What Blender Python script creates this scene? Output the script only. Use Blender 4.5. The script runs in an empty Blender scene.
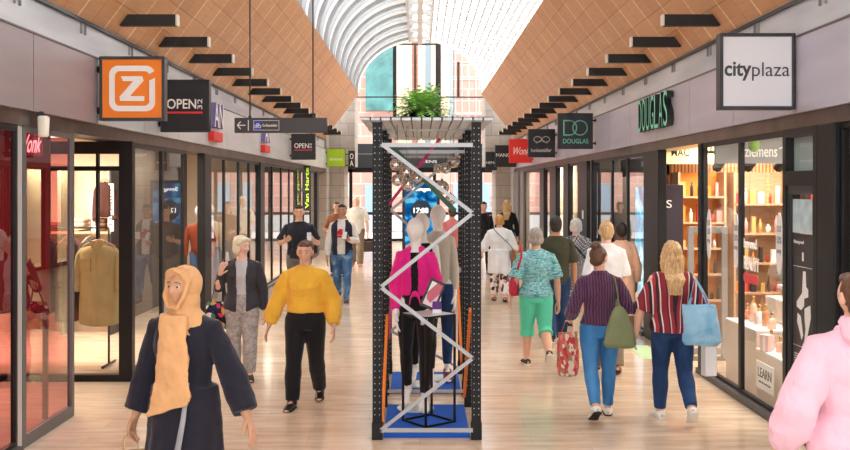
import bpy, bmesh, math, random
from mathutils import Vector, Matrix, noise as mnoise
random.seed(7)
SC = bpy.context.scene
COL = SC.collection
R = math.radians
PI = math.pi

# ------------------------------------------------------------------ materials
def s2l(c):
    c = c / 255.0
    return c / 12.92 if c <= 0.04045 else ((c + 0.055) / 1.055) ** 2.4
def rgb(r, g, b, a=1.0):
    return (s2l(r), s2l(g), s2l(b), a)

class NT:
    def __init__(self, name):
        self.m = bpy.data.materials.new(name)
        self.m.use_nodes = True
        self.t = self.m.node_tree
        self.t.nodes.clear()
        self.out = self.t.nodes.new('ShaderNodeOutputMaterial')
    def n(self, kind, **kw):
        nd = self.t.nodes.new('ShaderNode' + kind)
        for k, v in kw.items():
            if k.startswith('i_'):
                nd.inputs[k[2:].replace('_', ' ')].default_value = v
            else:
                setattr(nd, k, v)
        return nd
    def l(self, a, b):
        self.t.links.new(a, b)
    def coords(self, scale=(1, 1, 1), kind='Object', rot=(0, 0, 0)):
        tc = self.n('TexCoord')
        mp = self.n('Mapping')
        mp.inputs['Scale'].default_value = scale
        mp.inputs['Rotation'].default_value = rot
        self.l(tc.outputs[kind], mp.inputs['Vector'])
        return mp.outputs['Vector']
    def ramp(self, fac, stops, interp='LINEAR'):
        r = self.n('ValToRGB')
        r.color_ramp.interpolation = interp
        e = r.color_ramp.elements
        e[0].position, e[0].color = stops[0]
        e[1].position, e[1].color = stops[-1]
        for p, c in stops[1:-1]:
            x = e.new(p)
            x.color = c
        self.l(fac, r.inputs['Fac'])
        return r.outputs['Color']
    def principled(self, **kw):
        b = self.n('BsdfPrincipled')
        for k, v in kw.items():
            b.inputs[k.replace('_', ' ')].default_value = v
        self.l(b.outputs[0], self.out.inputs['Surface'])
        return b

_MC = {}
def mat(name, col, rough=0.6, metal=0.0, spec=0.5, var=0.0, vscale=6.0, bump=0.0, bscale=40.0, emit=0.0, coat=0.0, stretch=(1, 1, 1), sheen=0.0):
    """plain procedural material: base colour with noise variation and noise bump"""
    if name in _MC:
        return _MC[name]
    t = NT(name)
    b = t.principled(Roughness=rough, Metallic=metal)
    b.inputs['Specular IOR Level'].default_value = spec
    b.inputs['Base Color'].default_value = col
    if coat:
        b.inputs['Coat Weight'].default_value = coat
        b.inputs['Coat Roughness'].default_value = 0.08
    if sheen:
        b.inputs['Sheen Weight'].default_value = sheen
    if var:
        v = t.coords(stretch)
        nz = t.n('TexNoise', i_Scale=vscale, i_Detail=4.0)
        t.l(v, nz.inputs['Vector'])
        lo = tuple(c * (1 - var) for c in col[:3]) + (1,)
        hi = tuple(min(1, c * (1 + var)) for c in col[:3]) + (1,)
        t.l(t.ramp(nz.outputs['Fac'], [(0.3, lo), (0.7, hi)]), b.inputs['Base Color'])
    if bump:
        v = t.coords(stretch)
        nz = t.n('TexNoise', i_Scale=bscale, i_Detail=3.0)
        t.l(v, nz.inputs['Vector'])
        bp = t.n('Bump', i_Strength=bump, i_Distance=0.01)
        t.l(nz.outputs['Fac'], bp.inputs['Height'])
        t.l(bp.outputs['Normal'], b.inputs['Normal'])
    if emit:
        b.inputs['Emission Color'].default_value = col
        b.inputs['Emission Strength'].default_value = emit
    _MC[name] = t.m
    return t.m

def glass_mat(name, tint=(1, 1, 1, 1), k=1.7, ior=1.5, rough=0.0):
    """thin architectural pane: mirror reflection by Fresnel, the rest passes straight"""
    if name in _MC:
        return _MC[name]
    t = NT(name)
    tr = t.n('BsdfTransparent', i_Color=tint)
    gl = t.n('BsdfGlossy', i_Roughness=rough)
    ge = t.n('NewGeometry')                       # Schlick reflectance, the same from both faces of the thin pane
    dt = t.n('VectorMath', operation='DOT_PRODUCT'); t.l(ge.outputs['Incoming'], dt.inputs[0]); t.l(ge.outputs['Normal'], dt.inputs[1])
    ab = t.n('Math', operation='ABSOLUTE'); t.l(dt.outputs['Value'], ab.inputs[0])
    om = t.n('Math', operation='SUBTRACT', use_clamp=True); om.inputs[0].default_value = 1.0; t.l(ab.outputs[0], om.inputs[1])
    pw = t.n('Math', operation='POWER'); pw.inputs[1].default_value = 5.0; t.l(om.outputs[0], pw.inputs[0])
    mu = t.n('Math', operation='MULTIPLY_ADD', use_clamp=True); mu.inputs[1].default_value = 0.92 * k * 0.75; mu.inputs[2].default_value = 0.04 * k; t.l(pw.outputs[0], mu.inputs[0])
    ms = t.n('MixShader')
    t.l(mu.outputs[0], ms.inputs[0]); t.l(tr.outputs[0], ms.inputs[1]); t.l(gl.outputs[0], ms.inputs[2])
    t.l(ms.outputs[0], t.out.inputs['Surface'])
    _MC[name] = t.m
    return t.m

# ------------------------------------------------------------------ mesh builder
class MB:
    def __init__(self):
        self.v = []; self.f = []; self.mi = []; self.sm = []
        self.mat = 0; self.smooth = False
    def _add(self, vs, fs, smooth=None):
        o = len(self.v)
        self.v.extend([tuple(p) for p in vs])
        for f in fs:
            self.f.append([i + o for i in f])
            self.mi.append(self.mat)
            self.sm.append(self.smooth if smooth is None else smooth)
        return self
    def box(self, x0, x1, y0, y1, z0, z1):
        vs = [(x0, y0, z0), (x1, y0, z0), (x1, y1, z0), (x0, y1, z0), (x0, y0, z1), (x1, y0, z1), (x1, y1, z1), (x0, y1, z1)]
        return self._add(vs, [(0, 3, 2, 1), (4, 5, 6, 7), (0, 1, 5, 4), (1, 2, 6, 5), (2, 3, 7, 6), (3, 0, 4, 7)])
    def bar(self, a, b, w, d, up=(0, 0, 1)):
        """rectangular bar from a to b; w across, d along 'up' side"""
        a = Vector(a); b = Vector(b); t = (b - a).normalized(); u = Vector(up)
        s = t.cross(u)
        if s.length < 1e-5:
            s = t.cross(Vector((0, 1, 0)))
        s.normalize(); u = s.cross(t).normalized()
        vs = []
        for p in (a, b):
            for i, j in ((-1, -1), (1, -1), (1, 1), (-1, 1)):
                vs.append(p + s * (i * w / 2) + u * (j * d / 2))
        return self._add(vs, [(3, 2, 1, 0), (4, 5, 6, 7), (0, 1, 5, 4), (1, 2, 6, 5), (2, 3, 7, 6), (3, 0, 4, 7)])
    def loft(self, secs, n=16, cap=True, smooth=True, power=2.0):
        """secs: (centre, ax, ay) vectors; closed ring per section"""
        vs = []; fs = []
        for c, ax, ay in secs:
            c = Vector(c); ax = Vector(ax); ay = Vector(ay)
            for k in range(n):
                a = 2 * PI * k / n
                ca, sa = math.cos(a), math.sin(a)
                if power != 2.0:
                    ca = math.copysign(abs(ca) ** (2 / power), ca); sa = math.copysign(abs(sa) ** (2 / power), sa)
                vs.append(c + ax * ca + ay * sa)
        for i in range(len(secs) - 1):
            for k in range(n):
                k2 = (k + 1) % n
                fs.append((i * n + k, i * n + k2, (i + 1) * n + k2, (i + 1) * n + k))
        if cap:
            fs.append(tuple(reversed(range(n))))
            fs.append(tuple((len(secs) - 1) * n + k for k in range(n)))
        return self._add(vs, fs, smooth)
    def tube(self, pts, r, n=8, smooth=True, round_ends=False, ref=None, cap=True):
        """r: number, list of numbers or list of (ra, rb)"""
        pts = [Vector(p) for p in pts]
        if not isinstance(r, (list, tuple)):
            r = [r] * len(pts)
        rr = [(q, q) if not isinstance(q, (tuple, list)) else q for q in r]
        if round_ends and len(pts) > 1:
            t0 = (pts[0] - pts[1]).normalized(); t1 = (pts[-1] - pts[-2]).normalized()
            e0 = [(pts[0] + t0 * (max(rr[0]) * h), (rr[0][0] * q, rr[0][1] * q)) for h, q in ((0.95, 0.3), (0.7, 0.72))]
            e1 = [(pts[-1] + t1 * (max(rr[-1]) * h), (rr[-1][0] * q, rr[-1][1] * q)) for h, q in ((0.7, 0.72), (0.95, 0.3))]
            pts = [p for p, _ in e0] + pts + [p for p, _ in e1]
            rr = [q for _, q in e0] + rr + [q for _, q in e1]
        secs = []
        ref = Vector(ref) if ref is not None else None
        prev = None
        for i, p in enumerate(pts):
            if i == 0: t = pts[1] - pts[0]
            elif i == len(pts) - 1: t = pts[-1] - pts[-2]
            else: t = (pts[i + 1] - pts[i]).normalized() + (pts[i] - pts[i - 1]).normalized()
            t.normalize()
            if ref is not None: a = ref - t * ref.dot(t)
            elif prev is None:
                q = Vector((0, 1, 0)) if abs(t.y) < 0.9 else Vector((1, 0, 0))
                a = q - t * q.dot(t)
            else: a = prev - t * prev.dot(t)
            if a.length < 1e-6: a = t.orthogonal()
            a.normalize(); prev = a
            b = t.cross(a)
            secs.append((p, a * rr[i][0], b * rr[i][1]))
        return self.loft(secs, n, cap, smooth)
    def ball(self, c, r, nu=16, nv=10, rot=None, fn=None):
        if not isinstance(r, (tuple, list)): r = (r, r, r)
        c = Vector(c); vs = []; fs = []
        def pt(x, y, z):
            p = Vector((x * r[0], y * r[1], z * r[2]))
            if fn: p = fn(p)
            if rot is not None: p = rot @ p
            return c + p
        vs.append(pt(0, 0, -1))
        for j in range(1, nv):
            ph = -PI / 2 + PI * j / nv
            for i in range(nu):
                a = 2 * PI * i / nu
                vs.append(pt(math.cos(ph) * math.cos(a), math.cos(ph) * math.sin(a), math.sin(ph)))
        vs.append(pt(0, 0, 1))
        for i in range(nu):
            fs.append((0, 1 + (i + 1) % nu, 1 + i))
            fs.append((len(vs) - 1, 1 + (nv - 2) * nu + i, 1 + (nv - 2) * nu + (i + 1) % nu))
        for j in range(nv - 2):
            for i in range(nu):
                i2 = (i + 1) % nu
                fs.append((1 + j * nu + i, 1 + j * nu + i2, 1 + (j + 1) * nu + i2, 1 + (j + 1) * nu + i))
        return self._add(vs, fs, True)
    def prism(self, poly, o, u, v, w):
        """polygon of (a,b) in plane o+a*u+b*v, extruded by vector w"""
        o = Vector(o); u = Vector(u); v = Vector(v); w = Vector(w); n = len(poly)
        vs = [o + u * a + v * b for a, b in poly] + [o + u * a + v * b + w for a, b in poly]
        fs = [tuple(reversed(range(n))), tuple(range(n, 2 * n))]
        for i in range(n):
            j = (i + 1) % n
            fs.append((i, j, n + j, n + i))
        return self._add(vs, fs, False)
    def ring2(self, outer, inner, o, u, v, w):
        """closed outline band between two same-length polygons, extruded by w"""
        n = len(outer)
        for i in range(n):
            j = (i + 1) % n
            self.prism([outer[i], outer[j], inner[j], inner[i]], o, u, v, w)
        return self
    def quad(self, *p):
        return self._add(p, [tuple(range(len(p)))], False)
    def lathe(self, prof, c=(0, 0, 0), n=16, smooth=True):
        return self.loft([((c[0], c[1], c[2] + z), (r, 0, 0), (0, r, 0)) for r, z in prof], n, True, smooth)
    def mesh(self, name, mats):
        me = bpy.data.meshes.new(name)
        me.from_pydata(self.v, [], self.f)
        for m in (mats if isinstance(mats, (list, tuple)) else [mats]):
            me.materials.append(m)
        me.polygons.foreach_set('material_index', self.mi)
        me.polygons.foreach_set('use_smooth', self.sm)
        bm = bmesh.new(); bm.from_mesh(me)
        bmesh.ops.recalc_face_normals(bm, faces=bm.faces)
        bm.to_mesh(me); bm.free()
        me.update()
        return me
    def build(self, name, mats, parent=None, bevel=0.0, seg=2):
        o = bpy.data.objects.new(name, self.mesh(name, mats))
        COL.objects.link(o)
        if parent is not None: o.parent = parent
        if bevel:
            b = o.modifiers.new('Bevel', 'BEVEL'); b.width = bevel; b.segments = seg; b.limit_method = 'ANGLE'; b.angle_limit = R(40)
        return o

def tag(o, label=None, cat=None, group=None, kind=None):
    if label: o['label'] = label
    if cat: o['category'] = cat
    if group: o['group'] = group
    if kind: o['kind'] = kind
    return o
def empty(name, loc=(0, 0, 0), rz=0.0, label=None, cat=None, group=None, kind=None):
    o = bpy.data.objects.new(name, None); COL.objects.link(o)
    o.location = loc; o.rotation_euler = (0, 0, rz); o.empty_display_size = 0.1
    return tag(o, label, cat, group, kind)
def copy_tree(o, parent=None):
    c = o.copy(); COL.objects.link(c)
    c.parent = parent
    for ch in [x for x in bpy.data.objects if x.parent == o]:
        copy_tree(ch, c)
    return c

_TXT = {}
def text_shape(s, bold=0.0, spacing=1.0):
    """flat 2-D outline mesh of a word, returned as (verts, faces) scaled to unit box"""
    key = (s, bold, spacing)
    if key in _TXT: return _TXT[key]
    cu = bpy.data.curves.new('t', 'FONT'); cu.body = s; cu.offset = bold; cu.space_character = spacing; cu.resolution_u = 4
    ob = bpy.data.objects.new('t', cu)
    me = bpy.data.meshes.new_from_object(ob)
    vs = [(v.co.x, v.co.y) for v in me.vertices]
    fs = [tuple(p.vertices) for p in me.polygons]
    x0 = min(p[0] for p in vs); x1 = max(p[0] for p in vs); y0 = min(p[1] for p in vs); y1 = max(p[1] for p in vs)
    vs = [((x - x0) / (x1 - x0), (y - y0) / (y1 - y0)) for x, y in vs]
    bpy.data.meshes.remove(me); bpy.data.objects.remove(ob); bpy.data.curves.remove(cu)
    _TXT[key] = (vs, fs)
    return _TXT[key]
def put_text(mb, s, o, u, v, w=None, bold=0.0, spacing=1.0, shear=0.0):
    """text fitted to the parallelogram o, o+u, o+v; w: extrusion vector (towards the back)"""
    vs, fs = text_shape(s, bold, spacing)
    o = Vector(o); u = Vector(u); v = Vector(v)
    front = [o + u * (a + shear * b) + v * b for a, b in vs]
    if w is None:
        mb._add(front, fs, False); return
    w = Vector(w); n = len(front)
    edges = {}
    for f in fs:
        for i in range(len(f)):
            e = (f[i], f[(i + 1) % len(f)])
            edges[e] = edges.get(e, 0) + 1
    side = [(a, b) for (a, b) in edges if (b, a) not in edges]
    m0 = mb.mat
    mb._add(front, fs, False)
    mb.mat = getattr(mb, 'sidemat', m0)
    mb._add(front + [p + w for p in front], [(b, a, a + n, b + n) for a, b in side] + [tuple(reversed([i + n for i in f])) for f in fs], False)
    mb.mat = m0

def rrect(x0, x1, z0, z1, r, n=6):
    out = []
    for cx, cz, a0 in ((x1 - r, z1 - r, 0), (x0 + r, z1 - r, 90), (x0 + r, z0 + r, 180), (x1 - r, z0 + r, 270)):
        for k in range(n + 1):
            a = R(a0 + 90 * k / n); out.append((cx + r * math.cos(a), cz + r * math.sin(a)))
    return out

# camera model: eye at (0,0,EYE) looking along +Y, vanishing point (420,187) of the 850 x 450 picture
EYE = 2.05; FPX = 950.0; VX = 420.0; VY = 187.0
def ax(px, Y): return (px - VX) / FPX * Y
def az(py, Y): return EYE - (py - VY) / FPX * Y
# ------------------------------------------------------------------ shared materials
M_black = mat('black frame metal', rgb(17, 17, 19), 0.42, 0.0, 0.35, var=0.15, vscale=3)
M_dark = mat('dark grey metal', rgb(58, 60, 64), 0.4, 0.3)
M_alu = mat('grey aluminium', rgb(150, 148, 146), 0.35, 0.7)
M_white = mat('white paint', rgb(238, 238, 236), 0.5)
M_signblack = mat('sign black', rgb(24, 25, 30), 0.35)
M_glass = glass_mat('shop glass', (0.97, 0.98, 0.97, 1), 1.75)
M_glass_clear = glass_mat('clear glass', (0.99, 0.99, 0.99, 1), 0.9)
M_glass_red = glass_mat('red tinted glass', rgb(206, 140, 144), 2.1)
M_vaultglass = glass_mat('vault glass', (1, 1, 1, 1), 0.5)

def fascia_mat(name, a, b):
    t = NT(name)
    p = t.principled(Roughness=0.45, Metallic=0.12)
    v = t.coords((1, 0.35, 2.5))
    nz = t.n('TexNoise', i_Scale=1.6, i_Detail=2.0); t.l(v, nz.inputs['Vector'])
    t.l(t.ramp(nz.outputs['Fac'], [(0.3, a), (0.7, b)]), p.inputs['Base Color'])
    p.inputs['Specular IOR Level'].default_value = 0.7
    v2 = t.coords((4, 4, 300)); n2 = t.n('TexNoise', i_Scale=3.0, i_Detail=2.0); t.l(v2, n2.inputs['Vector'])
    mr = t.n('MapRange'); mr.inputs['To Min'].default_value = 0.3; mr.inputs['To Max'].default_value = 0.46
    t.l(n2.outputs['Fac'], mr.inputs['Value']); t.l(mr.outputs[0], p.inputs['Roughness'])
    return t.m
M_fasL1 = fascia_mat('mauve grey brushed panel', rgb(142, 130, 134), rgb(160, 148, 150))
M_fasL2 = fascia_mat('pale grey brushed panel', rgb(192, 194, 196), rgb(210, 211, 212))
M_fasR = fascia_mat('lilac grey brushed panel', rgb(174, 170, 182), rgb(192, 188, 200))
M_cler = fascia_mat('silver clerestory sheet', rgb(168, 172, 178), rgb(208, 210, 212))

def floor_mat():
    t = NT('polished travertine floor')
    p = t.principled(Roughness=0.2)
    p.inputs['Specular IOR Level'].default_value = 0.55
    v = t.coords((1, 1, 1))
    br = t.n('TexBrick', offset=0.5, offset_frequency=2, squash=1.0)
    for k, val in (('Scale', 1.0), ('Mortar Size', 0.004), ('Mortar Smooth', 0.3), ('Bias', 0.0), ('Brick Width', 0.9), ('Row Height', 0.3)):
        br.inputs[k].default_value = val
    br.inputs['Color1'].default_value = rgb(232, 211, 189); br.inputs['Color2'].default_value = rgb(222, 198, 173); br.inputs['Mortar'].default_value = rgb(214, 191, 168)
    t.l(v, br.inputs['Vector'])
    v2 = t.coords((0.9, 5.0, 1)); nz = t.n('TexNoise', i_Scale=2.2, i_Detail=5.0); t.l(v2, nz.inputs['Vector'])
    mx = t.n('MixRGB', blend_type='MULTIPLY'); mx.inputs['Fac'].default_value = 0.75
    t.l(br.outputs['Color'], mx.inputs['Color1'])
    t.l(t.ramp(nz.outputs['Fac'], [(0.3, rgb(222, 208, 194)), (0.65, rgb(255, 255, 253))]), mx.inputs['Color2'])
    t.l(mx.outputs[0], p.inputs['Base Color'])
    mr = t.n('MapRange'); mr.inputs['To Min'].default_value = 0.10; mr.inputs['To Max'].default_value = 0.22
    t.l(nz.outputs['Fac'], mr.inputs['Value']); t.l(mr.outputs[0], p.inputs['Roughness'])
    return t.m
M_floor = floor_mat()

def wood_mat():
    """veneer panels: u runs along the mall (object Y), v up the slope (object X)"""
    t = NT('maple veneer ceiling panel')
    p = t.principled(Roughness=0.42)
    v = t.coords((1, 1, 1), rot=(0, 0, R(90)))
    br = t.n('TexBrick', offset=0.0, offset_frequency=2, squash=1.0)
    for k, val in (('Scale', 1.0), ('Mortar Size', 0.017), ('Mortar Smooth', 0.1), ('Bias', 0.0), ('Brick Width', 0.72), ('Row Height', 8.0)):
        br.inputs[k].default_value = val
    br.inputs['Color1'].default_value = rgb(220, 170, 124); br.inputs['Color2'].default_value = rgb(210, 158, 112); br.inputs['Mortar'].default_value = rgb(252, 228, 192)
    t.l(v, br.inputs['Vector'])
    b2 = t.n('TexBrick', offset=0.5, offset_frequency=2, squash=1.0)
    for k, val in (('Scale', 1.0), ('Mortar Size', 0.006), ('Mortar Smooth', 0.1), ('Bias', 0.0), ('Brick Width', 0.72), ('Row Height', 0.31)):
        b2.inputs[k].default_value = val
    b2.inputs['Color1'].default_value = (1, 1, 1, 1); b2.inputs['Color2'].default_value = rgb(240, 232, 226); b2.inputs['Mortar'].default_value = rgb(196, 172, 156)
    t.l(v, b2.inputs['Vector'])
    v3 = t.coords((14, 0.8, 1)); nz = t.n('TexNoise', i_Scale=3.0, i_Detail=5.0); t.l(v3, nz.inputs['Vector'])
    m1 = t.n('MixRGB', blend_type='MULTIPLY'); m1.inputs['Fac'].default_value = 0.85
    t.l(br.outputs['Color'], m1.inputs['Color1']); t.l(b2.outputs['Color'], m1.inputs['Color2'])
    m2 = t.n('MixRGB', blend_type='MULTIPLY'); m2.inputs['Fac'].default_value = 0.5
    t.l(m1.outputs[0], m2.inputs['Color1'])
    t.l(t.ramp(nz.outputs['Fac'], [(0.3, rgb(226, 208, 192)), (0.7, (1, 1, 1, 1))]), m2.inputs['Color2'])
    t.l(m2.outputs[0], p.inputs['Base Color'])
    return t.m
M_wood = wood_mat()

def brick_mat(name, c1, c2, mort, bw, rh, ms=0.01, plane='XZ', rough=0.8):
    t = NT(name)
    p = t.principled(Roughness=rough)
    tc = t.n('TexCoord'); sp = t.n('SeparateXYZ'); cb = t.n('CombineXYZ')
    t.l(tc.outputs['Object'], sp.inputs[0])
    t.l(sp.outputs[plane[0]], cb.inputs[0]); t.l(sp.outputs[plane[1]], cb.inputs[1])
    br = t.n('TexBrick', offset=0.5, offset_frequency=2)
    for k, val in (('Scale', 1.0), ('Mortar Size', ms), ('Mortar Smooth', 0.1), ('Bias', 0.0), ('Brick Width', bw), ('Row Height', rh)):
        br.inputs[k].default_value = val
    br.inputs['Color1'].default_value = c1; br.inputs['Color2'].default_value = c2; br.inputs['Mortar'].default_value = mort
    t.l(cb.outputs[0], br.inputs['Vector'])
    nz = t.n('TexNoise', i_Scale=5.0, i_Detail=4.0); t.l(tc.outputs['Object'], nz.inputs['Vector'])
    m2 = t.n('MixRGB', blend_type='MULTIPLY'); m2.inputs['Fac'].default_value = 0.4
    t.l(br.outputs['Color'], m2.inputs['Color1']); t.l(t.ramp(nz.outputs['Fac'], [(0.3, rgb(225, 220, 215)), (0.7, (1, 1, 1, 1))]), m2.inputs['Color2'])
    t.l(m2.outputs[0], p.inputs['Base Color'])
    return t.m
M_stone = brick_mat('grey stone cladding', rgb(178, 168, 158), rgb(166, 156, 147), rgb(120, 112, 106), 0.6, 0.42, 0.008)
M_stoneY = brick_mat('grey stone cladding side', rgb(178, 168, 158), rgb(166, 156, 147), rgb(120, 112, 106), 0.6, 0.42, 0.008, 'YZ')
M_pinkbrick = brick_mat('pink brick', rgb(196, 146, 132), rgb(188, 136, 122), rgb(200, 172, 162), 1.1, 0.55, 0.03)

# ------------------------------------------------------------------ floor
YE = 31.0
tag(MB().box(-9, 9, -8.0, 36.3, -0.2, 0.0).build('floor', M_floor), kind='structure')
tag(MB().box(-14, 14, 36.3, 60, -0.2, -0.02).build('ground', mat('outdoor paving', rgb(214, 206, 200), 0.8, var=0.08)), kind='structure')

# ------------------------------------------------------------------ sloping wooden soffits + vault
ceil = empty('ceiling', (0, 0, 0), kind='structure')
XL, ZL, XU, ZU = 3.12, 3.60, 2.0, 5.08
for s in (-1, 1):
    L = math.hypot(XL - XU, ZU - ZL)
    mb = MB().box(0, L, -8.0, YE, 0, 0.12)
    o = mb.build('wood_soffit', M_wood, ceil)
    # local X runs up the slope, local Y along the mall, local Z outward
    ex = Vector((-s * (XL - XU), 0, ZU - ZL)).normalized(); ey = Vector((0, 1, 0)); ez = ex.cross(ey)
    if ez.z < 0: ez = -ez
    m = Matrix(((ex.x, ey.x, ez.x, s * XL), (ex.y, ey.y, ez.y, 0), (ex.z, ey.z, ez.z, ZL), (0, 0, 0, 1)))
    if m.to_3x3().determinant() < 0:
        o.data.transform(Matrix.Scale(-1, 4, (0, 0, 1))); o.data.flip_normals()
        ez = -ez
        m = Matrix(((ex.x, ey.x, ez.x, s * XL), (ex.y, ey.y, ez.y, 0), (ex.z, ey.z, ez.z, ZL), (0, 0, 0, 1)))
    o.matrix_local = m
AX, AZ = 2.0, 1.72
def arc(th, k=0.0):
    return Vector(((AX + k) * math.cos(th), 0, ZU + (AZ + k) * math.sin(th)))
M_rib = mat('white steel rib', rgb(244, 244, 242), 0.45)
M_translucent = None
t = NT('white vault glazing')
tr = t.n('BsdfTransparent', i_Color=(1, 1, 1, 1)); tl = t.n('BsdfTranslucent', i_Color=(0.95, 0.96, 0.97, 1)); df = t.n('BsdfDiffuse', i_Color=(0.95, 0.95, 0.95, 1))
a1 = t.n('AddShader'); m1 = t.n('MixShader'); m1.inputs[0].default_value = 0.5
m0 = t.n('MixShader'); m0.inputs[0].default_value = 0.3
t.l(tl.outputs[0], m0.inputs[1]); t.l(df.outputs[0], m0.inputs[2])
t.l(m0.outputs[0], m1.inputs[1]); t.l(tr.outputs[0], m1.inputs[2]); t.t.nodes.remove(a1)
t.l(m1.outputs[0], t.out.inputs['Surface'])
M_glaze = t.m
def arc_strip(mb, t0, t1, y0, y1, k0, k1, n=18):
    """solid strip following the vault between angles t0..t1"""
    vs = []; fs = []
    for i in range(n + 1):
        th = t0 + (t1 - t0) * i / n
        for k, y in ((k0, y0), (k0, y1), (k1, y1), (k1, y0)):
            p = arc(th, k); p.y = y; vs.append(p)
    for i in range(n):
        for j in range(4):
            j2 = (j + 1) % 4
            fs.append((i * 4 + j, i * 4 + j2, i * 4 + 4 + j2, i * 4 + 4 + j))
    fs.append((0, 1, 2, 3)); fs.append(tuple(n * 4 + q for q in (3, 2, 1, 0)))
    mb._add(vs, fs, False)
# glazing skin
mb = MB(); arc_strip(mb, 0, PI, -8.0, YE, 0.24, 0.255, 40); mb.build('vault_glazing', M_glaze, ceil)
# broad arched ribs over the half above the left shops, opal sheets between their flanges
t = NT('opal vault sheet'); tl = t.n('BsdfTranslucent', i_Color=(0.80, 0.81, 0.82, 1)); df = t.n('BsdfDiffuse', i_Color=(0.95, 0.95, 0.95, 1)); ms = t.n('MixShader'); ms.inputs[0].default_value = 0.62
t.l(tl.outputs[0], ms.inputs[1]); t.l(df.outputs[0], ms.inputs[2]); t.l(ms.outputs[0], t.out.inputs['Surface']); M_opal = t.m
mb = MB(); mb2 = MB()
y = -7.9
while y < YE - 0.3:
    e = min(y + 1.0, YE)
    arc_strip(mb2, R(97), PI, y, e, 0.08, 0.10, 26)
    arc_strip(mb, R(96), PI, y, y + 0.05, 0.0, 0.2, 26)
    if e - y > 0.9: arc_strip(mb, R(96), PI, y + 0.95, y + 1.0, 0.0, 0.2, 26)
    y += 1.44
mb.build('arched_rib', mat('light grey flange', rgb(176, 178, 180), 0.5), ceil); mb2.build('opal_sheet', M_opal, ceil)
# fine bars over the other half
mb = MB()
y = -7.9
while y < YE - 0.1:
    arc_strip(mb, 0, R(84), y, y + 0.06, 0.16, 0.19, 16)
    y += 0.48
for i in range(15):
    th = R(4 + 78 * i / 14)
    p = arc(th, 0.14); mb.bar((p.x, -8.0, p.z), (p.x, YE, p.z), 0.045, 0.03)
mb.build('glazing_bar', mat('pale grey bar', rgb(222, 222, 222), 0.5), ceil)
# ridge beam with cross connectors
mb = MB()
zt = ZU + AZ
mb.box(-0.07, 0.07, -8.0, YE, zt - 0.10, zt + 0.12)
y = -7.45
while y < YE - 0.3:
    mb.box(-0.30, 0.30, y, y + 0.09, zt - 0.08, zt + 0.05)
    for sx in (-0.24, 0.24): mb.box(sx - 0.06, sx + 0.06, y - 0.06, y + 0.15, zt - 0.12, zt + 0.02)
    y += 1.44
for sx in (-0.34, 0.34): mb.box(sx - 0.03, sx + 0.03, -8.0, YE, zt - 0.05, zt + 0.10)
mb.build('ridge_beam', mat('pale grey steel', rgb(214, 212, 208), 0.45, 0.1), ceil)
# closing wall over the soffits so the shop roofs are not open
for s in (-1, 1):
    MB().box(min(s * 3.12, s * 9), max(s * 3.12, s * 9), -8, 33, 3.62, 3.72).build('shop_roof', M_white, ceil)

# ------------------------------------------------------------------ fascias and clerestory
def fascia(name, s, segs):
    root = empty(name, (0, 0, 0), kind='structure')
    for y0, y1, m in segs:
        mb = MB(); y = y0
        while y < y1 - 0.01:
            e = min(y + 1.5, y1)
            mb.box(min(s * 3.05, s * 3.11), max(s * 3.05, s * 3.11), y + 0.006, e - 0.006, 2.65, 3.26); y = e
        mb.build('panel', m, root)
    mb = MB().box(min(s * 3.07, s * 3.4), max(s * 3.07, s * 3.4), segs[0][0], segs[-1][1], 2.655, 3.25)
    mb.build('backing', M_dark, root)
    mb = MB().box(min(s * 3.09, s * 3.4), max(s * 3.09, s * 3.4), segs[0][0], segs[-1][1], 2.53, 2.652)
    mb.build('soffit_strip', mat('bronze soffit', rgb(96, 84, 78), 0.3, 0.6, var=0.3, vscale=4), root)
    mb = MB().box(min(s * 3.04, s * 3.12), max(s * 3.04, s * 3.12), segs[0][0], segs[-1][1], 3.26, 3.275)
    mb.build('cap_strip', mat('dark joint', rgb(92, 84, 84), 0.4), root)
    # clerestory sheet with clips
    mb = MB().box(min(s * 3.12, s * 3.18), max(s * 3.12, s * 3.18), segs[0][0], segs[-1][1], 3.275, 3.62)
    mb.build('clerestory', M_cler, root)
    mb = MB(); y = 4.46
    while y < 30:
        for d in (-0.05, 0.05): mb.box(min(s * 3.10, s * 3.12), max(s * 3.10, s * 3.12), y + d - 0.008, y + d + 0.008, 3.46, 3.56)
        y += 1.44
    mb.build('clip', M_alu, root)
    MB().box(min(s * 3.09, s * 3.16), max(s * 3.09, s * 3.16), segs[0][0], segs[-1][1], 3.565, 3.598).build('shadow_gap', M_dark, root)
    return root
fascia('trim_1', -1, [(-7.5, 9.0, M_fasL1), (9.0, 31.0, M_fasL2)])
fascia('trim_2', 1, [(-7.24, 31.0, M_fasR)])

# black fins under the wood
ORD = ['nearest', 'second', 'third', 'fourth', 'fifth', 'sixth', 'seventh', 'eighth', 'ninth', 'tenth', 'eleventh', 'twelfth', 'thirteenth', 'fourteenth', 'fifteenth', 'sixteenth']
M_fin = mat('matt black fin', rgb(26, 26, 28), 0.6)
M_cap = mat('pale end cap', rgb(226, 216, 200), 0.5)
fins = {}
for s, side in ((-1, 'left'), (1, 'right')):
    for i in range(15):
        Y = 9.68 + 1.44 * i
        if s < 0 and i == 0 and False: pass
        o = empty('ceiling_fin', (s * 2.48, Y, 3.69), 0 if s > 0 else PI,
                  '%s black fin from the camera under the %s-hand wooden slope' % (ORD[i], side), 'ceiling fin', 'black fins under the %s wooden slope' % side)
        if not fins:
            a = MB().box(0.0, 0.60, -0.045, 0.045, 0, 0.112).mesh('blade', M_fin)
            b = MB().box(-0.02, 0.0, -0.045, 0.045, 0, 0.112).mesh('end_cap', M_cap)
            fins['a'], fins['b'] = a, b
        for nm, k in (('blade', 'a'), ('end_cap', 'b')):
            c = bpy.data.objects.new(nm, fins[k]); COL.objects.link(c); c.parent = o

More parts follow.
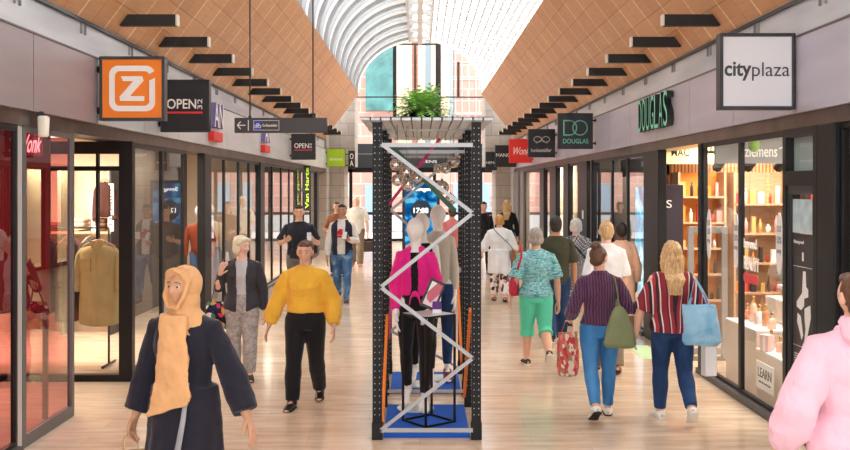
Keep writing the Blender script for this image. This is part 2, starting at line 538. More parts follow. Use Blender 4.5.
# ------------------------------------------------------------------ shopfronts
GX = 3.12
_wn = [0]
def window(s, y0, y1, z0=0.0, z1=2.53, glass=None, fr=None, fw=0.035, bot=0.09, rails=(), fd=0.04):
    _wn[0] += 1
    root = empty('window_%d' % _wn[0], (s * GX, 0, 0), kind='structure')
    mb = MB(); h = fd / 2
    mb.box(-h, h, y0, y0 + fw, z0, z1); mb.box(-h, h, y1 - fw, y1, z0, z1)
    mb.box(-h, h, y0 + fw, y1 - fw, z1 - 0.05, z1); mb.box(-h, h, y0 + fw, y1 - fw, z0, z0 + bot)
    for z in rails: mb.box(-h, h, y0 + fw, y1 - fw, z - 0.03, z + 0.03)
    mb.build('frame', fr or M_black, root)
    MB().quad((0, y0 + fw, z0 + bot), (0, y1 - fw, z0 + bot), (0, y1 - fw, z1 - 0.05), (0, y0 + fw, z1 - 0.05)).build('pane', glass or M_glass, root)
    return root
def post(s, y0, y1, x0=-0.05, x1=0.06, m=None, z1=2.53):
    _wn[0] += 0
    global _pn
    _pn += 1
    a, b = sorted((s * (GX + x0), s * (GX + x1)))
    return tag(MB().box(a, b, y0, y1, 0, z1).build('pillar', m or M_black, bevel=0.008), kind='structure')
_pn = 0

# ---- left side
for k in range(9): window(-1, -7.9 + 1.5 * k, -6.4 + 1.5 * k)
window(-1, 5.6, 7.32, glass=M_glass_red)
post(-1, 7.32, 7.42, -0.015, 0.015, mat('pale aluminium post', rgb(206, 206, 204), 0.4, 0.4))
window(-1, 7.42, 8.52, glass=M_glass_red, fr=mat('grey door frame', rgb(104, 102, 102), 0.4, 0.3), fw=0.06, bot=0.10)
# returned glass front of the clothes shop, seen face on
root = empty('door_1', (0, 10.05, 0), kind='structure')
mb = MB()
mb.box(-3.17, -3.03, -0.05, 0.05, 0, 2.53)
mb.box(-5.6, -3.17, -0.05, 0.05, 2.40, 2.53); mb.box(-5.6, -3.17, -0.03, 0.03, 2.22, 2.27); mb.box(-5.6, -3.17, -0.05, 0.05, 0, 0.07)
mb.box(-3.42, -3.395, -0.03, 0.03, 1.5, 2.40)
mb.build('frame', M_black, root)
MB().quad((-5.6, 0, 0.07), (-3.17, 0, 0.07), (-3.17, 0, 2.4), (-5.6, 0, 2.4)).build('pane', M_glass_clear, root)
window(-1, 10.10, 11.46)
window(-1, 11.46, 12.5)
post(-1, 13.55, 14.0)
window(-1, 14.0, 15.1); window(-1, 15.1, 16.3); window(-1, 16.3, 17.3)
window(-1, 17.3, 18.3)
post(-1, 18.3, 18.8)
for a, b in ((18.8, 20.0), (20.0, 21.3), (21.3, 22.6), (22.6, 24.0), (24.0, 25.4), (25.4, 27.0), (27.0, 28.4)):
    window(-1, a, b)
post(-1, 28.4, 28.9)
# ---- right side
for k in range(9): window(1, -8.1 + 1.5 * k, -6.6 + 1.5 * k)
window(1, 5.4, 7.02)
post(1, 7.02, 7.33, -0.06, 0.14)
window(1, 8.02, 9.22); window(1, 9.22, 10.42)
post(1, 10.42, 10.54, -0.04, 0.04)
post(1, 12.25, 13.06, -0.05, 0.06)
window(1, 13.06, 14.25); window(1, 14.25, 15.4); window(1, 15.4, 17.0)
post(1, 17.0, 17.14, -0.05, 0.1)
post(1, 17.5, 18.5)
window(1, 18.5, 19.7)
post(1, 19.7, 20.4); window(1, 20.4, 21.5); post(1, 21.5, 22.5); window(1, 22.5, 23.6); post(1, 23.6, 24.4)
window(1, 24.4, 28.2, fw=0.06)
post(1, 28.2, 29.2, -0.05, 0.3, mat('grey column', rgb(104, 100, 98), 0.5)); post(1, 29.7, 31.0, -0.05, 0.3, mat('grey column', rgb(104, 100, 98), 0.5))

# narrow framed bay with the information board (right, near)
root = empty('door_2', (GX, 0, 0), kind='structure')
mb = MB(); h = 0.06
mb.box(-h, h, 7.33, 7.40, 0, 2.53); mb.box(-h, h, 7.95, 8.02, 0, 2.53)
for z0, z1 in ((0, 0.1), (2.06, 2.18), (2.46, 2.53)): mb.box(-h, h, 7.40, 7.95, z0, z1)
mb.build('frame', M_black, root)
MB().box(-0.045, -0.02, 7.40, 7.445, 0.1, 2.06).box(-0.045, -0.02, 7.905, 7.95, 0.1, 2.06).box(-0.045, -0.02, 7.445, 7.905, 1.99, 2.06).build('leaf_frame', M_dark, root)
MB().quad((0, 7.40, 2.18), (0, 7.95, 2.18), (0, 7.95, 2.46), (0, 7.40, 2.46)).build('transom_pane', M_glass, root)
MB().quad((0, 7.445, 0.1), (0, 7.905, 0.1), (0, 7.905, 1.99), (0, 7.445, 1.99)).build('pane', M_glass, root)
mb = MB().box(0.01, 0.05, 7.40, 7.95, 2.18, 2.46); mb.build('transom_backing', mat('pale teal sheet', rgb(176, 196, 196), 0.5), root)

# kerbs under the shopfronts
def kerb(name, s, segs):
    root = empty(name, kind='structure')
    for a, b in segs:
        x0, x1 = sorted((s * (GX - 0.075), s * (GX + 0.02)))
        MB().box(x0, x1, a, b, 0, 0.06).build('kerb', mat('grey kerb metal', rgb(88, 86, 86), 0.45, 0.3), root)
kerb('baseboard_left', -1, [(5.6, 7.3), (14.0, 18.3), (18.8, 28.4)])
kerb('baseboard_right', 1, [(5.4, 10.5), (13.06, 17.0), (18.5, 19.7), (24.4, 28.2)])

# ------------------------------------------------------------------ far end
def stone(name, boxes):
    root = empty(name, kind='structure')
    for b in boxes:
        MB().box(*b).build('stone_block', M_stone, root)
    return root
stone('wall_back', [(-3.6, -2.55, 32.0, 33.6, 0, 6.5), (-2.55, -2.2, 32.0, 33.6, 2.75, 5.2), (2.55, 3.6, 32.0, 33.6, 0, 6.5), (2.2, 2.55, 32.0, 33.6, 2.75, 5.2)])
# side returns beyond the shops
for s in (-1, 1):
    a, b = sorted((s * 3.05, s * 3.5))
    tag(MB().box(a, b, 31.0, 32.0, 0, 4).build('pillar', M_stoneY), kind='structure')
# arched glazing
root = empty('window_%d' % (_wn[0] + 1), (0, 31.5, 0), kind='structure'); _wn[0] += 1
M_mull = mat('black mullion', rgb(26, 26, 30), 0.4); M_brn = mat('brown mullion', rgb(84, 56, 44), 0.5)
mb = MB()
def vbar(px0, px1, z0, z1): mb.box(ax(px0, 31.5), ax(px1, 31.5), -0.06, 0.06, z0, z1)
vbar(393, 396.6, 3.7, 6.8); vbar(435.5, 440.5, 3.7, 6.75)
mb.box(-2.3, 2.3, -0.05, 0.05, az(97.6, 31.5), az(96.6, 31.5)); mb.box(ax(394, 31.5), ax(440, 31.5), -0.05, 0.05, az(45, 31.5), az(43.6, 31.5))

mb.build('frame', M_mull, root)
mb = MB(); vbar(414, 416.3, az(97, 31.5), 6.78); vbar(457, 459.6, az(97, 31.5), az(62, 31.5)); mb.build('brown_mullion', M_brn, root)
MB().quad((-2.6, 0, 3.7), (2.6, 0, 3.7), (2.6, 0, 7.2), (-2.6, 0, 7.2)).build('pane', M_glass_clear, root)
# white arch face closing the vault
mb = MB(); n = 32
for i in range(n):
    t0, t1 = PI * i / n, PI * (i + 1) / n
    p0, p1 = arc(t0, 0.02), arc(t1, 0.02); q0, q1 = arc(t0, 0.95), arc(t1, 0.95)
    mb.prism([(p0.x, p0.z), (p1.x, p1.z), (q1.x, q1.z), (q0.x, q0.z)], (0, YE + 0.02, 0), (1, 0, 0), (0, 0, 1), (0, 0.10, 0))
for s in (-1, 1):
    mb.prism([(s * 2.02, ZU), (s * 2.95, ZU), (s * 3.6, 3.6), (s * 3.14, 3.6)], (0, YE + 0.02, 0), (1, 0, 0), (0, 0, 1), (0, 0.1, 0))
tag(mb.build('trim_3', M_rib), kind='structure')
# vault between the arch and the far glazing

# black fascia over the exit doors
root = empty('trim_5', (0, 35.9, 0), kind='structure')
MB().box(-3.0, 3.0, -0.1, 0.1, 2.78, 3.68).build('sign_band', mat('charcoal band', rgb(44, 46, 52), 0.4), root)
mb = MB(); mb.box(-3.0, 3.0, -0.13, -0.1, 3.28, 3.31); mb.build('groove', M_alu, root)
mb = MB(); mb.box(0.06, 0.18, -0.115, -0.1, 2.95, 3.07); mb.build('red_logo', mat('logo red', rgb(210, 40, 40), 0.5), root)
mb = MB(); put_text(mb, 'ENS', (0.22, -0.115, 2.96), (0.42, 0, 0), (0, 0, 0.1), (0, 0.015, 0)); mb.build('white_lettering', M_white, root)
# exit doors
root = empty('door_3', (0, 36.0, 0), kind='structure')
mb = MB()
for x in (-2.9, -2.62, -1.5, -0.55, 0.55, 1.5, 2.3, 2.9): mb.box(x - 0.06, x + 0.06, -0.05, 0.05, 0, 2.78)
for z0, z1 in ((2.6, 2.78), (0, 0.1), (1.0, 1.1)): mb.box(-2.9, 2.9, -0.05, 0.05, z0, z1)
mb.build('frame', M_black, root)
MB().quad((-2.9, 0, 0), (2.9, 0, 0), (2.9, 0, 2.7), (-2.9, 0, 2.7)).build('pane', M_glass_clear, root)
for s in (-1, 1):
    a, b = sorted((s * 2.9, s * 3.6))
    tag(MB().box(a, b, 33.6, 36.2, 0, 3.7).build('pillar', M_stoneY), kind='structure')

# building across the street, seen through the glazing
bld = empty('brick_building', (0, 44, 0), label='pink brick building with cream columns beyond the glazed far end', cat='building')
MB().box(-9, 9, 0, 0.5, 0, 12).build('brick_wall', M_pinkbrick, bld)
mb = MB()
for p0, p1 in ((396.5, 412), (418, 425), (431, 436), (441, 449)):
    mb.box(ax(p0, 44), ax(p1, 44), -0.35, 0.0, 3.6, 12)
mb.build('cream_column', mat('cream render', rgb(198, 176, 146), 0.7), bld)
mb = MB(); mb.box(ax(424, 44), ax(432, 44), -0.12, 0.0, 4, 12); mb.box(ax(449, 44), ax(453, 44), -0.1, 0, 4, 12); mb.build('window_strip', mat('pale blue window', rgb(140, 160, 172), 0.3), bld)
mb = MB(); mb.box(ax(366, 44), ax(393, 44), -0.3, 0.0, az(111, 44), 12)
mb.build('green_reflection_panel', mat('teal green reflection', rgb(60, 110, 108), 0.3, var=0.6, vscale=1.1), bld)  # mottled teal reflection in the glass, put into this panel's colour
mb = MB()
for px in (455, 462, 469, 476, 483): mb.box(ax(px, 44) - 0.02, ax(px, 44) + 0.02, -0.06, 0.0, 0, 12)
for k in range(14): mb.box(ax(441, 44), 4, -0.06, 0.0, 0.8 * k + 0.6, 0.8 * k + 0.65)
mb.build('white_grid', mat('grid grey white', rgb(184, 176, 172), 0.6), bld)
mb = MB()
for x in (-2.2, 1.9, 2.9): mb.box(x - 0.35, x + 0.35, -0.1, 0.0, 0.4, 2.2)
mb.build('shop_window', mat('light blue street window', rgb(140, 162, 180), 0.3), bld)
mb = MB(); mb.box(-9, 9, -0.25, 0, 0, 0.75); mb.build('white_plinth', mat('pale plinth', rgb(180, 178, 178), 0.6), bld)

# pale green sticker on the floor
o = MB().box(-0.14, 0.14, -0.5, 0.5, 0, 0.002).build('floor_sticker', mat('pale green film', rgb(176, 206, 160), 0.4)); o.location = (2.80, 11.8, 0.0005); tag(o, 'pale green sticker on the floor beside the striped top', 'sticker')
# ------------------------------------------------------------------ projecting box signs
def box_sign(s, Y, x_in, x_out, z0, z1, label, face, frame_m=None, wall=3.05, fr=0.028, th=0.11, group=None):
    """square light box on two arms from the fascia; x_in, x_out world X of its sides"""
    xa, xb = min(x_in, x_out), max(x_in, x_out)
    root = empty('projecting_sign', ((xa + xb) / 2, Y, z0), label=label, cat='sign', group=group)
    w = (xb - xa) / 2; h = z1 - z0
    fm = frame_m or M_dark
    mb = MB()
    mb.box(-w, -w + fr, -th / 2, th / 2, 0, h); mb.box(w - fr, w, -th / 2, th / 2, 0, h)
    mb.box(-w + fr, w - fr, -th / 2, th / 2, 0, fr); mb.box(-w + fr, w - fr, -th / 2, th / 2, h - fr, h)
    mb.build('frame', fm, root, bevel=0.004)
    MB().box(-w + fr, w - fr, -th / 2 + 0.012, th / 2 - 0.012, fr, h - fr).build('face_panel', face, root)
    out = s * (wall) - (xa + xb) / 2
    mb = MB()
    for z in (0.16 * h, 0.80 * h):
        a = s * w
        mb.tube([(a, 0, z), (out, 0, z)], 0.016, 10)
        mb.tube([(out - s * 0.012, 0, z), (out, 0, z)], 0.034, 12)
    mb.build('bracket', M_black, root)
    return root, w - fr, h, -th / 2 + 0.012
def face_text(root, s, x0, x1, z0, z1, yf, m, name='lettering', bold=0.0, d=0.004, spacing=1.0, shear=0.0):
    mb = MB(); put_text(mb, s, (x0, yf - d, z0), (x1 - x0, 0, 0), (0, 0, z1 - z0), (0, d, 0), bold, spacing, shear)
    return mb.build(name, m, root)
M_orange = mat('orange sign face', rgb(243, 130, 26), 0.45)
M_signwhite = mat('sign white', rgb(240, 236, 232), 0.5)
M_lettergrey = mat('charcoal lettering', rgb(62, 64, 68), 0.5)
M_red = mat('signal red', rgb(222, 44, 44), 0.5)
M_mint = mat('mint lettering', rgb(130, 218, 190), 0.5)

# orange sign with the rounded Z mark
root, w, h, yf = box_sign(-1, 9.0, ax(166, 9), ax(101, 9), az(121, 9), az(57, 9), 'orange square sign with a white rounded Z emblem, nearest sign on the left', M_orange)
cz = h / 2; k = 0.61
def zt_(px, py): return ((px - 270) / 330.0 * k * 1.32 * 0.98, (190 - py) / 330.0 * k * 1.32 * 0.98)
q = 0.215
mb = MB()
out = rrect(-q, q, -q, q, 0.085, 8); inn = rrect(-q + 0.052, q - 0.052, -q + 0.052, q - 0.052, 0.045, 8)
n = len(out)
for i in range(n):
    j = (i + 1) % n
    a = (out[i][0] + out[j][0]) / 2; b = (out[i][1] + out[j][1]) / 2
    if i == n - 1 or (a > 0.13 and 0.085 < b < 0.165): continue          # gap at the upper corner
    mb.prism([out[i], out[j], inn[j], inn[i]], (0, yf - 0.006, cz), (1, 0, 0), (0, 0, 1), (0, 0.006, 0))
# the long straight side, cut short below the gap
mb.prism([(q - 0.052, -0.13), (q, -0.13), (q, 0.10), (q - 0.052, 0.075)], (0, yf - 0.006, cz), (1, 0, 0), (0, 0, 1), (0, 0.006, 0))
mb.build('rounded_ring', M_signwhite, root)
mb = MB()
zp = [(-0.105, 0.115), (0.095, 0.115), (0.108, 0.075), (-0.02, -0.072), (0.115, -0.072), (0.115, -0.118), (-0.112, -0.118), (-0.118, -0.078), (0.012, 0.070), (-0.085, 0.070)]
mb.prism(zp, (0, yf - 0.006, cz), (1, 0, 0), (0, 0, 1), (0, 0.006, 0)); mb.build('letter_z', M_signwhite, root)

def open_sign(Y, label):
    root, w, h, yf = box_sign(-1, Y, -2.45, -3.02, 2.69, 3.30, label, M_signblack, M_signblack, fr=0.015)
    face_text(root, 'OPEN', -0.21, 0.13, 0.27, 0.385, yf, M_signwhite, 'lettering', 0.012)
    mb = MB(); put_text(mb, '32', (0.20, yf - 0.004, 0.265), (0, 0, 0.12), (-0.055, 0, 0), (0, 0.004, 0)); mb.build('side_numerals', M_signwhite, root)
    mb = MB(); mb.box(-0.21, 0.205, yf - 0.004, yf, 0.215, 0.238); mb.build('red_underline', M_red, root)
open_sign(11.1, 'black square sign reading OPEN 32 behind the orange Z sign')
open_sign(22.3, 'small black sign reading OPEN 32 below the hanging direction sign')

root, w, h, yf = box_sign(-1, 32.0 - 1.2, -2.42, -3.02, 2.70, 3.29, 'lime green square sign with white lettering by the stone pillar', mat('lime green face', rgb(166, 206, 22), 0.5), wall=3.05, fr=0.012)
face_text(root, 'simense', -0.21, 0.21, 0.21, 0.30, yf, M_signwhite, 'lettering', 0.01)
root, w, h, yf = box_sign(-1, 31.6, -2.16, -2.38, 2.66, 3.26, 'narrow black sign with O above A beside the lime green sign', M_signblack, M_signblack, wall=2.55, fr=0.01)
face_text(root, 'O', -0.06, 0.06, 0.32, 0.50, yf, M_signwhite, 'lettering', 0.01)
face_text(root, 'A', -0.06, 0.06, 0.09, 0.27, yf, M_signwhite, 'lettering', 0.01)

# cityplaza
root, w, h, yf = box_sign(1, 7.75, ax(718, 7.75), ax(793, 7.75), az(110, 7.75), az(34, 7.75), 'white square sign in a dark frame reading cityplaza', mat('white sign face', rgb(226, 228, 234), 0.4))
def city(px, py): return (px - 380) / 660 * 220 / 122.6 / 1.0, (215 - py) / 660 * 220 / 122.6
def cy(s, px0, px1, py0, py1, b, nm):
    x0, z0 = city(px0, py1); x1, z1 = city(px1, py0)
    face_text(root, s, x0, x1, h / 2 + z0, h / 2 + z1, yf, M_lettergrey, nm, b)
cy('city', 282, 362, 186, 243, 0.022, 'bold_lettering'); cy('plaza', 364, 476, 188, 243, -0.004, 'thin_lettering')

# DOUGLAS projecting sign
root, w, h, yf = box_sign(1, 16.5, ax(557.5, 16.5), ax(592.5, 16.5), 2.71, 3.33, 'black square sign with mint DO above DOUGLAS', M_signblack, M_signblack, fr=0.012)
mb = MB()
def stroke(mb, pts, wd, closed=False):
    n = len(pts)
    for i in range(n if closed else n - 1):
        a = Vector((pts[i][0], 0, pts[i][1])); b = Vector((pts[(i + 1) % n][0], 0, pts[(i + 1) % n][1]))
        t = (b - a).normalized() * (wd * 0.4)
        a = a - t + Vector((0, yf - 0.003, 0)); b = b + t + Vector((0, yf - 0.003, 0))
        mb.bar(a, b, wd, 0.006, (0, 1, 0))
wd = 0.020
stroke(mb, [(-0.20, 0.24)] + [(-0.20, 0.49)] + [(-0.10 + 0.12 * math.sin(R(a)), 0.365 + 0.125 * math.cos(R(a))) for a in range(0, 181, 15)], wd, True)
stroke(mb, [(0.08 + 0.125 * math.cos(R(a)), 0.365 + 0.125 * math.sin(R(a))) for a in range(0, 360, 15)], wd, True)
mb.build('emblem', M_mint, root)
face_text(root, 'DOUGLAS', -0.215, 0.225, 0.095, 0.175, yf, M_mint)

# bow sign
Y = 21.2
root, w, h, yf = box_sign(1, Y, ax(528, Y), ax(555, Y), 2.71, 3.34, 'black square sign with a white bow emblem', M_signblack, M_signblack, fr=0.012)
mb = MB()
for s in (-1, 1):
    stroke(mb, [(s * (0.09 + 0.085 * math.cos(R(a)) - 0.0), 0.40 + 0.062 * math.sin(R(a))) for a in range(0, 360, 20)], 0.022, True)
    stroke(mb, [(0, 0.40), (s * 0.06, 0.345), (s * 0.12, 0.325)], 0.022)
mb.build('emblem', M_signwhite, root)
face_text(root, 'hunkemöller', -0.24, 0.22, 0.12, 0.20, yf, M_signwhite)

Y = 25.6
root, w, h, yf = box_sign(1, Y, ax(509, Y), ax(532, Y), 2.70, 3.34, 'red square sign with white script between two black signs', mat('sign red face', rgb(232, 46, 40), 0.5), mat('sign red face', rgb(232, 46, 40), 0.5), fr=0.012)
face_text(root, 'Wonk', -0.24, 0.22, 0.22, 0.42, yf, M_signwhite, 'script_lettering', 0.004, shear=0.12)
Y = 30.0
root, w, h, yf = box_sign(1, Y, ax(495, Y), ax(516, Y), 2.68, 3.37, 'black square sign reading MANGO next to the red sign', M_signblack, M_signblack, fr=0.012)
face_text(root, 'MANGO', -0.30, 0.28, 0.32, 0.43, yf, M_signwhite)
Y = 33.0
root, w, h, yf = box_sign(1, Y - 1.4, ax(485.5, 31.6), ax(497, 31.6), 2.60, 3.22, 'farthest small black sign beside the MANGO sign', M_signblack, M_signblack, wall=2.55, fr=0.012)
face_text(root, 'HEMA', -0.17, 0.17, 0.22, 0.30, yf, M_signwhite)

# ------------------------------------------------------------------ fascia lettering
root = empty('fascia_lettering', (3.05, 11.42, 2.79), label='black and mint raised DOUGLAS letters on the grey fascia', cat='sign')
mb = MB()
word = 'DOUGLAS'
yy = [13.50 - 12.0 - 0.222 * i for i in range(7)]
M_blackface = mat('black letter face', rgb(26, 34, 34), 0.4)
for i, ch in enumerate(word):
    m = MB(); m.mat = 0; m.sidemat = 1
    put_text(m, ch, (-0.085, yy[i], 0.0), (0, -0.185, 0), (0, 0, 0.43), (0.085, 0, 0), -0.006)
    m.build('letter_' + ch.lower(), [M_mint, M_blackface], root)
# left fascia letters with a red block
def av(Y, label):
    root = empty('fascia_lettering', (-3.05, Y, 2.72), label=label, cat='sign')
    m = MB(); m.sidemat = 1
    put_text(m, 'AN', (0.09, 0.0, 0.20), (0, 0.62, 0), (0, 0, 0.36), (-0.09, 0, 0), 0.01)
    m.build('letters', [M_signwhite, mat('violet letter side', rgb(128, 116, 170), 0.5)], root)
    MB().box(0, 0.085, -0.02, 0.60, 0, 0.14).build('red_block', mat('signal red', rgb(222, 44, 44), 0.5), root, bevel=0.008)
av(13.7, 'white letters above a red block on the fascia, next to the black OPEN sign')
av(18.2, 'smaller white letters above a red block, below the hanging direction sign')

# ------------------------------------------------------------------ hanging direction sign
Y = 13.0
x0, x1 = ax(235, Y), ax(327, Y); z0, z1 = az(133, Y), az(118, Y)
root = empty('direction_sign', (x0, Y, z0), label='long dark grey hanging sign with a white arrow and blue bicycle symbol', cat='sign')
W = x1 - x0; H = z1 - z0
MB().box(0, W, -0.04, 0.04, 0, H).build('sign_body', mat('graphite sign', rgb(64, 62, 66), 0.45), root, bevel=0.004)
mb = MB(); zc = H / 2
def sbar(mb, a, b, wd): mb.bar((a[0], -0.043, a[1]), (b[0], -0.043, b[1]), wd, 0.006, (0, 1, 0))
sbar(mb, (0.04, zc), (0.15, zc), 0.012); sbar(mb, (0.04, zc), (0.085, zc + 0.05), 0.012); sbar(mb, (0.04, zc), (0.085, zc - 0.05), 0.012)
mb.build('arrow', M_signwhite, root)
mb = MB(); mb.box(0.185, 0.195, -0.046, -0.04, 0.03, H - 0.03); mb.build('divider', M_signwhite, root)
mb = MB(); a, b = 0.26, 0.61
for q in ((a, b, 0.035, 0.040), (a, b, H - 0.040, H - 0.035), (a, a + 0.005, 0.035, H - 0.035), (b - 0.005, b, 0.035, H - 0.035)): mb.box(q[0], q[1], -0.045, -0.04, q[2], q[3])
mb.build('outline', M_signwhite, root)
MB().box(0.266, 0.37, -0.046, -0.04, 0.041, H - 0.041).build('blue_tile', mat('traffic blue', rgb(34, 74, 190), 0.5), root)
mb = MB()
def ringx(cx, cz, r, wd):
    for i in range(14):
        p, q = R(360 * i / 14), R(360 * (i + 1) / 14)
        mb.bar((cx + r * math.cos(p), -0.048, cz + r * math.sin(p)), (cx + r * math.cos(q), -0.048, cz + r * math.sin(q)), wd, 0.004, (0, 1, 0))
ringx(0.295, zc - 0.015, 0.02, 0.007); ringx(0.342, zc - 0.015, 0.02, 0.007)
for p, q in (((0.295, -0.015), (0.308, 0.018)), ((0.308, 0.018), (0.333, 0.018)), ((0.333, 0.018), (0.342, -0.015)), ((0.295, -0.015), (0.318, -0.015)), ((0.318, -0.015), (0.333, 0.018)), ((0.302, 0.024), (0.314, 0.024)), ((0.333, 0.018), (0.330, 0.032))):
    mb.bar((p[0], -0.048, zc + p[1]), (q[0], -0.048, zc + q[1]), 0.006, 0.004, (0, 1, 0))
mb.build('bicycle_symbol', M_signwhite, root)
mb = MB(); put_text(mb, 'De fietsenkelder', (0.385, -0.045, zc - 0.018), (0.20, 0, 0), (0, 0, 0.036), (0, 0.005, 0), 0.01); mb.build('lettering', M_signwhite, root)
for px, ztop in ((250, 4.42), (313, 6.0)):
    X = ax(px, Y) - x0
    wx = ax(px, Y)
    # where the rod meets the slope or the vault rib
    if wx < -2.0: tt = (3.12 + wx) / 1.12; zt_top = 3.60 + 1.48 * tt
    else:
        zt_top = ZU + AZ * math.sqrt(max(0, 1 - (wx / AX) ** 2))
    mb = MB(); mb.tube([(X, 0, H), (X, 0, zt_top - z0)], 0.010, 8); mb.tube([(X, 0, H), (X, 0, H + 0.03)], 0.022, 10)
    mb.build('suspension_rod', M_dark, root)
# ------------------------------------------------------------------ display racks in the middle of the mall
M_rack = mat('perforated black steel', rgb(13, 12, 14), 0.5, 0, 0.3)
M_hole = mat('punched hole lip', rgb(190, 190, 190), 0.4)
M_bar = mat('galvanised flat bar', rgb(172, 174, 176), 0.42, 0.3)
M_blue = mat('royal blue carpet', rgb(14, 92, 196), 0.85, bump=0.3, bscale=300)
TX0, TX1, TZ = -0.385, 0.495, 2.577
def post_mesh(mb, hb, x, y, h, w=0.076, d=0.06):
    mb.box(x, x + w, y, y + d, 0, h)
    mb.box(x - 0.006, x + w + 0.006, y - 0.004, y + d + 0.004, 0, 0.14)
    z = 0.2
    while z < h - 0.04:
        for xx in (x + w * 0.25, x + w * 0.75):
            hb.box(xx - 0.0035, xx + 0.0035, y - 0.003, y - 0.0005, z, z + 0.008)
        for yy in (y + d * 0.5,):
            if x < 0: hb.box(x + w + 0.0005, x + w + 0.003, yy - 0.0035, yy + 0.0035, z, z + 0.008)
            else: hb.box(x - 0.003, x - 0.0005, yy - 0.0035, yy + 0.0035, z, z + 0.008)
        z += 0.0505
def zig(mb, y, x0, x1, zs, start_left=True, w=0.030):
    pts = []; left = start_left
    for z in zs:
        pts.append((x0 if left else x1, y, z)); left = not left
    for i, (a, b) in enumerate(zip(pts, pts[1:])): mb.bar((a[0], a[1] + 0.003 * (i % 2), a[2]), (b[0], b[1] + 0.003 * (i % 2), b[2]), w, 0.006, (0, 1, 0))
def bolts(mb, y, pts):
    for x, z in pts: mb.tube([(x, y - 0.012, z), (x, y + 0.004, z)], 0.010, 8)

def rack(name, label, ya, yb, front, hollow_back):
    root = empty(name, (0.055, ya, 0), label=label, cat='display rack')
    o = -0.055
    for x in (TX0, TX1 - 0.076):
        for y in (ya, yb - 0.06):
            mb = MB(); hb = MB(); post_mesh(mb, hb, x + o, y - ya, TZ)
            p = mb.build('upright', M_rack, root); hb.build('punched_hole', M_hole, p)
    if front:
        mb = MB(); zs = [az(143.5, 7.7), az(213, 7.7), az(287, 7.7), az(358, 7.7), az(430, 7.7)]
        xa, xb = -0.318 + o, 0.428 + o
        zig(mb, -0.012, xa, xb, zs); mb.build('zigzag_brace', M_bar, root)
        mb = MB(); bolts(mb, -0.016, [((xa if i % 2 == 0 else xb), z) for i, z in enumerate(zs)]); mb.build('bolt', M_dark, root)
        for z in (az(145, 7.7), az(430, 7.7)):
            MB().box(xa, xb, -0.010, -0.002, z - 0.017, z + 0.017).build('cross_bar', M_bar, root)
        z = az(151.5, 8.85); MB().box(xa, xb, yb - ya - 0.01, yb - ya - 0.002, z - 0.015, z + 0.015).build('cross_bar', M_bar, root)
    else:
        mb = MB(); Y = yb; zs = [az(151, Y), az(210, Y), az(269, Y), az(330, Y), az(387, Y) if az(387, Y) > 0.03 else 0.06]
        xa, xb = -0.318 + o, 0.445 + o
        zig(mb, yb - ya - 0.075, xa, xb, zs, False); mb.build('zigzag_brace', M_bar, root)
        for z in (az(157, Y),): MB().box(xa, xb, yb - ya - 0.07, yb - ya - 0.062, z - 0.015, z + 0.015).build('cross_bar', M_bar, root)
        z = az(391, 9.36); MB().box(xa, xb, -0.01, -0.002, z - 0.016, z + 0.016).build('cross_bar', M_bar, root)
    return root
r1 = rack('display_rack', 'front perforated black rack with silver zigzag bracing around the pink-bloused mannequin', 7.70, 8.90, True, True)
r2 = rack('display_rack', 'rear perforated black rack with silver bracing behind the front rack', 9.36, 10.47, False, False)
# coloured side braces
M_or = mat('orange strap', rgb(240, 130, 26), 0.5); M_mag = mat('magenta strap', rgb(196, 26, 110), 0.5); M_grn = mat('dark green strap', rgb(16, 84, 52), 0.45)
def brace(r, nm, m, a, b, w=0.03, up=(1, 0, 0)):
    l = Vector(r.location)
    mb = MB(); mb.bar(Vector(a) - l, Vector(b) - l, w, 0.026 if up[0] else 0.006, up); o = mb.build(nm, m, r); return o
brace(r1, 'orange_brace', M_or, (-0.306, 7.74, 0.12), (-0.306, 8.86, 0.85), 0.045)
brace(r1, 'orange_brace', M_or, (0.412, 7.74, 1.05), (0.412, 8.86, 0.10), 0.04)
brace(r2, 'orange_brace', M_or, (0.412, 9.40, 0.30), (0.412, 10.44, 1.12), 0.045)
brace(r2, 'magenta_brace', M_mag, (-0.306, 9.40, 0.55), (-0.306, 10.43, 1.10), 0.03)
Y = 8.86; brace(r1, 'green_brace', M_grn, (ax(391, Y), Y, az(146, Y)), (ax(455, Y), Y, az(211, Y)), 0.045, (0, 1, 0))
Y = 9.40; brace(r2, 'magenta_brace', M_mag, (ax(440, Y), Y, az(138.5, Y)), (ax(388.5, Y), Y, az(205, Y)), 0.03, (0, 1, 0))

# slatted grey roof lying on the uprights
root = empty('slatted_canopy', (0.055, 9.1, TZ), label='grey slatted board roof lying across the tops of both racks', cat='canopy')
M_slat = mat('grey weathered board', rgb(206, 216, 222), 0.7, var=0.12, vscale=8, stretch=(12, 0.6, 1))
mb = MB(); nsl = 13; w0 = 0.54
for i in range(nsl):
    x0 = -w0 + 2 * w0 * i / nsl
    mb.box(x0 + 0.006, x0 + 2 * w0 / nsl - 0.006, -1.42, 1.9, 0.012, 0.035)
mb.build('slat', M_slat, root)
MB().box(-w0, w0, -1.42, 1.9, 0.0355, 0.041).build('slit_shade_sheet', M_rack, root)  # dark sheet added above the slats so the slits between them look shaded
for q in ((-0.2, -0.12, 0.0, 0.012), (1.2, 1.28, 0.0, 0.012)): MB().box(-w0, w0, *q).build('batten', M_slat, root)

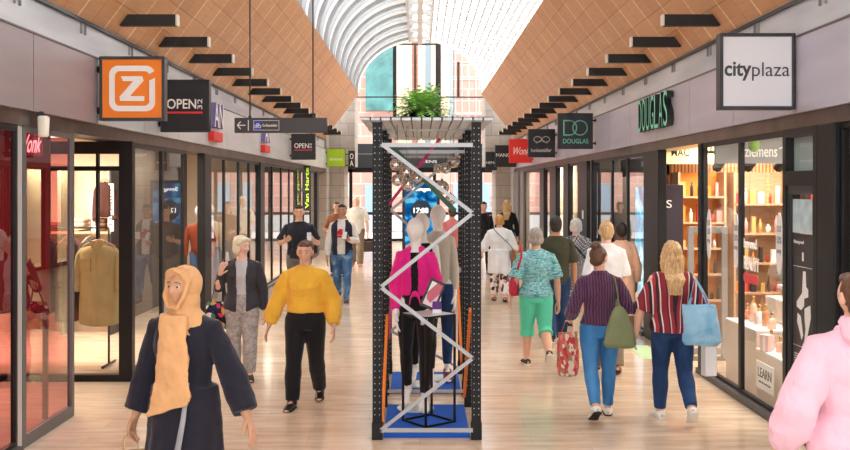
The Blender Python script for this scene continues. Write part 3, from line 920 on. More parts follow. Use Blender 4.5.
# fern on the roof
root = empty('potted_fern', (ax(423, 8.6), 8.6, TZ + 0.042), label='bushy green fern on top of the slatted rack roof', cat='plant')
MB().lathe([(0.10, 0), (0.13, 0.10), (0.135, 0.10), (0.12, 0.10)], n=20).build('pot', M_dark, root)
M_leaf = mat('fern green', rgb(150, 200, 96), 0.5, var=0.5, vscale=14)
mb = MB(); rnd = random.Random(3)
for i in range(190):
    a = rnd.uniform(0, 2 * PI); L = rnd.uniform(0.20, 0.31); el = rnd.uniform(0.05, 1.35)
    d = Vector((math.cos(a) * 1.0, math.sin(a) * 0.8, 0))
    p = Vector((d.x * 0.05, d.y * 0.05, 0.10)); v = (d * math.cos(el) + Vector((0, 0, math.sin(el)))).normalized()
    side = Vector((-d.y, d.x, 0)).normalized(); pts = []
    for k in range(8):
        pts.append(p.copy()); p = p + v * (L / 7); v = (v + Vector((0, 0, -0.17))).normalized()
    for k in range(7):
        wv = 0.027 * math.sin(PI * (k + 1.2) / 8.4)
        c = (pts[k] + pts[k + 1]) / 2; t = (pts[k + 1] - pts[k]).normalized()
        for sg in (-1, 1):
            q = c + side * sg * wv * 2.1 + t * 0.02 + Vector((0, 0, -0.006))
            mb.quad(pts[k], q, pts[k] + t * 0.022)
        mb.quad(pts[k] - side * 0.002, pts[k] + side * 0.002, pts[k + 1] + side * 0.002, pts[k + 1] - side * 0.002)
mb.build('frond', M_leaf, root)

# blue carpeted boards
for nm, lab, y0, y1 in (('carpeted_board', 'blue carpeted floor board under the front rack', 7.765, 8.835), ('carpeted_board', 'blue carpeted floor board under the rear rack', 9.43, 10.40)):
    o = MB().box(-0.30, 0.41, y0, y1, 0, 0.03).build(nm, M_blue, bevel=0.006)
    tag(o, lab, 'board')

# mirror balls
tm = NT('mirror tile'); pb = tm.principled(Roughness=0.12, Metallic=1.0)
br = tm.n('TexBrick', offset=0.0); tc = tm.n('TexCoord'); mp = tm.n('Mapping')
sp = tm.n('SeparateXYZ'); tm.l(tc.outputs['Object'], sp.inputs[0])
at = tm.n('Math', operation='ARCTAN2'); tm.l(sp.outputs['Y'], at.inputs[0]); tm.l(sp.outputs['X'], at.inputs[1])
cb = tm.n('CombineXYZ'); mz = tm.n('Math', operation='MULTIPLY'); mz.inputs[1].default_value = 16.0; tm.l(sp.outputs['Z'], mz.inputs[0])
tm.l(at.outputs[0], cb.inputs[0]); tm.l(mz.outputs[0], cb.inputs[1]); tm.l(cb.outputs[0], br.inputs['Vector'])
for k, val in (('Scale', 1.0), ('Mortar Size', 0.02), ('Bias', 0.0), ('Brick Width', 0.33), ('Row Height', 0.27)): br.inputs[k].default_value = val
br.inputs['Color1'].default_value = rgb(250, 248, 244); br.inputs['Color2'].default_value = rgb(196, 190, 184); br.inputs['Mortar'].default_value = rgb(90, 86, 82)
tm.l(br.outputs['Color'], pb.inputs['Base Color']); pb.inputs['Metallic'].default_value = 0.82
bp = tm.n('Bump', i_Strength=0.6, i_Distance=0.02); tm.l(br.outputs['Fac'], bp.inputs['Height']); tm.l(bp.outputs['Normal'], pb.inputs['Normal'])
M_mirror = tm.m
def mirror_ball(px, py, pr, Y, label, grp):
    s = FPX / Y; r = pr / s
    root = empty('mirror_ball', (ax(px, Y), Y, az(py, Y)), label=label, cat='mirror ball', group=grp)
    b = MB().ball((0, 0, 0), r, 26, 20); b.sm = [False] * len(b.sm); b.build('ball', M_mirror, root)
    mb = MB(); mb.tube([(0, 0, r), (0, 0, TZ + 0.012 - root.location.z)], 0.002, 5); mb.tube([(0, 0, r - 0.004), (0, 0, r + 0.015)], 0.012, 8); mb.build('hanging_cord', M_dark, root)
for a in ((396, 164.5, 6.5, 8.30, 'mirror ball at the upper left of the left hanging cluster'), (406.5, 172, 7.6, 8.45, 'mirror ball in the middle of the left hanging cluster'),
          (397.5, 180, 6.2, 8.20, 'mirror ball at the lower left of the left hanging cluster'), (408, 184, 7.0, 8.32, 'lowest mirror ball of the left hanging cluster'), (417.0, 178, 5.4, 8.65, 'small mirror ball at the right of the left hanging cluster')):
    mirror_ball(*a, 'mirror balls hanging on the left in the front rack')
for a in ((453.5, 161.5, 6.4, 9.75, 'topmost mirror ball of the right hanging cluster'), (445.6, 168, 5.8, 9.70, 'second mirror ball of the slanting right hanging row'), (438.0, 168.5, 5.0, 9.90, 'small mirror ball at the left end of the right row'),
          (442, 187.5, 7.2, 9.65, 'large mirror ball hanging below the right row'), (450.5, 199.5, 5.6, 9.95, 'lowest mirror ball behind the large right one')):
    mirror_ball(*a, 'mirror balls hanging on the right in the rear rack')

# black wire pedestal with a framed picture and a pouch
Yp = 8.18
root = empty('wire_pedestal', (0.075, Yp, 0.032), R(38), label='open black wire frame pedestal in front of the pink-bloused mannequin', cat='pedestal')
mb = MB(); a = 0.158; H = 0.93; t = 0.016
for sx in (-1, 1):
    for sy in (-1, 1): mb.box(sx * a - t / 2, sx * a + t / 2, sy * a - t / 2, sy * a + t / 2, 0, H)
for z in (0.0, H - t):
    for s in (-1, 1):
        mb.box(-a, a, s * a - t / 2, s * a + t / 2, z, z + t); mb.box(s * a - t / 2, s * a + t / 2, -a, a, z, z + t)
mb.build('wire_frame', M_black, root)
MB().box(-a, a, -a, a, H - 0.003, H + 0.003).build('glass_top', mat('pale plate', rgb(214, 220, 222), 0.2), root)
root = empty('framed_picture', (0.06, Yp - 0.02, 0.032 + H + 0.005), label='black framed tablet-sized picture leaning on the wire pedestal', cat='picture')
pic = MB().box(-0.072, 0.072, -0.008, 0.008, 0, 0.26).build('frame', M_signblack, root, bevel=0.004)
tp = NT('magazine cover'); pp = tp.principled(Roughness=0.25); v = tp.coords((9, 9, 6)); vo = tp.n('TexVoronoi', i_Scale=1.1); tp.l(v, vo.inputs['Vector'])
tp.l(tp.ramp(vo.outputs['Color'], [(0.2, rgb(226, 200, 206)), (0.5, rgb(236, 236, 240)), (0.62, rgb(196, 90, 110)), (0.8, rgb(90, 100, 120))], 'CONSTANT'), pp.inputs['Base Color'])
pic2 = MB().box(-0.052, 0.052, -0.011, -0.0085, 0.025, 0.235).build('cover', tp.m, root)
root.rotation_euler = (R(-14), R(24), 0); root.location.z += 0.04
root = empty('cosmetic_pouch', (0.145, Yp - 0.02, 0.032 + H + 0.005), label='small purple and white pouch standing on the wire pedestal', cat='pouch')
mb = MB(); mb.loft([((0, 0, 0), (0.035, 0, 0), (0, 0.02, 0)), ((0, 0, 0.02), (0.042, 0, 0), (0, 0.028, 0)), ((0, 0, 0.07), (0.04, 0, 0), (0, 0.022, 0)), ((0, 0, 0.10), (0.036, 0, 0), (0, 0.005, 0))], 16); mb.build('body', mat('purple fabric', rgb(96, 50, 128), 0.7), root)
mb = MB(); mb.box(-0.038, 0.038, -0.030, -0.024, 0.0, 0.035); mb.build('white_band', M_white, root)

# digital totem beyond the racks
Y = 23.7
root = empty('digital_totem', (ax(421, Y), Y, 0), label='black totem with a blue screen showing the time 17:08', cat='screen')
w = 0.47
MB().box(-w, w, 0, 0.16, 0, 2.22).build('casing', M_signblack, root, bevel=0.015)
ts = NT('blue wave screen'); e = ts.n('Emission', i_Strength=0.42)
v = ts.coords((1.2, 1, 1.6)); wv = ts.n('TexNoise', i_Scale=1.6, i_Detail=3.0); wv.inputs['Distortion'].default_value = 1.2; ts.l(v, wv.inputs['Vector'])
ts.l(ts.ramp(wv.outputs['Fac'], [(0.3, rgb(6, 40, 88)), (0.5, rgb(16, 110, 176)), (0.62, rgb(110, 200, 230)), (0.75, rgb(20, 120, 180))]), e.inputs['Color'])
ts.l(e.outputs[0], ts.out.inputs['Surface'])
MB().box(-0.40, 0.40, -0.012, 0.0, 0.55, 2.14).build('screen', ts.m, root)
mb = MB(); mb.tube([(0, -0.02, 1.46), (0, -0.012, 1.46)], 0.26, 32, False); mb.build('clock_disc', mat('dark teal disc', rgb(12, 50, 76), 0.4), root)
M_lit = mat('lit white', (1, 1, 1, 1), 0.5, emit=0.9)
mb = MB(); put_text(mb, '17:08', (-0.18, -0.024, 1.40), (0.36, 0, 0), (0, 0, 0.13), (0, 0.003, 0), 0.012); mb.build('clock_digits', M_lit, root)
mb = MB(); put_text(mb, 'Bewegen', (-0.22, -0.018, 1.92), (0.46, 0, 0), (0, 0, 0.13), (0, 0.003, 0), 0.008); mb.build('headline', M_lit, root)
# ------------------------------------------------------------------ shop interiors
def wallbox(name, x0, x1, y0, y1, z0, z1, m):
    a, b = sorted((x0, x1))
    return tag(MB().box(a, b, y0, y1, z0, z1).build(name, m), kind='structure')
M_cream = mat('cream wall', rgb(244, 222, 196), 0.7, var=0.05, vscale=2)
M_redwall = mat('red shop wall', rgb(128, 20, 30), 0.6)
M_ceil = mat('shop ceiling', rgb(236, 230, 222), 0.8)
M_greywall = mat('warm grey wall', rgb(150, 140, 132), 0.7, var=0.1, vscale=2)
M_shelfwood = mat('oak shelf', rgb(196, 160, 128), 0.5, var=0.15, vscale=6, stretch=(1, 8, 8))
def lamp(x, y, z, sx, sy, power, col, label):
    root = empty('ceiling_light', (x, y, z), label=label, cat='light')
    MB().box(-sx / 2, sx / 2, -sy / 2, sy / 2, 0.0, 0.05).build('housing', M_white, root, bevel=0.006)
    MB().box(-sx / 2 + 0.02, sx / 2 - 0.02, -sy / 2 + 0.02, sy / 2 - 0.02, -0.006, 0.0).build('diffuser', mat('lamp diffuser', rgb(255, 246, 230), 0.5, emit=3.0), root)
    li = bpy.data.lights.new('light', 'AREA'); li.shape = 'RECTANGLE'; li.size = sx; li.size_y = sy; li.energy = power; li.color = col
    lo = bpy.data.objects.new('lamp_glow', li); COL.objects.link(lo); lo.parent = root; lo.location = (0, 0, -0.02)
WARM = (1.0, 0.86, 0.68); NEUT = (1.0, 0.93, 0.84)

# left: red shop and clothes shop share one ceiling
wallbox('ceiling_left', -9, -3.15, 4, 31, 2.76, 2.86, M_ceil)
wallbox('wall_left', -9, -8.9, 4, 31, 0, 2.76, M_cream)
wallbox('wall_left', -8.9, -3.18, 3.9, 4.0, 0, 2.76, M_redwall)
wallbox('wall_left', -8.9, -4.25, 13.6, 13.7, 0, 2.76, M_cream)
wallbox('wall_left', -8.9, -3.2, 18.35, 18.45, 0, 2.76, M_cream)
wallbox('wall_left', -5.2, -5.1, 18.45, 31, 0, 2.76, mat('dusky wall', rgb(138, 122, 116), 0.7, var=0.1, vscale=2))
wallbox('wall_left', -9, -3.3, 31.0, 31.1, 0, 3.0, M_stone)
lamp(-4.4, 6.6, 2.70, 0.8, 1.2, 14, (1.0, 0.85, 0.8), 'ceiling light panel behind the red tinted window')
lamp(-4.8, 11.6, 2.70, 1.8, 1.6, 66, WARM, 'ceiling light panel over the tan shirt in the clothes shop')
lamp(-3.9, 15.4, 2.70, 0.7, 1.4, 9, WARM, 'ceiling light panel over the brown sweater display')
lamp(-4.2, 23.0, 2.70, 0.7, 5.0, 90, NEUT, 'long ceiling light panel in the farthest shop on the left')

root = empty('red_backdrop', (-4.0, 8.42, 0.0), label='red display backdrop behind the tinted window', cat='backdrop')
MB().box(-0.9, 0.72, -0.02, 0.02, 0.95, 2.6).build('panel', M_redwall, root)
MB().box(-0.88, -0.84, -0.02, 0.02, 0, 0.95).build('leg', M_alu, root); MB().box(0.66, 0.70, -0.02, 0.02, 0, 0.95).build('leg', M_alu, root)
root = empty('window_sign', (-3.42, 8.30, 2.32), label='small red sign with white script inside the tinted window', cat='sign')
MB().box(-0.13, 0.12, 0, 0.02, 0, 0.22).build('plate', mat('crimson plate', rgb(206, 20, 60), 0.4), root)
mb = MB(); put_text(mb, 'Wonk', (-0.10, -0.004, 0.03), (0.20, 0, 0), (0, 0, 0.16), (0, 0.004, 0), 0.01, shear=0.15); mb.build('script_lettering', mat('lit script', (1, 0.93, 0.95, 1), 0.5, emit=0.8), root)
mb = MB(); mb.tube([(0, 0.01, 0.22), (0, 0.01, 0.42)], 0.004, 6); mb.build('hanger_wire', M_dark, root)
# white wall speaker hung under the fascia
Y = 7.62; root = empty('wall_speaker', (-3.02, Y, 2.62), label='small white speaker hung under the fascia by the tinted window', cat='speaker')
mb = MB(); mb.loft([((0, 0, -0.17), (0.030, 0, 0), (0, 0.028, 0)), ((0, 0, -0.155), (0.036, 0, 0), (0, 0.034, 0)), ((0, 0, -0.01), (0.042, 0, 0), (0, 0.04, 0)), ((0, 0, 0.0), (0.03, 0, 0), (0, 0.03, 0))], 20, power=4); mb.build('body', mat('ivory plastic', rgb(236, 230, 216), 0.5), root)
MB().box(-0.05, 0.0, -0.012, 0.012, -0.03, 0.035).build('bracket', M_dark, root)

# ---- garments
def garment(name, label, cat, loc, rz, m, w=0.25, L=0.72, group=None, sleeves=True, hook=True, collar=True, seed=1, top=0.0):
    """shirt hanging on a hanger; loc = hook point"""
    root = empty(name, loc, rz, label=label, cat=cat, group=group)
    rn = random.Random(seed)
    mb = MB(); secs = []
    prof = [(0.00, 0.055, 0.05), (0.02, 0.10, 0.055), (0.045, 0.62, 0.055), (0.085, 0.90, 0.075), (0.13, 0.97, 0.09), (0.25, 0.94, 0.10), (0.5, 0.93, 0.10), (0.75, 0.98, 0.10), (0.97, 1.0, 0.09), (1.0, 0.985, 0.07)]
    n = 40; vs = []; fs = []
    for i, (t, a, b) in enumerate(prof):
        for k in range(n):
            an = 2 * PI * k / n
            fold = 1 + 0.10 * math.sin(7 * an + 1.3 * i * 0.4 + seed) * min(1, t * 1.6)
            x = math.copysign(abs(math.cos(an)) ** 0.8, math.cos(an)) * w * a
            y = math.sin(an) * b * fold * (1.0)
            z = -0.09 - t * L - (0.03 * math.cos(an) ** 2 * (1 if t > 0.9 else 0)) * -1
            vs.append((x, y, z))
    for i in range(len(prof) - 1):
        for k in range(n):
            k2 = (k + 1) % n; fs.append((i * n + k, i * n + k2, (i + 1) * n + k2, (i + 1) * n + k))
    fs.append(tuple(range(n))); fs.append(tuple((len(prof) - 1) * n + k for k in range(n)))
    mb._add(vs, fs, True); body = mb.build('shirt_body', m, root)
    if sleeves:
        for s in (-1, 1):
            mb = MB(); mb.tube([(s * w * 0.74, 0, -0.175), (s * w * 0.94, -0.005, -0.24), (s * w * 1.06, -0.02, -0.42), (s * w * 1.10, -0.03, -0.58)], [(0.034, 0.045), (0.040, 0.050), (0.042, 0.052), (0.040, 0.048)], 14, True, True); mb.build('sleeve', m, root)
            mb = MB(); mb.tube([(s * w * 1.095, -0.03, -0.56), (s * w * 1.105, -0.03, -0.63)], 0.047, 14, True); mb.build('cuff', m, root)
    if collar:
        mb = MB()
        for s in (-1, 1): mb.prism([(0, 0), (s * 0.075, 0.02), (s * 0.085, -0.03), (s * 0.035, -0.075)], (0, -0.062, -0.075), (1, 0, 0), (0, 0.15, 1), (0, 0.012, 0))
        mb.tube([(0.07 * math.cos(R(a)), 0.05 * math.sin(R(a)), -0.075) for a in range(0, 181, 20)], 0.016, 8)
        mb.build('collar', m, root)
        mb = MB(); mb.box(-0.018, 0.018, -0.112, -0.098, -0.09 - L * 0.96, -0.15); mb.build('placket', m, root)
        mb = MB()
        for s in (-1, 1): mb.box(s * 0.11 - 0.06, s * 0.11 + 0.06, -0.108, -0.096, -0.40, -0.27); mb.box(s * 0.11 - 0.065, s * 0.11 + 0.065, -0.114, -0.096, -0.30, -0.26)
        mb.build('chest_pocket', m, root)
    if hook:
        mb = MB(); mb.tube([(0.02, 0, 0.03), (0.015, 0, 0.05), (-0.015, 0, 0.05), (-0.02, 0, 0.02), (0, 0, 0.0), (0, 0, -0.06)], 0.004, 6); h = mb.build('hook', M_alu, root)
        mb = MB(); mb.tube([(-w * 0.8, 0, -0.13), (-w * 0.3, 0, -0.075), (0, 0, -0.055), (w * 0.3, 0, -0.075), (w * 0.8, 0, -0.13)], 0.012, 8, True, True); mb.build('hanger', M_shelfwood, root)
    return root
M_tan = mat('tan linen', rgb(184, 164, 114), 0.85, var=0.10, vscale=5, bump=0.35, bscale=26)
Yr = 10.55
garment('hanging_shirt', 'long tan linen shirt on a wooden hanger behind the glass door', 'shirt', (ax(99, Yr), Yr, 1.52), R(-8), M_tan, 0.235, 0.92, seed=2)
# rail carrying it and dark clothes behind
root = empty('clothes_rail', (-4.35, 10.9, 0), label='dark metal clothes rail behind the tan shirt', cat='clothes rail')
mb = MB(); mb.tube([(-0.85, 0, 0.02), (-0.85, 0, 1.58), (0.78, 0, 1.58), (0.78, 0, 0.02)], 0.014, 8); mb.build('rail_frame', M_dark, root)
for x in (-0.85, 0.78):
    mb = MB(); mb.tube([(x, -0.22, 0.02), (x, 0.22, 0.02)], 0.016, 8); mb.build('foot', M_dark, root)
mb = MB(); mb.tube([(0.57, 0, 1.565), (0.57, -0.37, 1.565)], 0.008, 8); mb.build('display_arm', M_dark, root)
cols = [rgb(44, 40, 40), rgb(80, 60, 48), rgb(216, 200, 180), rgb(52, 50, 54), rgb(96, 40, 34), rgb(48, 52, 50)]
nm = ['black', 'brown', 'cream', 'charcoal', 'rust red', 'dark green']
for i in range(6):
    garment('hanging_garment', '%s top, %s from the glass on the dark clothes rail' % (nm[i], ('sixth', 'fifth', 'fourth', 'third', 'second', 'first')[i]), 'top', (-5.05 + 0.255 * i, 10.9, 1.545), R(72), mat('garment ' + nm[i], cols[i], 0.85, bump=0.2), 0.2, 0.85 if i % 2 else 0.95, 'tops on the rail behind the tan shirt', True, True, False, seed=i)
# wall shelf with folded stacks and white tags
root = empty('clothes_shelf', (-4.9, 13.35, 0), label='oak wall shelf with folded clothes in the clothes shop', cat='shelf')
for i, z in enumerate((0.55, 0.98, 1.40)):
    MB().box(-0.75, 0.62, -0.22, 0.22, z, z + 0.035).build('shelf_board', M_shelfwood, root)
for x in (-0.75, -0.07, 0.60): MB().box(x, x + 0.025, -0.20, 0.22, 0, 2.3).build('upright', M_dark, root)
rn = random.Random(11)
fcols = [('beige', rgb(222, 200, 172)), ('brown', rgb(120, 86, 60)), ('white', rgb(236, 232, 226)), ('dark blue', rgb(44, 52, 78)), ('rust', rgb(156, 72, 48))]
k = 0
for z in (0.585, 1.015, 1.435):
    for x in (-0.55, -0.25, 0.12, 0.42):
        cn, cc = fcols[k % 5]; k += 1
        o = empty('folded_stack', (-4.9 + x, 13.30, z + 0.003), label='%s folded garment on the %s board of the oak shelf, %s' % (cn, {0.585: 'lowest', 1.015: 'second', 1.435: 'third'}[z], {-0.55: 'far end', -0.25: 'middle left', 0.12: 'middle right', 0.42: 'near end'}[x]), cat='folded clothes', group='folded clothes on the oak shelf')
        mb = MB(); nl = rn.randint(1, 3)
        for q in range(nl): mb.loft([((0, 0, q * 0.06 + 0.0), (0.11, 0, 0), (0, 0.13, 0)), ((0, 0, q * 0.06 + 0.028), (0.125, 0, 0), (0, 0.145, 0)), ((0, 0, q * 0.06 + 0.056), (0.11, 0, 0), (0, 0.13, 0))], 20, power=5)
        mb.build('folded_layer', mat('folded ' + cn, cc, 0.85, bump=0.2), o)
for px, zz, h, lab in ((96.5, 1.437, 0.52, 'tall white lettered card standing on the oak shelf, nearer the frame'), (113, 1.437, 0.66, 'taller white lettered card standing on the oak shelf by the stile')):
    Y = 13.25; root = empty('lettered_card', (ax(px, Y), Y - 0.1, zz), label=lab, cat='card')
    MB().box(-0.04, 0.04, 0, 0.02, 0, h).build('card', M_white, root)
    mb = MB(); put_text(mb, 'DENIM', (0.025, -0.003, 0.08), (0, 0, h - 0.16), (-0.05, 0, 0), (0, 0.003, 0)); mb.build('lettering', M_lettergrey, root)
garment('hanging_jacket', 'dark red-brown jacket hung above the oak shelf', 'jacket', (ax(105, 13.2), 13.2, 2.22), 0.2, mat('garment maroon', rgb(70, 36, 30), 0.85), 0.11, 0.50, None, True, True, False, 5)
# brown sweater display in the open bay
def bust(name, label, loc, m_top, m_body, H=1.6):
    root = empty(name, loc, label=label, cat='mannequin')
    mb = MB()
    mb.loft([((0, 0, 0.95), (0.15, 0, 0), (0, 0.10, 0)), ((0, 0, 1.05), (0.14, 0, 0), (0, 0.10, 0)), ((0, 0, 1.25), (0.17, 0, 0), (0, 0.115, 0)), ((0, 0, 1.40), (0.17, 0, 0), (0, 0.09, 0)), ((0, 0, 1.46), (0.07, 0, 0), (0, 0.06, 0))], 24); mb.build('sweater', m_top, root)
    for s in (-1, 1):
        mb = MB(); mb.tube([(s * 0.165, 0, 1.37), (s * 0.225, 0, 1.18), (s * 0.22, -0.06, 0.95)], [0.06, 0.055, 0.045], 12, True, True); mb.build('sleeve', m_top, root)
    mb = MB(); mb.tube([(0, 0, 1.45), (0, -0.005, 1.54)], 0.045, 14); mb.ball((0, -0.015, 1.64), (0.075, 0.092, 0.11)); mb.build('head', m_body, root)
    mb = MB()
    for s in (-1, 1): mb.tube([(s * 0.08, 0, 0.98), (s * 0.085, 0, 0.5), (s * 0.09, 0, 0.06)], [0.088, 0.062, 0.045], 14)
    mb.build('trousers', mat('mid blue denim', rgb(70, 90, 126), 0.8), root)
    mb = MB(); mb.tube([(0, 0, 0), (0, 0, 0.012)], 0.17, 24, False); mb.tube([(0.09, 0, 0.01), (0.09, 0, 0.08)], 0.02, 8); mb.tube([(-0.09, 0, 0.01), (-0.09, 0, 0.08)], 0.02, 8); mb.build('base', M_alu, root)
    return root
M_mannw = mat('white mannequin gloss', rgb(240, 238, 236), 0.28)
bust('display_mannequin', 'mannequin in a rust brown sweater inside the open shop bay', (-3.62, 15.6, 0), mat('rust knit', rgb(150, 70, 44), 0.9, bump=0.3), M_mannw)
bust('display_mannequin', 'mannequin in a cream sweater inside the open shop bay', (-3.75, 17.0, 0), mat('cream knit', rgb(236, 216, 190), 0.9, bump=0.3), M_mannw)
wallbox('wall_left', -4.6, -4.5, 13.7, 18.35, 0, 2.76, mat('dark umber wall', rgb(104, 92, 84), 0.7))

# lime vertical sign
Y = 25.2; root = empty('vertical_sign', (-3.0, Y, 1.42), label='tall black vertical sign with lime green lettering on the far left shop', cat='sign')
MB().box(-0.08, 0.08, 0, 0.06, 0, 1.20).build('board', M_signblack, root)
mb = MB(); put_text(mb, 'Van Harte', (0.05, -0.004, 0.06), (0, 0, 1.08), (-0.095, 0, 0), (0, 0.004, 0), 0.02); mb.build('lettering', mat('lime lettering', rgb(176, 214, 40), 0.5, emit=0.25), root)
MB().box(-0.12, -0.08, 0.01, 0.05, 0.5, 0.6).build('bracket', M_dark, root)

# ------------------------------------------------------------------ right shops
wallbox('ceiling_right', 3.15, 9, 4, 31, 2.80, 2.90, M_ceil)
wallbox('wall_right', 8.9, 9, 4, 31, 0, 2.8, M_cream)
wallbox('wall_right', 3.2, 8.9, 3.9, 4.0, 0, 2.8, M_greywall)
tw = NT('warm timber slat wall'); pw = tw.principled(Roughness=0.5); v = tw.coords((1, 1, 1)); wv = tw.n('TexWave', i_Scale=3.2, wave_type='BANDS', bands_direction='X'); tw.l(v, wv.inputs['Vector'])
tw.l(tw.ramp(wv.outputs['Fac'], [(0.0, rgb(150, 88, 40)), (0.15, rgb(222, 174, 128)), (0.85, rgb(232, 186, 142)), (1.0, rgb(150, 88, 40))]), pw.inputs['Base Color'])
M_slatwall = tw.m
wallbox('wall_right', 3.18, 8.9, 13.2, 13.3, 0, 2.8, M_slatwall)
wallbox('wall_right', 4.4, 4.5, 13.3, 24.2, 0, 2.8, mat('dark taupe wall', rgb(92, 84, 80), 0.7))
wallbox('wall_right', 4.0, 4.1, 24.2, 31, 0, 2.8, mat('pale yellow wall', rgb(240, 226, 182), 0.7))
wallbox('wall_right', 3.3, 9, 31.0, 31.1, 0, 3.0, M_stone)
lamp(4.4, 8.6, 2.74, 1.4, 1.8, 36, NEUT, 'ceiling light panel over the window display of bottles')
lamp(4.3, 12.0, 2.74, 1.2, 1.0, 34, WARM, 'ceiling light panel over the warm lit shelves')
lamp(3.8, 15.2, 2.74, 0.5, 2.6, 30, NEUT, 'ceiling light strip by the blue screen wall')
lamp(3.75, 19.2, 2.74, 0.4, 3.4, 40, WARM, 'ceiling light strip beyond the black pillar')
lamp(3.6, 26.3, 2.74, 0.4, 3.2, 80, WARM, 'ceiling light strip in the pale yellow window')

# infoboard in the narrow bay
root = empty('information_board', (GX - 0.012, 7.675, 0.45), label='tall black information board with a white floor map in the narrow bay', cat='board')
MB().box(-0.012, 0.005, -0.215, 0.215, 0, 1.22).build('board', mat('umber board', rgb(54, 46, 46), 0.45), root)
MB().box(-0.012, 0.005, -0.215, 0.215, 1.225, 1.50).build('tinted_header', mat('pale aqua header', rgb(184, 206, 212), 0.4, var=0.2, vscale=9), root)
mb = MB(); o = (-0.014, 0, 0); u = (0, -1, 0); vv = (0, 0, 1); wv_ = (0.002, 0, 0)
for poly in ([(-0.13, 0.66), (-0.02, 0.74), (0.0, 0.92), (0.05, 0.92), (0.06, 0.80), (0.10, 0.78), (0.10, 0.72), (0.02, 0.70), (0.02, 0.64), (-0.04, 0.60), (-0.13, 0.62)],
             [(-0.11, 0.57), (-0.05, 0.55), (0.0, 0.40), (-0.03, 0.36), (-0.08, 0.44), (-0.12, 0.50)],
             [(0.03, 0.62), (0.14, 0.66), (0.15, 0.56), (0.10, 0.44), (0.07, 0.36), (0.02, 0.34), (0.05, 0.46), (0.03, 0.54)],
             [(0.10, 0.18), (0.15, 0.22), (0.16, 0.13), (0.12, 0.11)], [(-0.02, 1.00), (0.01, 1.00), (0.01, 1.07), (-0.02, 1.07)]):
    mb.prism(poly, o, u, vv, wv_)
mb.build('floor_map', M_signwhite, root)
mb = MB()
for z in (0.30, 0.95): mb.prism([(-0.20, z), (0.20, z), (0.20, z + 0.004), (-0.20, z + 0.004)], o, u, vv, wv_)
mb.build('divider', M_signwhite, root); mb = MB(); put_text(mb, 'Plattegrond', (-0.014, 0.19, 1.13), (0, -0.20, 0), (0, 0, 0.035), wv_); mb.build('title', M_signwhite, root); mb = MB()
for i in range(11):
    for c in range(2):
        x = -0.18 + 0.19 * c; mb.prism([(x, 0.03 + 0.02 * i), (x + 0.10 + 0.05 * ((i * 7 + c * 3) % 3) / 2, 0.03 + 0.02 * i), (x + 0.10 + 0.05 * ((i * 7 + c * 3) % 3) / 2, 0.037 + 0.02 * i), (x, 0.037 + 0.02 * i)], o, u, vv, wv_)
mb.build('small_print', M_signwhite, root)

# decals on the panes
def decal(Y, zc, label):
    root = empty('window_decal', (GX - 0.004, Y, zc), label=label, cat='decal')
    mb = MB(); mb.loft([((-0.002, 0, 0), (0, 0.075, 0), (0, 0, 0.27)), ((0.002, 0, 0), (0, 0.075, 0), (0, 0, 0.27))], 28, True, False); mb.build('white_oval', M_white, root)
    for i, s in enumerate(('tot', '50%', 'korting')):
        mb = MB(); put_text(mb, s, (-0.004, 0.05, 0.10 - 0.10 * i), (0, -0.10, 0), (0, 0, 0.06), (0.001, 0, 0)); mb.build('lettering', mat('grey print', rgb(130, 130, 132), 0.6), root)
decal(10.25, 1.54, 'white oval sticker on the pane beside the shop entrance')
decal(9.36, 1.52, 'white oval sticker by the middle mullion of the display window')
decal(8.24, 1.56, 'white oval sticker on the pane beside the information board')
root = empty('window_lettering', (GX - 0.003, 8.9, 1.2), label='white lettering beyond BEAUTY with a red pill on the display pane', cat='lettering')
mb = MB(); put_text(mb, 'beyond', (-0.002, 0.24, 0.24), (0, -0.34, 0), (0, 0, 0.12), (0.003, 0, 0), 0.012); put_text(mb, 'BEAUTY', (-0.002, 0.24, 0.06), (0, -0.40, 0), (0, 0, 0.13), (0.003, 0, 0), 0.012); mb.build('white_letters', M_white, root)
mb = MB(); mb.prism(rrect(-0.25, 0.14, -0.06, 0.03, 0.04), (-0.002, 0, 0), (0, -1, 0), (0, 0, 1), (0.003, 0, 0)); mb.build('red_pill', mat('coral red', rgb(226, 70, 74), 0.5), root)
root = empty('window_card', (GX + 0.06, 8.75, 0.12), label='white card lettered LEARN low in the display window', cat='card')
root.location.z = 0.17
MB().box(-0.006, 0.0, -0.22, 0.22, 0, 0.25).build('card', M_white, root)
mb = MB(); put_text(mb, 'LEARN', (-0.009, 0.17, 0.11), (0, -0.34, 0), (0, 0, 0.09), (0.003, 0, 0), 0.01); mb.build('lettering', M_lettergrey, root); mb = MB(); put_text(mb, 'make the most of you', (-0.009, 0.15, 0.05), (0, -0.30, 0), (0, 0, 0.03), (0.003, 0, 0)); mb.build('lettering', M_lettergrey, root)

# window display: white stepped stand and bottles
def stepped(name, label, x0, x1, y0, y1, steps, m):
    root = empty(name, ((x0 + x1) / 2, (y0 + y1) / 2, 0), label=label, cat='display stand')
    dx = (x1 - x0) / 2; dy = (y1 - y0) / 2; n = len(steps)
    for i, z in enumerate(steps):
        a = -dx + 2 * dx * i / n
        MB().box(a, -dx + 2 * dx * (i + 1) / n, -dy, dy, 0, z).build('step', m, root, bevel=0.006)
        MB().box(a - 0.004, -dx + 2 * dx * (i + 1) / n, -dy - 0.006, dy + 0.006, z, z + 0.02).build('step_top', M_white, root)
    return root
M_ivory = mat('ivory lacquer', rgb(232, 214, 196), 0.35)
stepped('display_plinth', 'ivory stepped plinth of bottles in the display window', 3.24, 4.10, 8.08, 9.15, (0.48, 0.72, 0.98), M_ivory)
stepped('display_plinth', 'ivory stepped plinth behind the middle mullion', 3.30, 4.15, 9.32, 10.25, (0.62, 0.86), M_ivory)
BOT = []
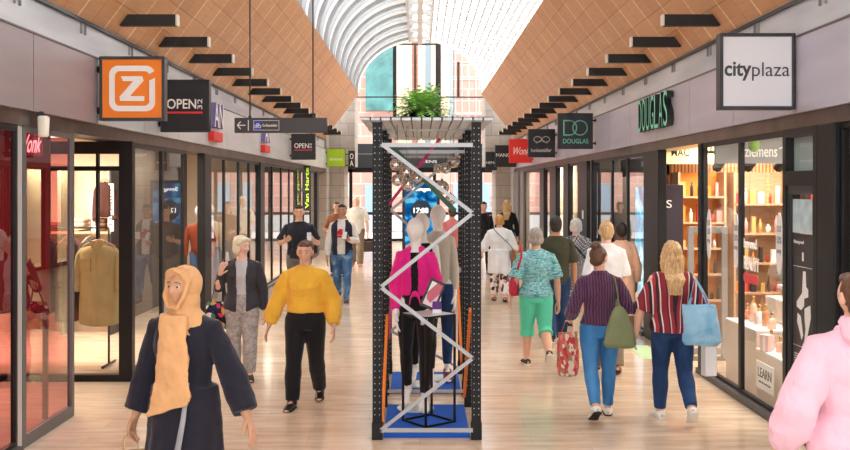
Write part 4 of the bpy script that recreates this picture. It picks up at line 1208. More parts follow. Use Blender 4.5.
M_peach = mat('peach glass', rgb(244, 190, 160), 0.15, coat=0.6); M_pinkg = mat('pale pink glass', rgb(240, 206, 204), 0.15, coat=0.6); M_amber = mat('amber glass', rgb(206, 130, 84), 0.15, coat=0.6)
M_gold = mat('gold cap', rgb(214, 176, 110), 0.25, 0.9); M_pkbox = mat('blush carton', rgb(240, 190, 186), 0.55)
bn = {'peach': M_peach, 'pink': M_pinkg, 'amber': M_amber}
def bottle(loc, kind, sc, label, group, shape=0):
    root = empty('perfume_bottle', loc, random.uniform(-0.4, 0.4), label=label, cat='bottle', group=group)
    if shape == 0: mb = MB().lathe([(0.03 * sc, 0), (0.034 * sc, 0.01 * sc), (0.034 * sc, 0.13 * sc), (0.022 * sc, 0.155 * sc), (0.012 * sc, 0.165 * sc)], n=16)
    else: mb = MB().loft([((0, 0, 0), (0.04 * sc, 0, 0), (0, 0.024 * sc, 0)), ((0, 0, 0.09 * sc), (0.044 * sc, 0, 0), (0, 0.026 * sc, 0)), ((0, 0, 0.11 * sc), (0.014 * sc, 0, 0), (0, 0.014 * sc, 0))], 20, power=4)
    mb.build('bottle_body', bn[kind], root)
    z = 0.165 * sc if shape == 0 else 0.11 * sc
    MB().lathe([(0.015 * sc, z), (0.016 * sc, z + 0.05 * sc), (0.012 * sc, z + 0.055 * sc)], n=12).build('cap', M_gold, root)
kinds = ['peach', 'pink', 'amber']; rn = random.Random(5)
rows = [(3.37, 0.50, 'lowest', 8.20, 9.05, 7), (3.66, 0.74, 'middle', 8.20, 9.05, 6), (3.95, 1.0, 'top', 8.20, 9.05, 5)]
ordn = ['first', 'second', 'third', 'fourth', 'fifth', 'sixth', 'seventh']
for x, z, nm_, ya, yb, n in rows:
    for i in range(n):
        kd = kinds[(i + n) % 3]; sc = rn.choice((0.9, 1.1, 1.35))
        bottle((x + rn.uniform(-0.03, 0.03), ya + (yb - ya) * i / (n - 1), z), kd, sc, '%s bottle, %s from the near end of the %s plinth step' % (kd, ordn[i], nm_), 'bottles on the stepped plinth', i % 2)
for i, (x, y, z, w_, h_) in enumerate(((3.61, 8.30, 0.74, 0.10, 0.22), (3.62, 8.75, 0.74, 0.11, 0.26), (3.80, 8.55, 1.0, 0.12, 0.24), (3.82, 8.98, 1.0, 0.10, 0.30), (3.26, 8.95, 0.50, 0.09, 0.16))):
    root = empty('gift_box', (x, y, z), 0.2 * i, label='blush gift carton, %s from the information board on the plinth' % ordn[i], cat='box', group='blush cartons on the plinth')
    MB().box(-w_ / 2, w_ / 2, -w_ / 2, w_ / 2, 0, h_).build('carton', M_pkbox, root, bevel=0.004)
    MB().box(-w_ / 2 - 0.002, w_ / 2 + 0.002, -0.012, 0.012, 0, h_ + 0.002).build('ribbon', M_white, root)
rows = [(3.50, 0.64, 'lower', 9.45, 10.15, 5), (3.92, 0.88, 'upper', 9.45, 10.15, 5)]
for x, z, nm_, ya, yb, n in rows:
    for i in range(n):
        kd = kinds[(i * 2) % 3]
        bottle((x, ya + (yb - ya) * i / (n - 1), z), kd, rn.choice((1.0, 1.2)), '%s bottle, %s along the %s step behind the mullion' % (kd, ordn[i], nm_), 'bottles behind the middle mullion', (i + 1) % 2)
# roses
root = empty('rose_arrangement', (3.98, 9.85, 0.88), label='bowl of red roses with dark leaves in the display window', cat='flowers')
MB().lathe([(0.06, 0), (0.10, 0.05), (0.11, 0.12), (0.10, 0.12), (0.09, 0.06)], n=20).build('bowl', M_white, root)
mb = MB(); rn = random.Random(4)
for i in range(40):
    a = rn.uniform(0, 2 * PI); r = rn.uniform(0.05, 0.24); z = 0.12 + rn.uniform(0, 0.22); c = Vector((r * math.cos(a), r * math.sin(a), z)); d = Vector((math.cos(a), math.sin(a), rn.uniform(-0.3, 0.6))).normalized(); s = d.orthogonal().normalized()
    mb.quad(c - d * 0.05, c + s * 0.028, c + d * 0.06, c - s * 0.028)
mb.tube([(0, 0, 0.05), (0.02, 0.01, 0.3)], 0.01, 6); mb.build('leaves', mat('dark leaf', rgb(44, 66, 44), 0.6), root)
for i in range(9):
    a = 2.39996 * i; r = 0.045 * math.sqrt(i) + 0.01
    mb = MB(); c = (r * math.cos(a), r * math.sin(a), 0.36 - r * 0.5)
    for q in range(3): mb.lathe([(0.012 + 0.014 * q, -0.02), (0.028 + 0.008 * q, 0.005 - 0.004 * q), (0.020 + 0.012 * q, 0.03 - 0.010 * q), (0.016 + 0.012 * q, 0.028 - 0.010 * q)], c, 12)
    mb.build('rose', mat('rose red', rgb(206, 52, 66), 0.6), root)
# lime bouquet in glass vase
root = empty('flower_vase', (4.55, 10.9, 0.9), label='vase of yellow-green foliage deeper inside the display shop', cat='vase')
MB().lathe([(0.05, 0), (0.06, 0.02), (0.045, 0.2), (0.055, 0.25)], n=18).build('vase', M_pinkg, root)
mb = MB()
for i in range(110):
    a = rn.uniform(0, 2 * PI); r = rn.uniform(0, 0.2); c = Vector((r * math.cos(a), r * math.sin(a), 0.25 + rn.uniform(0, 0.38))); d = Vector((rn.uniform(-1, 1), rn.uniform(-1, 1), rn.uniform(-0.2, 1))).normalized(); s = d.orthogonal().normalized()
    mb.quad(c - d * 0.04, c + s * 0.022, c + d * 0.06, c - s * 0.022)
mb.build('foliage', mat('lime foliage', rgb(178, 190, 58), 0.6, var=0.3), root)
# display counter under vase
root = empty('shop_counter', (4.75, 10.95, 0), label='timber counter carrying the green foliage vase', cat='counter')
MB().box(-0.5, 0.5, -0.25, 0.25, 0, 0.86).build('body', M_shelfwood, root, bevel=0.006); MB().box(-0.53, 0.53, -0.28, 0.28, 0.86, 0.90).build('worktop', M_white, root)
# grey hanging pelmet with letters
root = empty('hanging_pelmet', (4.45, 10.45, 2.31), label='grey pelmet with white mirrored lettering and skyline inside the display shop', cat='pelmet')
MB().box(-1.2, 1.2, 0, 0.05, 0, 0.30).build('board', mat('pelmet grey', rgb(128, 132, 132), 0.5), root)
mb = MB(); put_text(mb, 'ziemens', (-0.88, -0.004, 0.07), (0.36, 0, 0), (0, 0, 0.12), (0, 0.004, 0), 0.01)
pts = [(-0.50, 0.16), (-0.38, 0.22), (-0.33, 0.18), (-0.27, 0.23), (-0.2, 0.12), (-0.12, 0.17), (0.1, 0.12)]
for a, b in zip(pts, pts[1:]): mb.bar((a[0], -0.004, a[1]), (b[0], -0.004, b[1]), 0.012, 0.006, (0, 1, 0))
mb.build('white_lettering', M_white, root)
mb = MB()
for x in (-1.1, 1.1): mb.tube([(x, 0.025, 0.30), (x, 0.025, 0.49)], 0.008, 6)
mb.build('suspension', M_dark, root)
root = empty('green_lantern', (ax(754, 10.2), 10.2, 2.50), label='small green lantern hanging in front of the grey pelmet', cat='lantern')
MB().ball((0, 0, 0), (0.06, 0.06, 0.075)).build('shade', mat('leaf green', rgb(120, 170, 50), 0.5), root)
mb = MB(); mb.tube([(0, 0, 0.07), (0, 0, 0.30)], 0.006, 6); mb.build('cord', M_dark, root)
# spotlights on a track
root = empty('light_track', (4.3, 11.1, 2.44), label='black lighting track below the ceiling of the display shop', cat='light track')
MB().box(-0.95, 1.4, -0.02, 0.02, 0, 0.035).build('rail', M_black, root)
mb = MB()
for x in (-0.9, 1.3): mb.tube([(x, 0, 0.035), (x, 0, 0.36)], 0.008, 6)
mb.build('drop_rod', M_black, root)
for i in range(6):
    x = 3.50 + 0.36 * i
    o = empty('spotlight', (x, 11.1, 2.44), label='black track spotlight, %s from the shop entrance side' % ordn[i], cat='spotlight', group='spotlights on the black track')
    mb = MB(); mb.tube([(0, 0, 0), (0, 0, -0.09)], 0.010, 8); mb.build('stem', M_black, o)
    mb = MB(); mb.tube([(0, -0.06, -0.10), (0, 0.09, -0.16)], [0.050, 0.058], 16, False); mb.build('barrel', M_black, o)
    mb = MB(); mb.tube([(0, 0.088, -0.159), (0, 0.094, -0.1615)], 0.048, 16, False); mb.build('lens', mat('lamp lens', rgb(255, 236, 200), 0.4, emit=2.0), o)
# shelving with products against the slat wall
M_orsh = mat('amber lit backing', rgb(240, 160, 70), 0.6)
def unit(x0, x1, label, back, zs, seed, names):
    root = empty('shelf_unit', ((x0 + x1) / 2, 13.0, 0), label=label, cat='shelf unit')
    w = (x1 - x0) / 2
    MB().box(-w, w, 0.14, 0.17, 0, 2.25).build('back_panel', back, root)
    for s in (-1, 1): MB().box(s * w - 0.015, s * w + 0.015, -0.18, 0.17, 0, 2.25).build('side_panel', M_shelfwood, root)
    for z in zs: MB().box(-w, w, -0.18, 0.14, z, z + 0.025).build('shelf_board', M_shelfwood, root)
    rn = random.Random(seed); pal = [('white', rgb(240, 236, 230)), ('pink', rgb(232, 160, 160)), ('red', rgb(200, 60, 50)), ('amber', rgb(220, 140, 60)), ('dark', rgb(60, 46, 44)), ('gold', rgb(206, 170, 100))]
    for zi, z in enumerate(zs):
        x = -w + 0.07; i = 0
        while x < w - 0.05:
            cn, cc = rn.choice(pal); ww = rn.uniform(0.04, 0.075); hh = rn.uniform(0.10, 0.24)
            o = MB(); m = mat('carton ' + cn, cc, 0.45)
            if rn.random() < 0.5: o.box(-ww / 2, ww / 2, -0.03, 0.03, 0, hh)
            else: o.lathe([(ww * 0.45, 0), (ww * 0.45, hh * 0.7), (ww * 0.2, hh * 0.8), (ww * 0.2, hh)], n=12)
            q = o.build('product', m); q.location = (root.location.x + x, 12.93, z + 0.026)
            tag(q, '%s product, %s on shelf %s of the %s' % (cn, (ordn + ['eighth', 'ninth', 'tenth', 'eleventh', 'twelfth'])[i], ('one', 'two', 'three', 'four', 'five')[zi], names), 'product', 'products on the ' + names)
            x += ww + rn.uniform(0.03, 0.06); i += 1
unit(3.50, 4.12, 'amber backed shelf unit seen through the shop entrance', M_orsh, (0.5, 0.85, 1.2, 1.55, 1.9), 3, 'amber shelf unit')
unit(4.25, 5.0, 'timber shelf unit behind the display window, next to the amber one', M_shelfwood, (0.6, 1.0, 1.4, 1.8), 9, 'timber shelf unit')
unit(5.08, 5.85, 'dark backed shelf unit at the far end of the slat wall', mat('dark back', rgb(90, 54, 40), 0.6), (0.6, 1.0, 1.4, 1.8), 13, 'dark shelf unit')
root = empty('header_sign', (3.62, 12.7, 2.36), label='lit beige header box with dark letters above the shop entrance shelves', cat='sign')
MB().box(-0.42, 0.42, 0, 0.12, 0, 0.30).build('box', mat('lit beige', rgb(246, 212, 150), 0.5, emit=0.12), root)
mb = MB(); put_text(mb, 'MAC', (-0.26, -0.004, 0.10), (0.24, 0, 0), (0, 0, 0.11), (0, 0.004, 0), 0.012); mb.build('lettering', M_signblack, root)
mb = MB(); mb.tube([(0, 0.06, 0.30), (0, 0.06, 0.445)], 0.012, 6); mb.build('drop_rod', M_dark, root)
# purple panel and security gate at the entrance
root = empty('poster_stand', (3.28, 12.3, 0), label='dark purple poster stand with a peach stripe just inside the entrance', cat='poster stand')
MB().box(-0.12, 0.13, 0, 0.04, 0.06, 2.08).build('panel', mat('aubergine panel', rgb(44, 36, 50), 0.4), root, bevel=0.005)
mb = MB(); mb.box(-0.12, 0.13, -0.12, 0.16, 0, 0.06); mb.build('foot', M_dark, root)
mb = MB(); put_text(mb, 'S', (-0.09, -0.004, 1.78), (0.07, 0, 0), (0, 0, 0.10), (0, 0.004, 0)); mb.build('white_letter', M_white, root)
mb = MB(); mb.prism([(-0.12, 1.0), (0.13, 0.86), (0.13, 1.02), (0.0, 1.12), (-0.12, 1.14)], (0, -0.004, 0), (1, 0, 0), (0, 0, 1), (0, 0.004, 0)); mb.build('peach_stripe', mat('peach print', rgb(240, 150, 110), 0.5), root)
root = empty('security_gate', (3.42, 11.3, 0), label='grey security gate standing in the shop entrance', cat='security gate')
mb = MB()
for x in (-0.2, 0.2): mb.box(x - 0.035, x + 0.035, -0.02, 0.02, 0, 1.58)
mb.box(-0.165, 0.165, -0.02, 0.02, 1.50, 1.58); mb.box(-0.165, 0.165, -0.02, 0.02, 0.06, 0.14); mb.build('gate_frame', mat('gate grey', rgb(150, 148, 148), 0.4), root, bevel=0.006)
MB().box(-0.26, 0.26, -0.1, 0.1, 0, 0.02).build('base_plate', M_alu, root)

# blue reflection screen and dark header in the window beyond the black pillar
root = empty('reflection_screen', (3.50, 14.3, 0.35), label='added teal and blue reflected screen wall behind the panes beyond the black pillar', cat='reflection screen')  # glowing panel added in place of a screen's reflection in the panes
tt = NT('reflected screen'); pp = tt.principled(Roughness=0.3); v = tt.coords((1, 1.0, 1.3)); n1 = tt.n('TexNoise', i_Scale=1.6, i_Detail=6.0); n1.inputs['Distortion'].default_value = 0.8; tt.l(v, n1.inputs['Vector'])
oc = tt.ramp(n1.outputs['Fac'], [(0.3, rgb(10, 34, 60)), (0.45, rgb(20, 80, 120)), (0.56, rgb(70, 150, 170)), (0.64, rgb(160, 210, 220)), (0.74, rgb(40, 80, 160))])
tt.l(oc, pp.inputs['Base Color']); tt.l(oc, pp.inputs['Emission Color']); pp.inputs['Emission Strength'].default_value = 1.1
MB().box(0, 0.06, -1.15, 1.15, 0, 1.70).build('reflection_panel', tt.m, root)
root = empty('dark_header', (3.42, 14.7, 2.22), label='dark header with white words above the reflected screen wall', cat='sign')
MB().box(0, 0.05, -1.5, 1.5, 0, 0.28).build('board', M_signblack, root)
mb = MB(); put_text(mb, 'We adviseren', (-0.004, 0.0, 0.13), (0, -1.0, 0), (0, 0, 0.10), (0.004, 0, 0)); mb.build('lettering', M_white, root); mb = MB(); put_text(mb, 'parfum', (-0.004, -0.2, 0.03), (0, -0.7, 0), (0, 0, 0.07), (0.004, 0, 0)); mb.build('lettering', M_white, root)
mb = MB(); mb.tube([(0.025, -1.2, 0.28), (0.025, -1.2, 0.58)], 0.01, 6); mb.tube([(0.025, 1.2, 0.28), (0.025, 1.2, 0.58)], 0.01, 6); mb.build('drop_rod', M_dark, root)
# white notice on the black pillar
root = empty('door_sign', (GX - 0.0505, 17.9, 1.45), label='small white notice on the black pillar left of the blue window', cat='notice')
MB().box(-0.006, 0.0, -0.08, 0.08, 0, 0.16).build('card', M_white, root)
# ------------------------------------------------------------------ people
BAKE = []      # (object, extra MB or None): modifiers are applied in one pass at the end
def V(*a): return Vector(a)
_tex = bpy.data.textures.new('cloth folds', 'CLOUDS'); _tex.noise_scale = 0.12; _tex.noise_depth = 2
_tex2 = bpy.data.textures.new('hair locks', 'CLOUDS'); _tex2.noise_scale = 0.05
def remesh(o, vox, smooth=3, disp=0.0, tex=None, dec=0.0):
    m = o.modifiers.new('r', 'REMESH'); m.mode = 'VOXEL'; m.voxel_size = vox; m.use_smooth_shade = True
    if smooth:
        s = o.modifiers.new('s', 'SMOOTH'); s.iterations = smooth; s.factor = 0.5
    if disp:
        d = o.modifiers.new('d', 'DISPLACE'); d.texture = tex or _tex; d.strength = disp * 1.3; d.mid_level = 0.5; d.texture_coords = 'LOCAL'
def skin(name, col): return mat(name, col, 0.5, 0, 0.4, var=0.05, vscale=12, sheen=0.1)
SKIN = {'light': rgb(222, 172, 146), 'fair': rgb(232, 186, 164), 'olive': rgb(192, 142, 110), 'brown': rgb(120, 80, 58)}

def smoothstep(a, b, x):
    t = max(0.0, min(1.0, (x - a) / (b - a))); return t * t * (3 - 2 * t)

def head_fn(H, faceless=False):
    """deform a unit ball (already scaled) into a head; forward is -Y"""
    rx, ry, rz = 0.047 * H, 0.058 * H, 0.068 * H
    def fn(p):
        x, y, z = p.x / rx, p.y / ry, p.z / rz
        t = smoothstep(0.15, -1.0, z)                   # towards the chin
        x *= 1 - 0.36 * t
        if y > 0: y *= 1 - 0.42 * t                      # nape goes in
        if y < 0: y *= 1 - 0.10 * t
        if z < -0.4 and y < 0: y -= 0.10 * smoothstep(-0.55, -0.95, z)
        if z < -0.8: z = -0.8 + (z + 0.8) * 0.75
        if not faceless and y < 0:
            f = smoothstep(0.0, -0.6, y)
            g = lambda cx, cz, sx, sz: math.exp(-((x - cx) / sx) ** 2 - ((z - cz) / sz) ** 2)
            y += f * 0.14 * (g(0.40, 0.02, 0.22, 0.13) + g(-0.40, 0.02, 0.22, 0.13))    # sockets
            y -= f * 0.07 * g(0, 0.22, 0.7, 0.10)                                       # brow
            y -= f * (0.30 * g(0, -0.30, 0.13, 0.10) + 0.18 * g(0, -0.12, 0.10, 0.16))  # nose
            y -= f * 0.10 * (g(0, -0.555, 0.24, 0.045) + g(0, -0.655, 0.22, 0.05))      # lips
            y += f * 0.06 * g(0, -0.605, 0.26, 0.02)
            y -= f * 0.05 * (g(0.55, -0.25, 0.25, 0.2) + g(-0.55, -0.25, 0.25, 0.2))    # cheeks
        elif faceless and y < 0:
            f = smoothstep(0.0, -0.6, y)
            y -= f * 0.12 * math.exp(-(x / 0.2) ** 2 - ((z + 0.25) / 0.3) ** 2)
        return V(x * rx, y * ry, z * rz)
    return fn, (rx, ry, rz)

def person(label, H, X, Y, heading, legs, arms, skin_m, wear, hair=None, build=1.0, lean=0.0, head=(0, 0), shoulders=0.100, name='person', cat='person', group=None,
           face=True, eyes=True, faceless=False, base_z=0.0, vox=0.009, hips=1.0, fingers=True, female=True, eye_col=None, brow_col=None):
    """heading 0 = facing the camera (-Y); 180 = walking away.  legs: {'L':(hip, knee, toe_down),'R':...} in degrees, +X is the left side.
    arms: {'L': (dir_upper, dir_fore, palm_normal, curl)}"""
    root = empty(name, (X, Y, base_z), R(heading), label=label, cat=cat, group=group)
    J = {}
    # legs
    for sd, sx in (('L', 1), ('R', -1)):
        hf, kf, toe, *spread = legs[sd]
        sp = spread[0] if spread else 1.0
        hip = V(sx * 0.052 * H * hips, 0, 0.515 * H)
        d1 = V(sx * math.sin(R(sp)), -math.sin(R(hf)), -math.cos(R(hf))).normalized()
        knee = hip + d1 * 0.245 * H
        a = hf - kf
        d2 = V(0, -math.sin(R(a)), -math.cos(R(a))).normalized()
        ank = knee + d2 * 0.232 * H
        ft = V(sx * 0.12, -math.cos(R(toe)), -math.sin(R(toe))).normalized()
        fu = V(0, -math.sin(R(toe)), math.cos(R(toe)))
        heel = ank - fu * 0.038 * H - ft * 0.030 * H
        ball = ank - fu * 0.038 * H + ft * 0.075 * H
        tip = ball + (ft * 0.030 * H if toe < 12 else V(sx * 0.1, -math.cos(R(toe * 0.35)), -math.sin(R(toe * 0.35))) * 0.03 * H)
        J[sd] = dict(hip=hip, knee=knee, ank=ank, ft=ft, fu=fu, heel=heel, ball=ball, tip=tip)
    zmin = min(min(J[s][k].z for k in ('heel', 'ball', 'tip')) for s in 'LR')
    sh = V(0, 0, -zmin)
    for s in 'LR':
        for k in ('hip', 'knee', 'ank', 'heel', 'ball', 'tip'): J[s][k] = J[s][k] + sh
    dz = sh.z
    b = build
    def T(z): return V(0, -math.tan(R(lean)) * (z - 0.53) * H, z * H + dz)
    # torso profile: z, rx, ry
    if female:
        prof = [(0.47, 0.070, 0.055), (0.495, 0.094, 0.066), (0.53, 0.101 * hips, 0.070), (0.57, 0.092, 0.062), (0.615, 0.076, 0.052), (0.67, 0.080, 0.056), (0.725, 0.088, 0.070), (0.765, 0.090, 0.058), (0.792, 0.088, 0.050), (0.812, 0.068, 0.043), (0.830, 0.044, 0.037), (0.85, 0.033, 0.034)]
    else:
        prof = [(0.47, 0.068, 0.055), (0.495, 0.090, 0.064), (0.53, 0.094 * hips, 0.066), (0.57, 0.090, 0.062), (0.615, 0.087, 0.058), (0.67, 0.092, 0.060), (0.725, 0.100, 0.066), (0.765, 0.102, 0.062), (0.792, 0.100, 0.053), (0.812, 0.078, 0.046), (0.832, 0.050, 0.041), (0.85, 0.038, 0.039)]
    prof = [(z, rx * b, ry * b) for z, rx, ry in prof]
    def torso(mb, z0, z1, off, flare=0.0, extra=None):
        secs = []
        zs = sorted(set([z0] + [p[0] for p in prof if z0 < p[0] < z1] + [z1]))
        for z in zs:
            if z <= prof[0][0]: rx, ry = prof[0][1] * 1.25, prof[0][2] * 1.2
            else:
                for i in range(len(prof) - 1):
                    if prof[i][0] <= z <= prof[i + 1][0]:
                        u = (z - prof[i][0]) / (prof[i + 1][0] - prof[i][0])
                        rx = prof[i][1] + (prof[i + 1][1] - prof[i][1]) * u; ry = prof[i][2] + (prof[i + 1][2] - prof[i][2]) * u; break
                else: rx, ry = prof[-1][1], prof[-1][2]
            fl = flare * max(0, (0.62 - z)) / 0.15
            e = extra(z) if extra else 0
            secs.append((T(z), V(rx * H + off + fl + e, 0, 0), V(0, ry * H + off + fl + e, 0)))
        mb.loft(secs, 24)
    SW = shoulders * b
    A = {}
    for sd, sx in (('L', 1), ('R', -1)):
        du, dfv, pn, curl = arms[sd]
        s0 = T(0.790) + V(sx * SW * H, 0, 0)
        du = V(*du).normalized(); dfv = V(*dfv).normalized()
        el = s0 + du * 0.168 * H; wr = el + dfv * 0.150 * H
        A[sd] = dict(s=s0, e=el, w=wr, du=du, df=dfv, pn=V(*pn).normalized(), curl=curl, sx=sx)
    # ---- body
    mb = MB()
    torso(mb, 0.47, 0.85, 0.0)
    mb.tube([T(0.82), T(0.845), T(0.868) + V(0, -0.004 * H, 0), T(0.895) + V(0, -0.006 * H, 0)], [0.040 * H * b ** 0.5, 0.034 * H * b ** 0.5, 0.032 * H * b ** 0.5, 0.032 * H * b ** 0.5], 16)
    for sd in 'LR':
        a = A[sd]
        mb.tube([a['s'] - a['du'] * 0.01 * H + V(-a['sx'] * 0.02 * H, 0, 0.0), a['s'], a['s'] + (a['e'] - a['s']) * 0.4, a['e'], a['e'] + (a['w'] - a['e']) * 0.3, a['w']], [r * H * b ** 0.6 for r in (0.027, 0.029, 0.026, 0.0225, 0.0245, 0.0155)], 14, True, True)
        # palm
        n = a['pn']; f = a['df']; n = (n - f * n.dot(f)).normalized(); side = f.cross(n)
        p0 = a['w'] - f * 0.006 * H; p1 = a['w'] + f * 0.022 * H; p2 = a['w'] + f * 0.055 * H
        mb.loft([(p0, side * 0.0165 * H, n * 0.0115 * H), (p1, side * 0.023 * H, n * 0.0105 * H), (p2, side * 0.0245 * H, n * 0.0085 * H)], 14)
        a['palm_end'] = p2; a['n'] = n; a['side'] = side
        j = J[sd]
        mb.tube([j['hip'] + V(0, 0, 0.02 * H), j['hip'] + (j['knee'] - j['hip']) * 0.25, j['knee'] * 0.6 + j['hip'] * 0.4, j['knee'], j['knee'] + (j['ank'] - j['knee']) * 0.28, j['knee'] + (j['ank'] - j['knee']) * 0.65, j['ank']], [r * H * b ** 0.7 for r in (0.056, 0.054, 0.045, 0.034, 0.036, 0.028, 0.021)], 16, True, True)
        mb.tube([j['ank'] + j['fu'] * 0.01 * H, j['heel'] + j['fu'] * 0.02 * H + j['ft'] * 0.01 * H], 0.02 * H, 12, True, True)
        mb.tube([j['heel'] + j['fu'] * 0.018 * H + j['ft'] * 0.015 * H, j['ank'] - j['fu'] * 0.01 * H + j['ft'] * 0.03 * H, j['ball'] + j['fu'] * 0.012 * H, j['tip'] + j['fu'] * 0.010 * H], [(0.018 * H, 0.018 * H), (0.02 * H, 0.022 * H), (0.025 * H, 0.012 * H), (0.018 * H, 0.009 * H)], 12, True, True, ref=(1, 0, 0))
    body = mb.build('body', skin_m, root)
    if isinstance(skin_m, (list, tuple)): pass
    remesh(body, vox, 3)
    # ---- head + ears + fingers, joined into the same mesh after baking
    ex = MB(); ex.smooth = True
    fn, (rx, ry, rz) = head_fn(H, faceless)
    hc = T(0.868) + V(0, -0.010 * H, 0.064 * H)
    yaw, pitch = head
    HR = Matrix.Rotation(R(yaw), 3, 'Z') @ Matrix.Rotation(R(pitch), 3, 'X')
    def HP(x, y, z): return hc + HR @ V(x * H, y * H, z * H)
    ex.ball(hc, (rx, ry, rz), 44, 34, HR, fn)
    if not faceless:
        for sx in (-1, 1): ex.ball(HP(sx * 0.046, 0.008, -0.002), (0.006 * H, 0.012 * H, 0.019 * H), 10, 8, HR @ Matrix.Rotation(R(sx * 18), 3, 'Z'))
    for sd in 'LR':
        a = A[sd]; f = a['df']; n = a['n']; side = a['side']; sx = a['sx']; c = a['curl']
        # thumb side: towards the front of the body (forward -Y) when the arm hangs
        tside = side if side.dot(V(0, -1, 0.0001)) >= 0 else -side
        for k, (off, L) in enumerate(((0.0185, 0.042), (0.0062, 0.047), (-0.0062, 0.044), (-0.0185, 0.035))):
            p = a['palm_end'] + tside * off * H - f * 0.008 * H
            d = (f + tside * off * 2.0).normalized(); pts = [p]; ang = 0
            for q in range(3):
                ang = c * (0.35 + 0.3 * q)
                dd = (d * math.cos(R(ang)) + n * math.sin(R(ang))).normalized()
                p = p + dd * (L * H * (0.48, 0.32, 0.24)[q] + (0.008 * H if q == 0 else 0)); pts.append(p); 
                d = dd if q < 2 else d
            ex.tube(pts, [r * H for r in (0.0056, 0.0054, 0.0049, 0.0040)], 8, True, True)
        p = a['w'] + f * 0.016 * H + tside * 0.017 * H; d = (f * 0.75 + tside * 0.65 + n * 0.25).normalized(); pts = [p]
        p = p + d * 0.026 * H; pts.append(p); d = (d + f * 0.35 + n * 0.3 * c / 60).normalized(); p = p + d * 0.022 * H; pts.append(p)
        ex.tube(pts, [0.0075 * H, 0.0064 * H, 0.005 * H], 8, True, True)
    BAKE.append((body, ex, (hc, HR, H) if (face and not faceless) else None))
    # ---- eyes and brows
    if eyes and not faceless:
        for sx in (-1, 1):
            mb = MB(); mb.ball(HP(sx * 0.0190, -0.0462, 0.0010), 0.0060 * H, 14, 10); e = mb.build('eye', mat('eye white', rgb(206, 198, 192), 0.3), root)
            mb = MB(); c = HP(sx * 0.0190, -0.0462, 0.0010) + HR @ V(0, -0.0042 * H, 0); mb.ball(c, (0.0040 * H, 0.0031 * H, 0.0040 * H), 12, 8, HR); mb.build('iris', mat('dark iris', eye_col or rgb(52, 40, 34), 0.15), e)
            mb = MB(); mb.tube([HP(sx * 0.009, -0.0570, 0.0150), HP(sx * 0.020, -0.0555, 0.0172), HP(sx * 0.031, -0.0475, 0.0125)], [(0.0022 * H, 0.0014 * H), (0.0026 * H, 0.0016 * H), (0.0012 * H, 0.0010 * H)], 8, True, True); mb.build('eyebrow', mat('brow %s' % str(brow_col), brow_col or rgb(70, 52, 40), 0.8), root)
    P = dict(root=root, H=H, T=T, J=J, A=A, HP=HP, HR=HR, hc=hc, torso=torso, b=b, dz=dz)
    P['hands'] = {s: A[s]['w'] + A[s]['df'] * 0.06 * H for s in 'LR'}
    M = Matrix.Translation((X, Y, base_z)) @ Matrix.Rotation(R(heading), 4, 'Z')
    P['M'] = M
    for fnw in wear: fnw(P)
    if hair: hair(P)
    return P

def _yoke(mb, P, a, so):
    H = P['H']; k = P['b'] ** 0.5; T = P['T']; sx = a['sx']
    mb.ball(a['s'] + V(-sx * 0.004 * H, 0, -0.006 * H), 0.0285 * H * k + so * 0.55, 16, 12)
    mb.tube([T(0.832) + V(sx * 0.016 * H, 0.004 * H, 0), T(0.812) + V(sx * 0.05 * H * P['b'], 0.003 * H, 0), a['s'] + V(-sx * 0.006 * H, 0, 0.0)], [0.020 * H + so * 0.4, 0.022 * H * k + so * 0.5, 0.0265 * H * k + so * 0.5], 14, True, True)
# ---- clothing pieces: each returns a function that dresses a person
def top(m, hem=0.50, sleeve=1.0, off=0.012, flare=0.006, folds=0.012, neck=0.845, soff=None, vox=0.009, name='top', blouse=0.0, cuff=None, collar=False, hem_m=None):
    def f(P):
        H = P['H']; mb = MB()
        P['torso'](mb, hem, neck, off, flare, (lambda z: blouse * math.exp(-((z - hem - 0.04) / 0.05) ** 2)) if blouse else None)
        so = soff if soff is not None else off
        for sd in 'LR':
            a = P['A'][sd]
            pts = [a['s'] + V(-a['sx'] * 0.035 * H, 0, 0.0), a['s'], a['s'] + (a['e'] - a['s']) * 0.5]; rr = [0.024 * H + so * 0.4, 0.029 * H + so * 0.55, 0.0275 * H + so * 0.95]
            if sleeve <= 0: continue
            _yoke(mb, P, a, so)
            if sleeve < 0.5:
                pts[-1] = a['s'] + (a['e'] - a['s']) * sleeve * 2; rr[-1] = 0.031 * H + so * 1.5
            elif sleeve <= 1.0:
                pts += [a['e']]; rr += [0.0255 * H + so * 1.15]
                u = (sleeve - 0.5) * 2
                if u > 0.05:
                    pts += [a['e'] + (a['w'] - a['e']) * u * 0.55, a['e'] + (a['w'] - a['e']) * u]; rr += [0.0255 * H + so * 1.2, 0.0175 * H + so * 0.75]
            mb.tube(pts, [r * P['b'] ** 0.5 for r in rr], 16)
        o = mb.build(name, m, P['root']); remesh(o, vox, 3, folds); BAKE.append((o, None, None))
        if cuff:
            for sd in 'LR':
                a = P['A'][sd]; q = MB(); d = a['df']; c = a['w']; q.tube([c - d * 0.03 * H, c - d * 0.002 * H], 0.0185 * H + so * 0.7, 16); q.build('cuff', cuff, P['root'])
        if collar:
            q = MB(); T = P['T']
            for k in range(12):
                pass
            ring = [T(0.842) + V(0.040 * H * math.cos(R(t)), 0.040 * H * math.sin(R(t)), 0.006 * H * math.sin(R(t))) for t in range(-70, 251, 20)]
            q.tube(ring, [(0.007 * H, 0.013 * H)] * len(ring), 8, True, True); q.build('collar', m, P['root'])
    return f
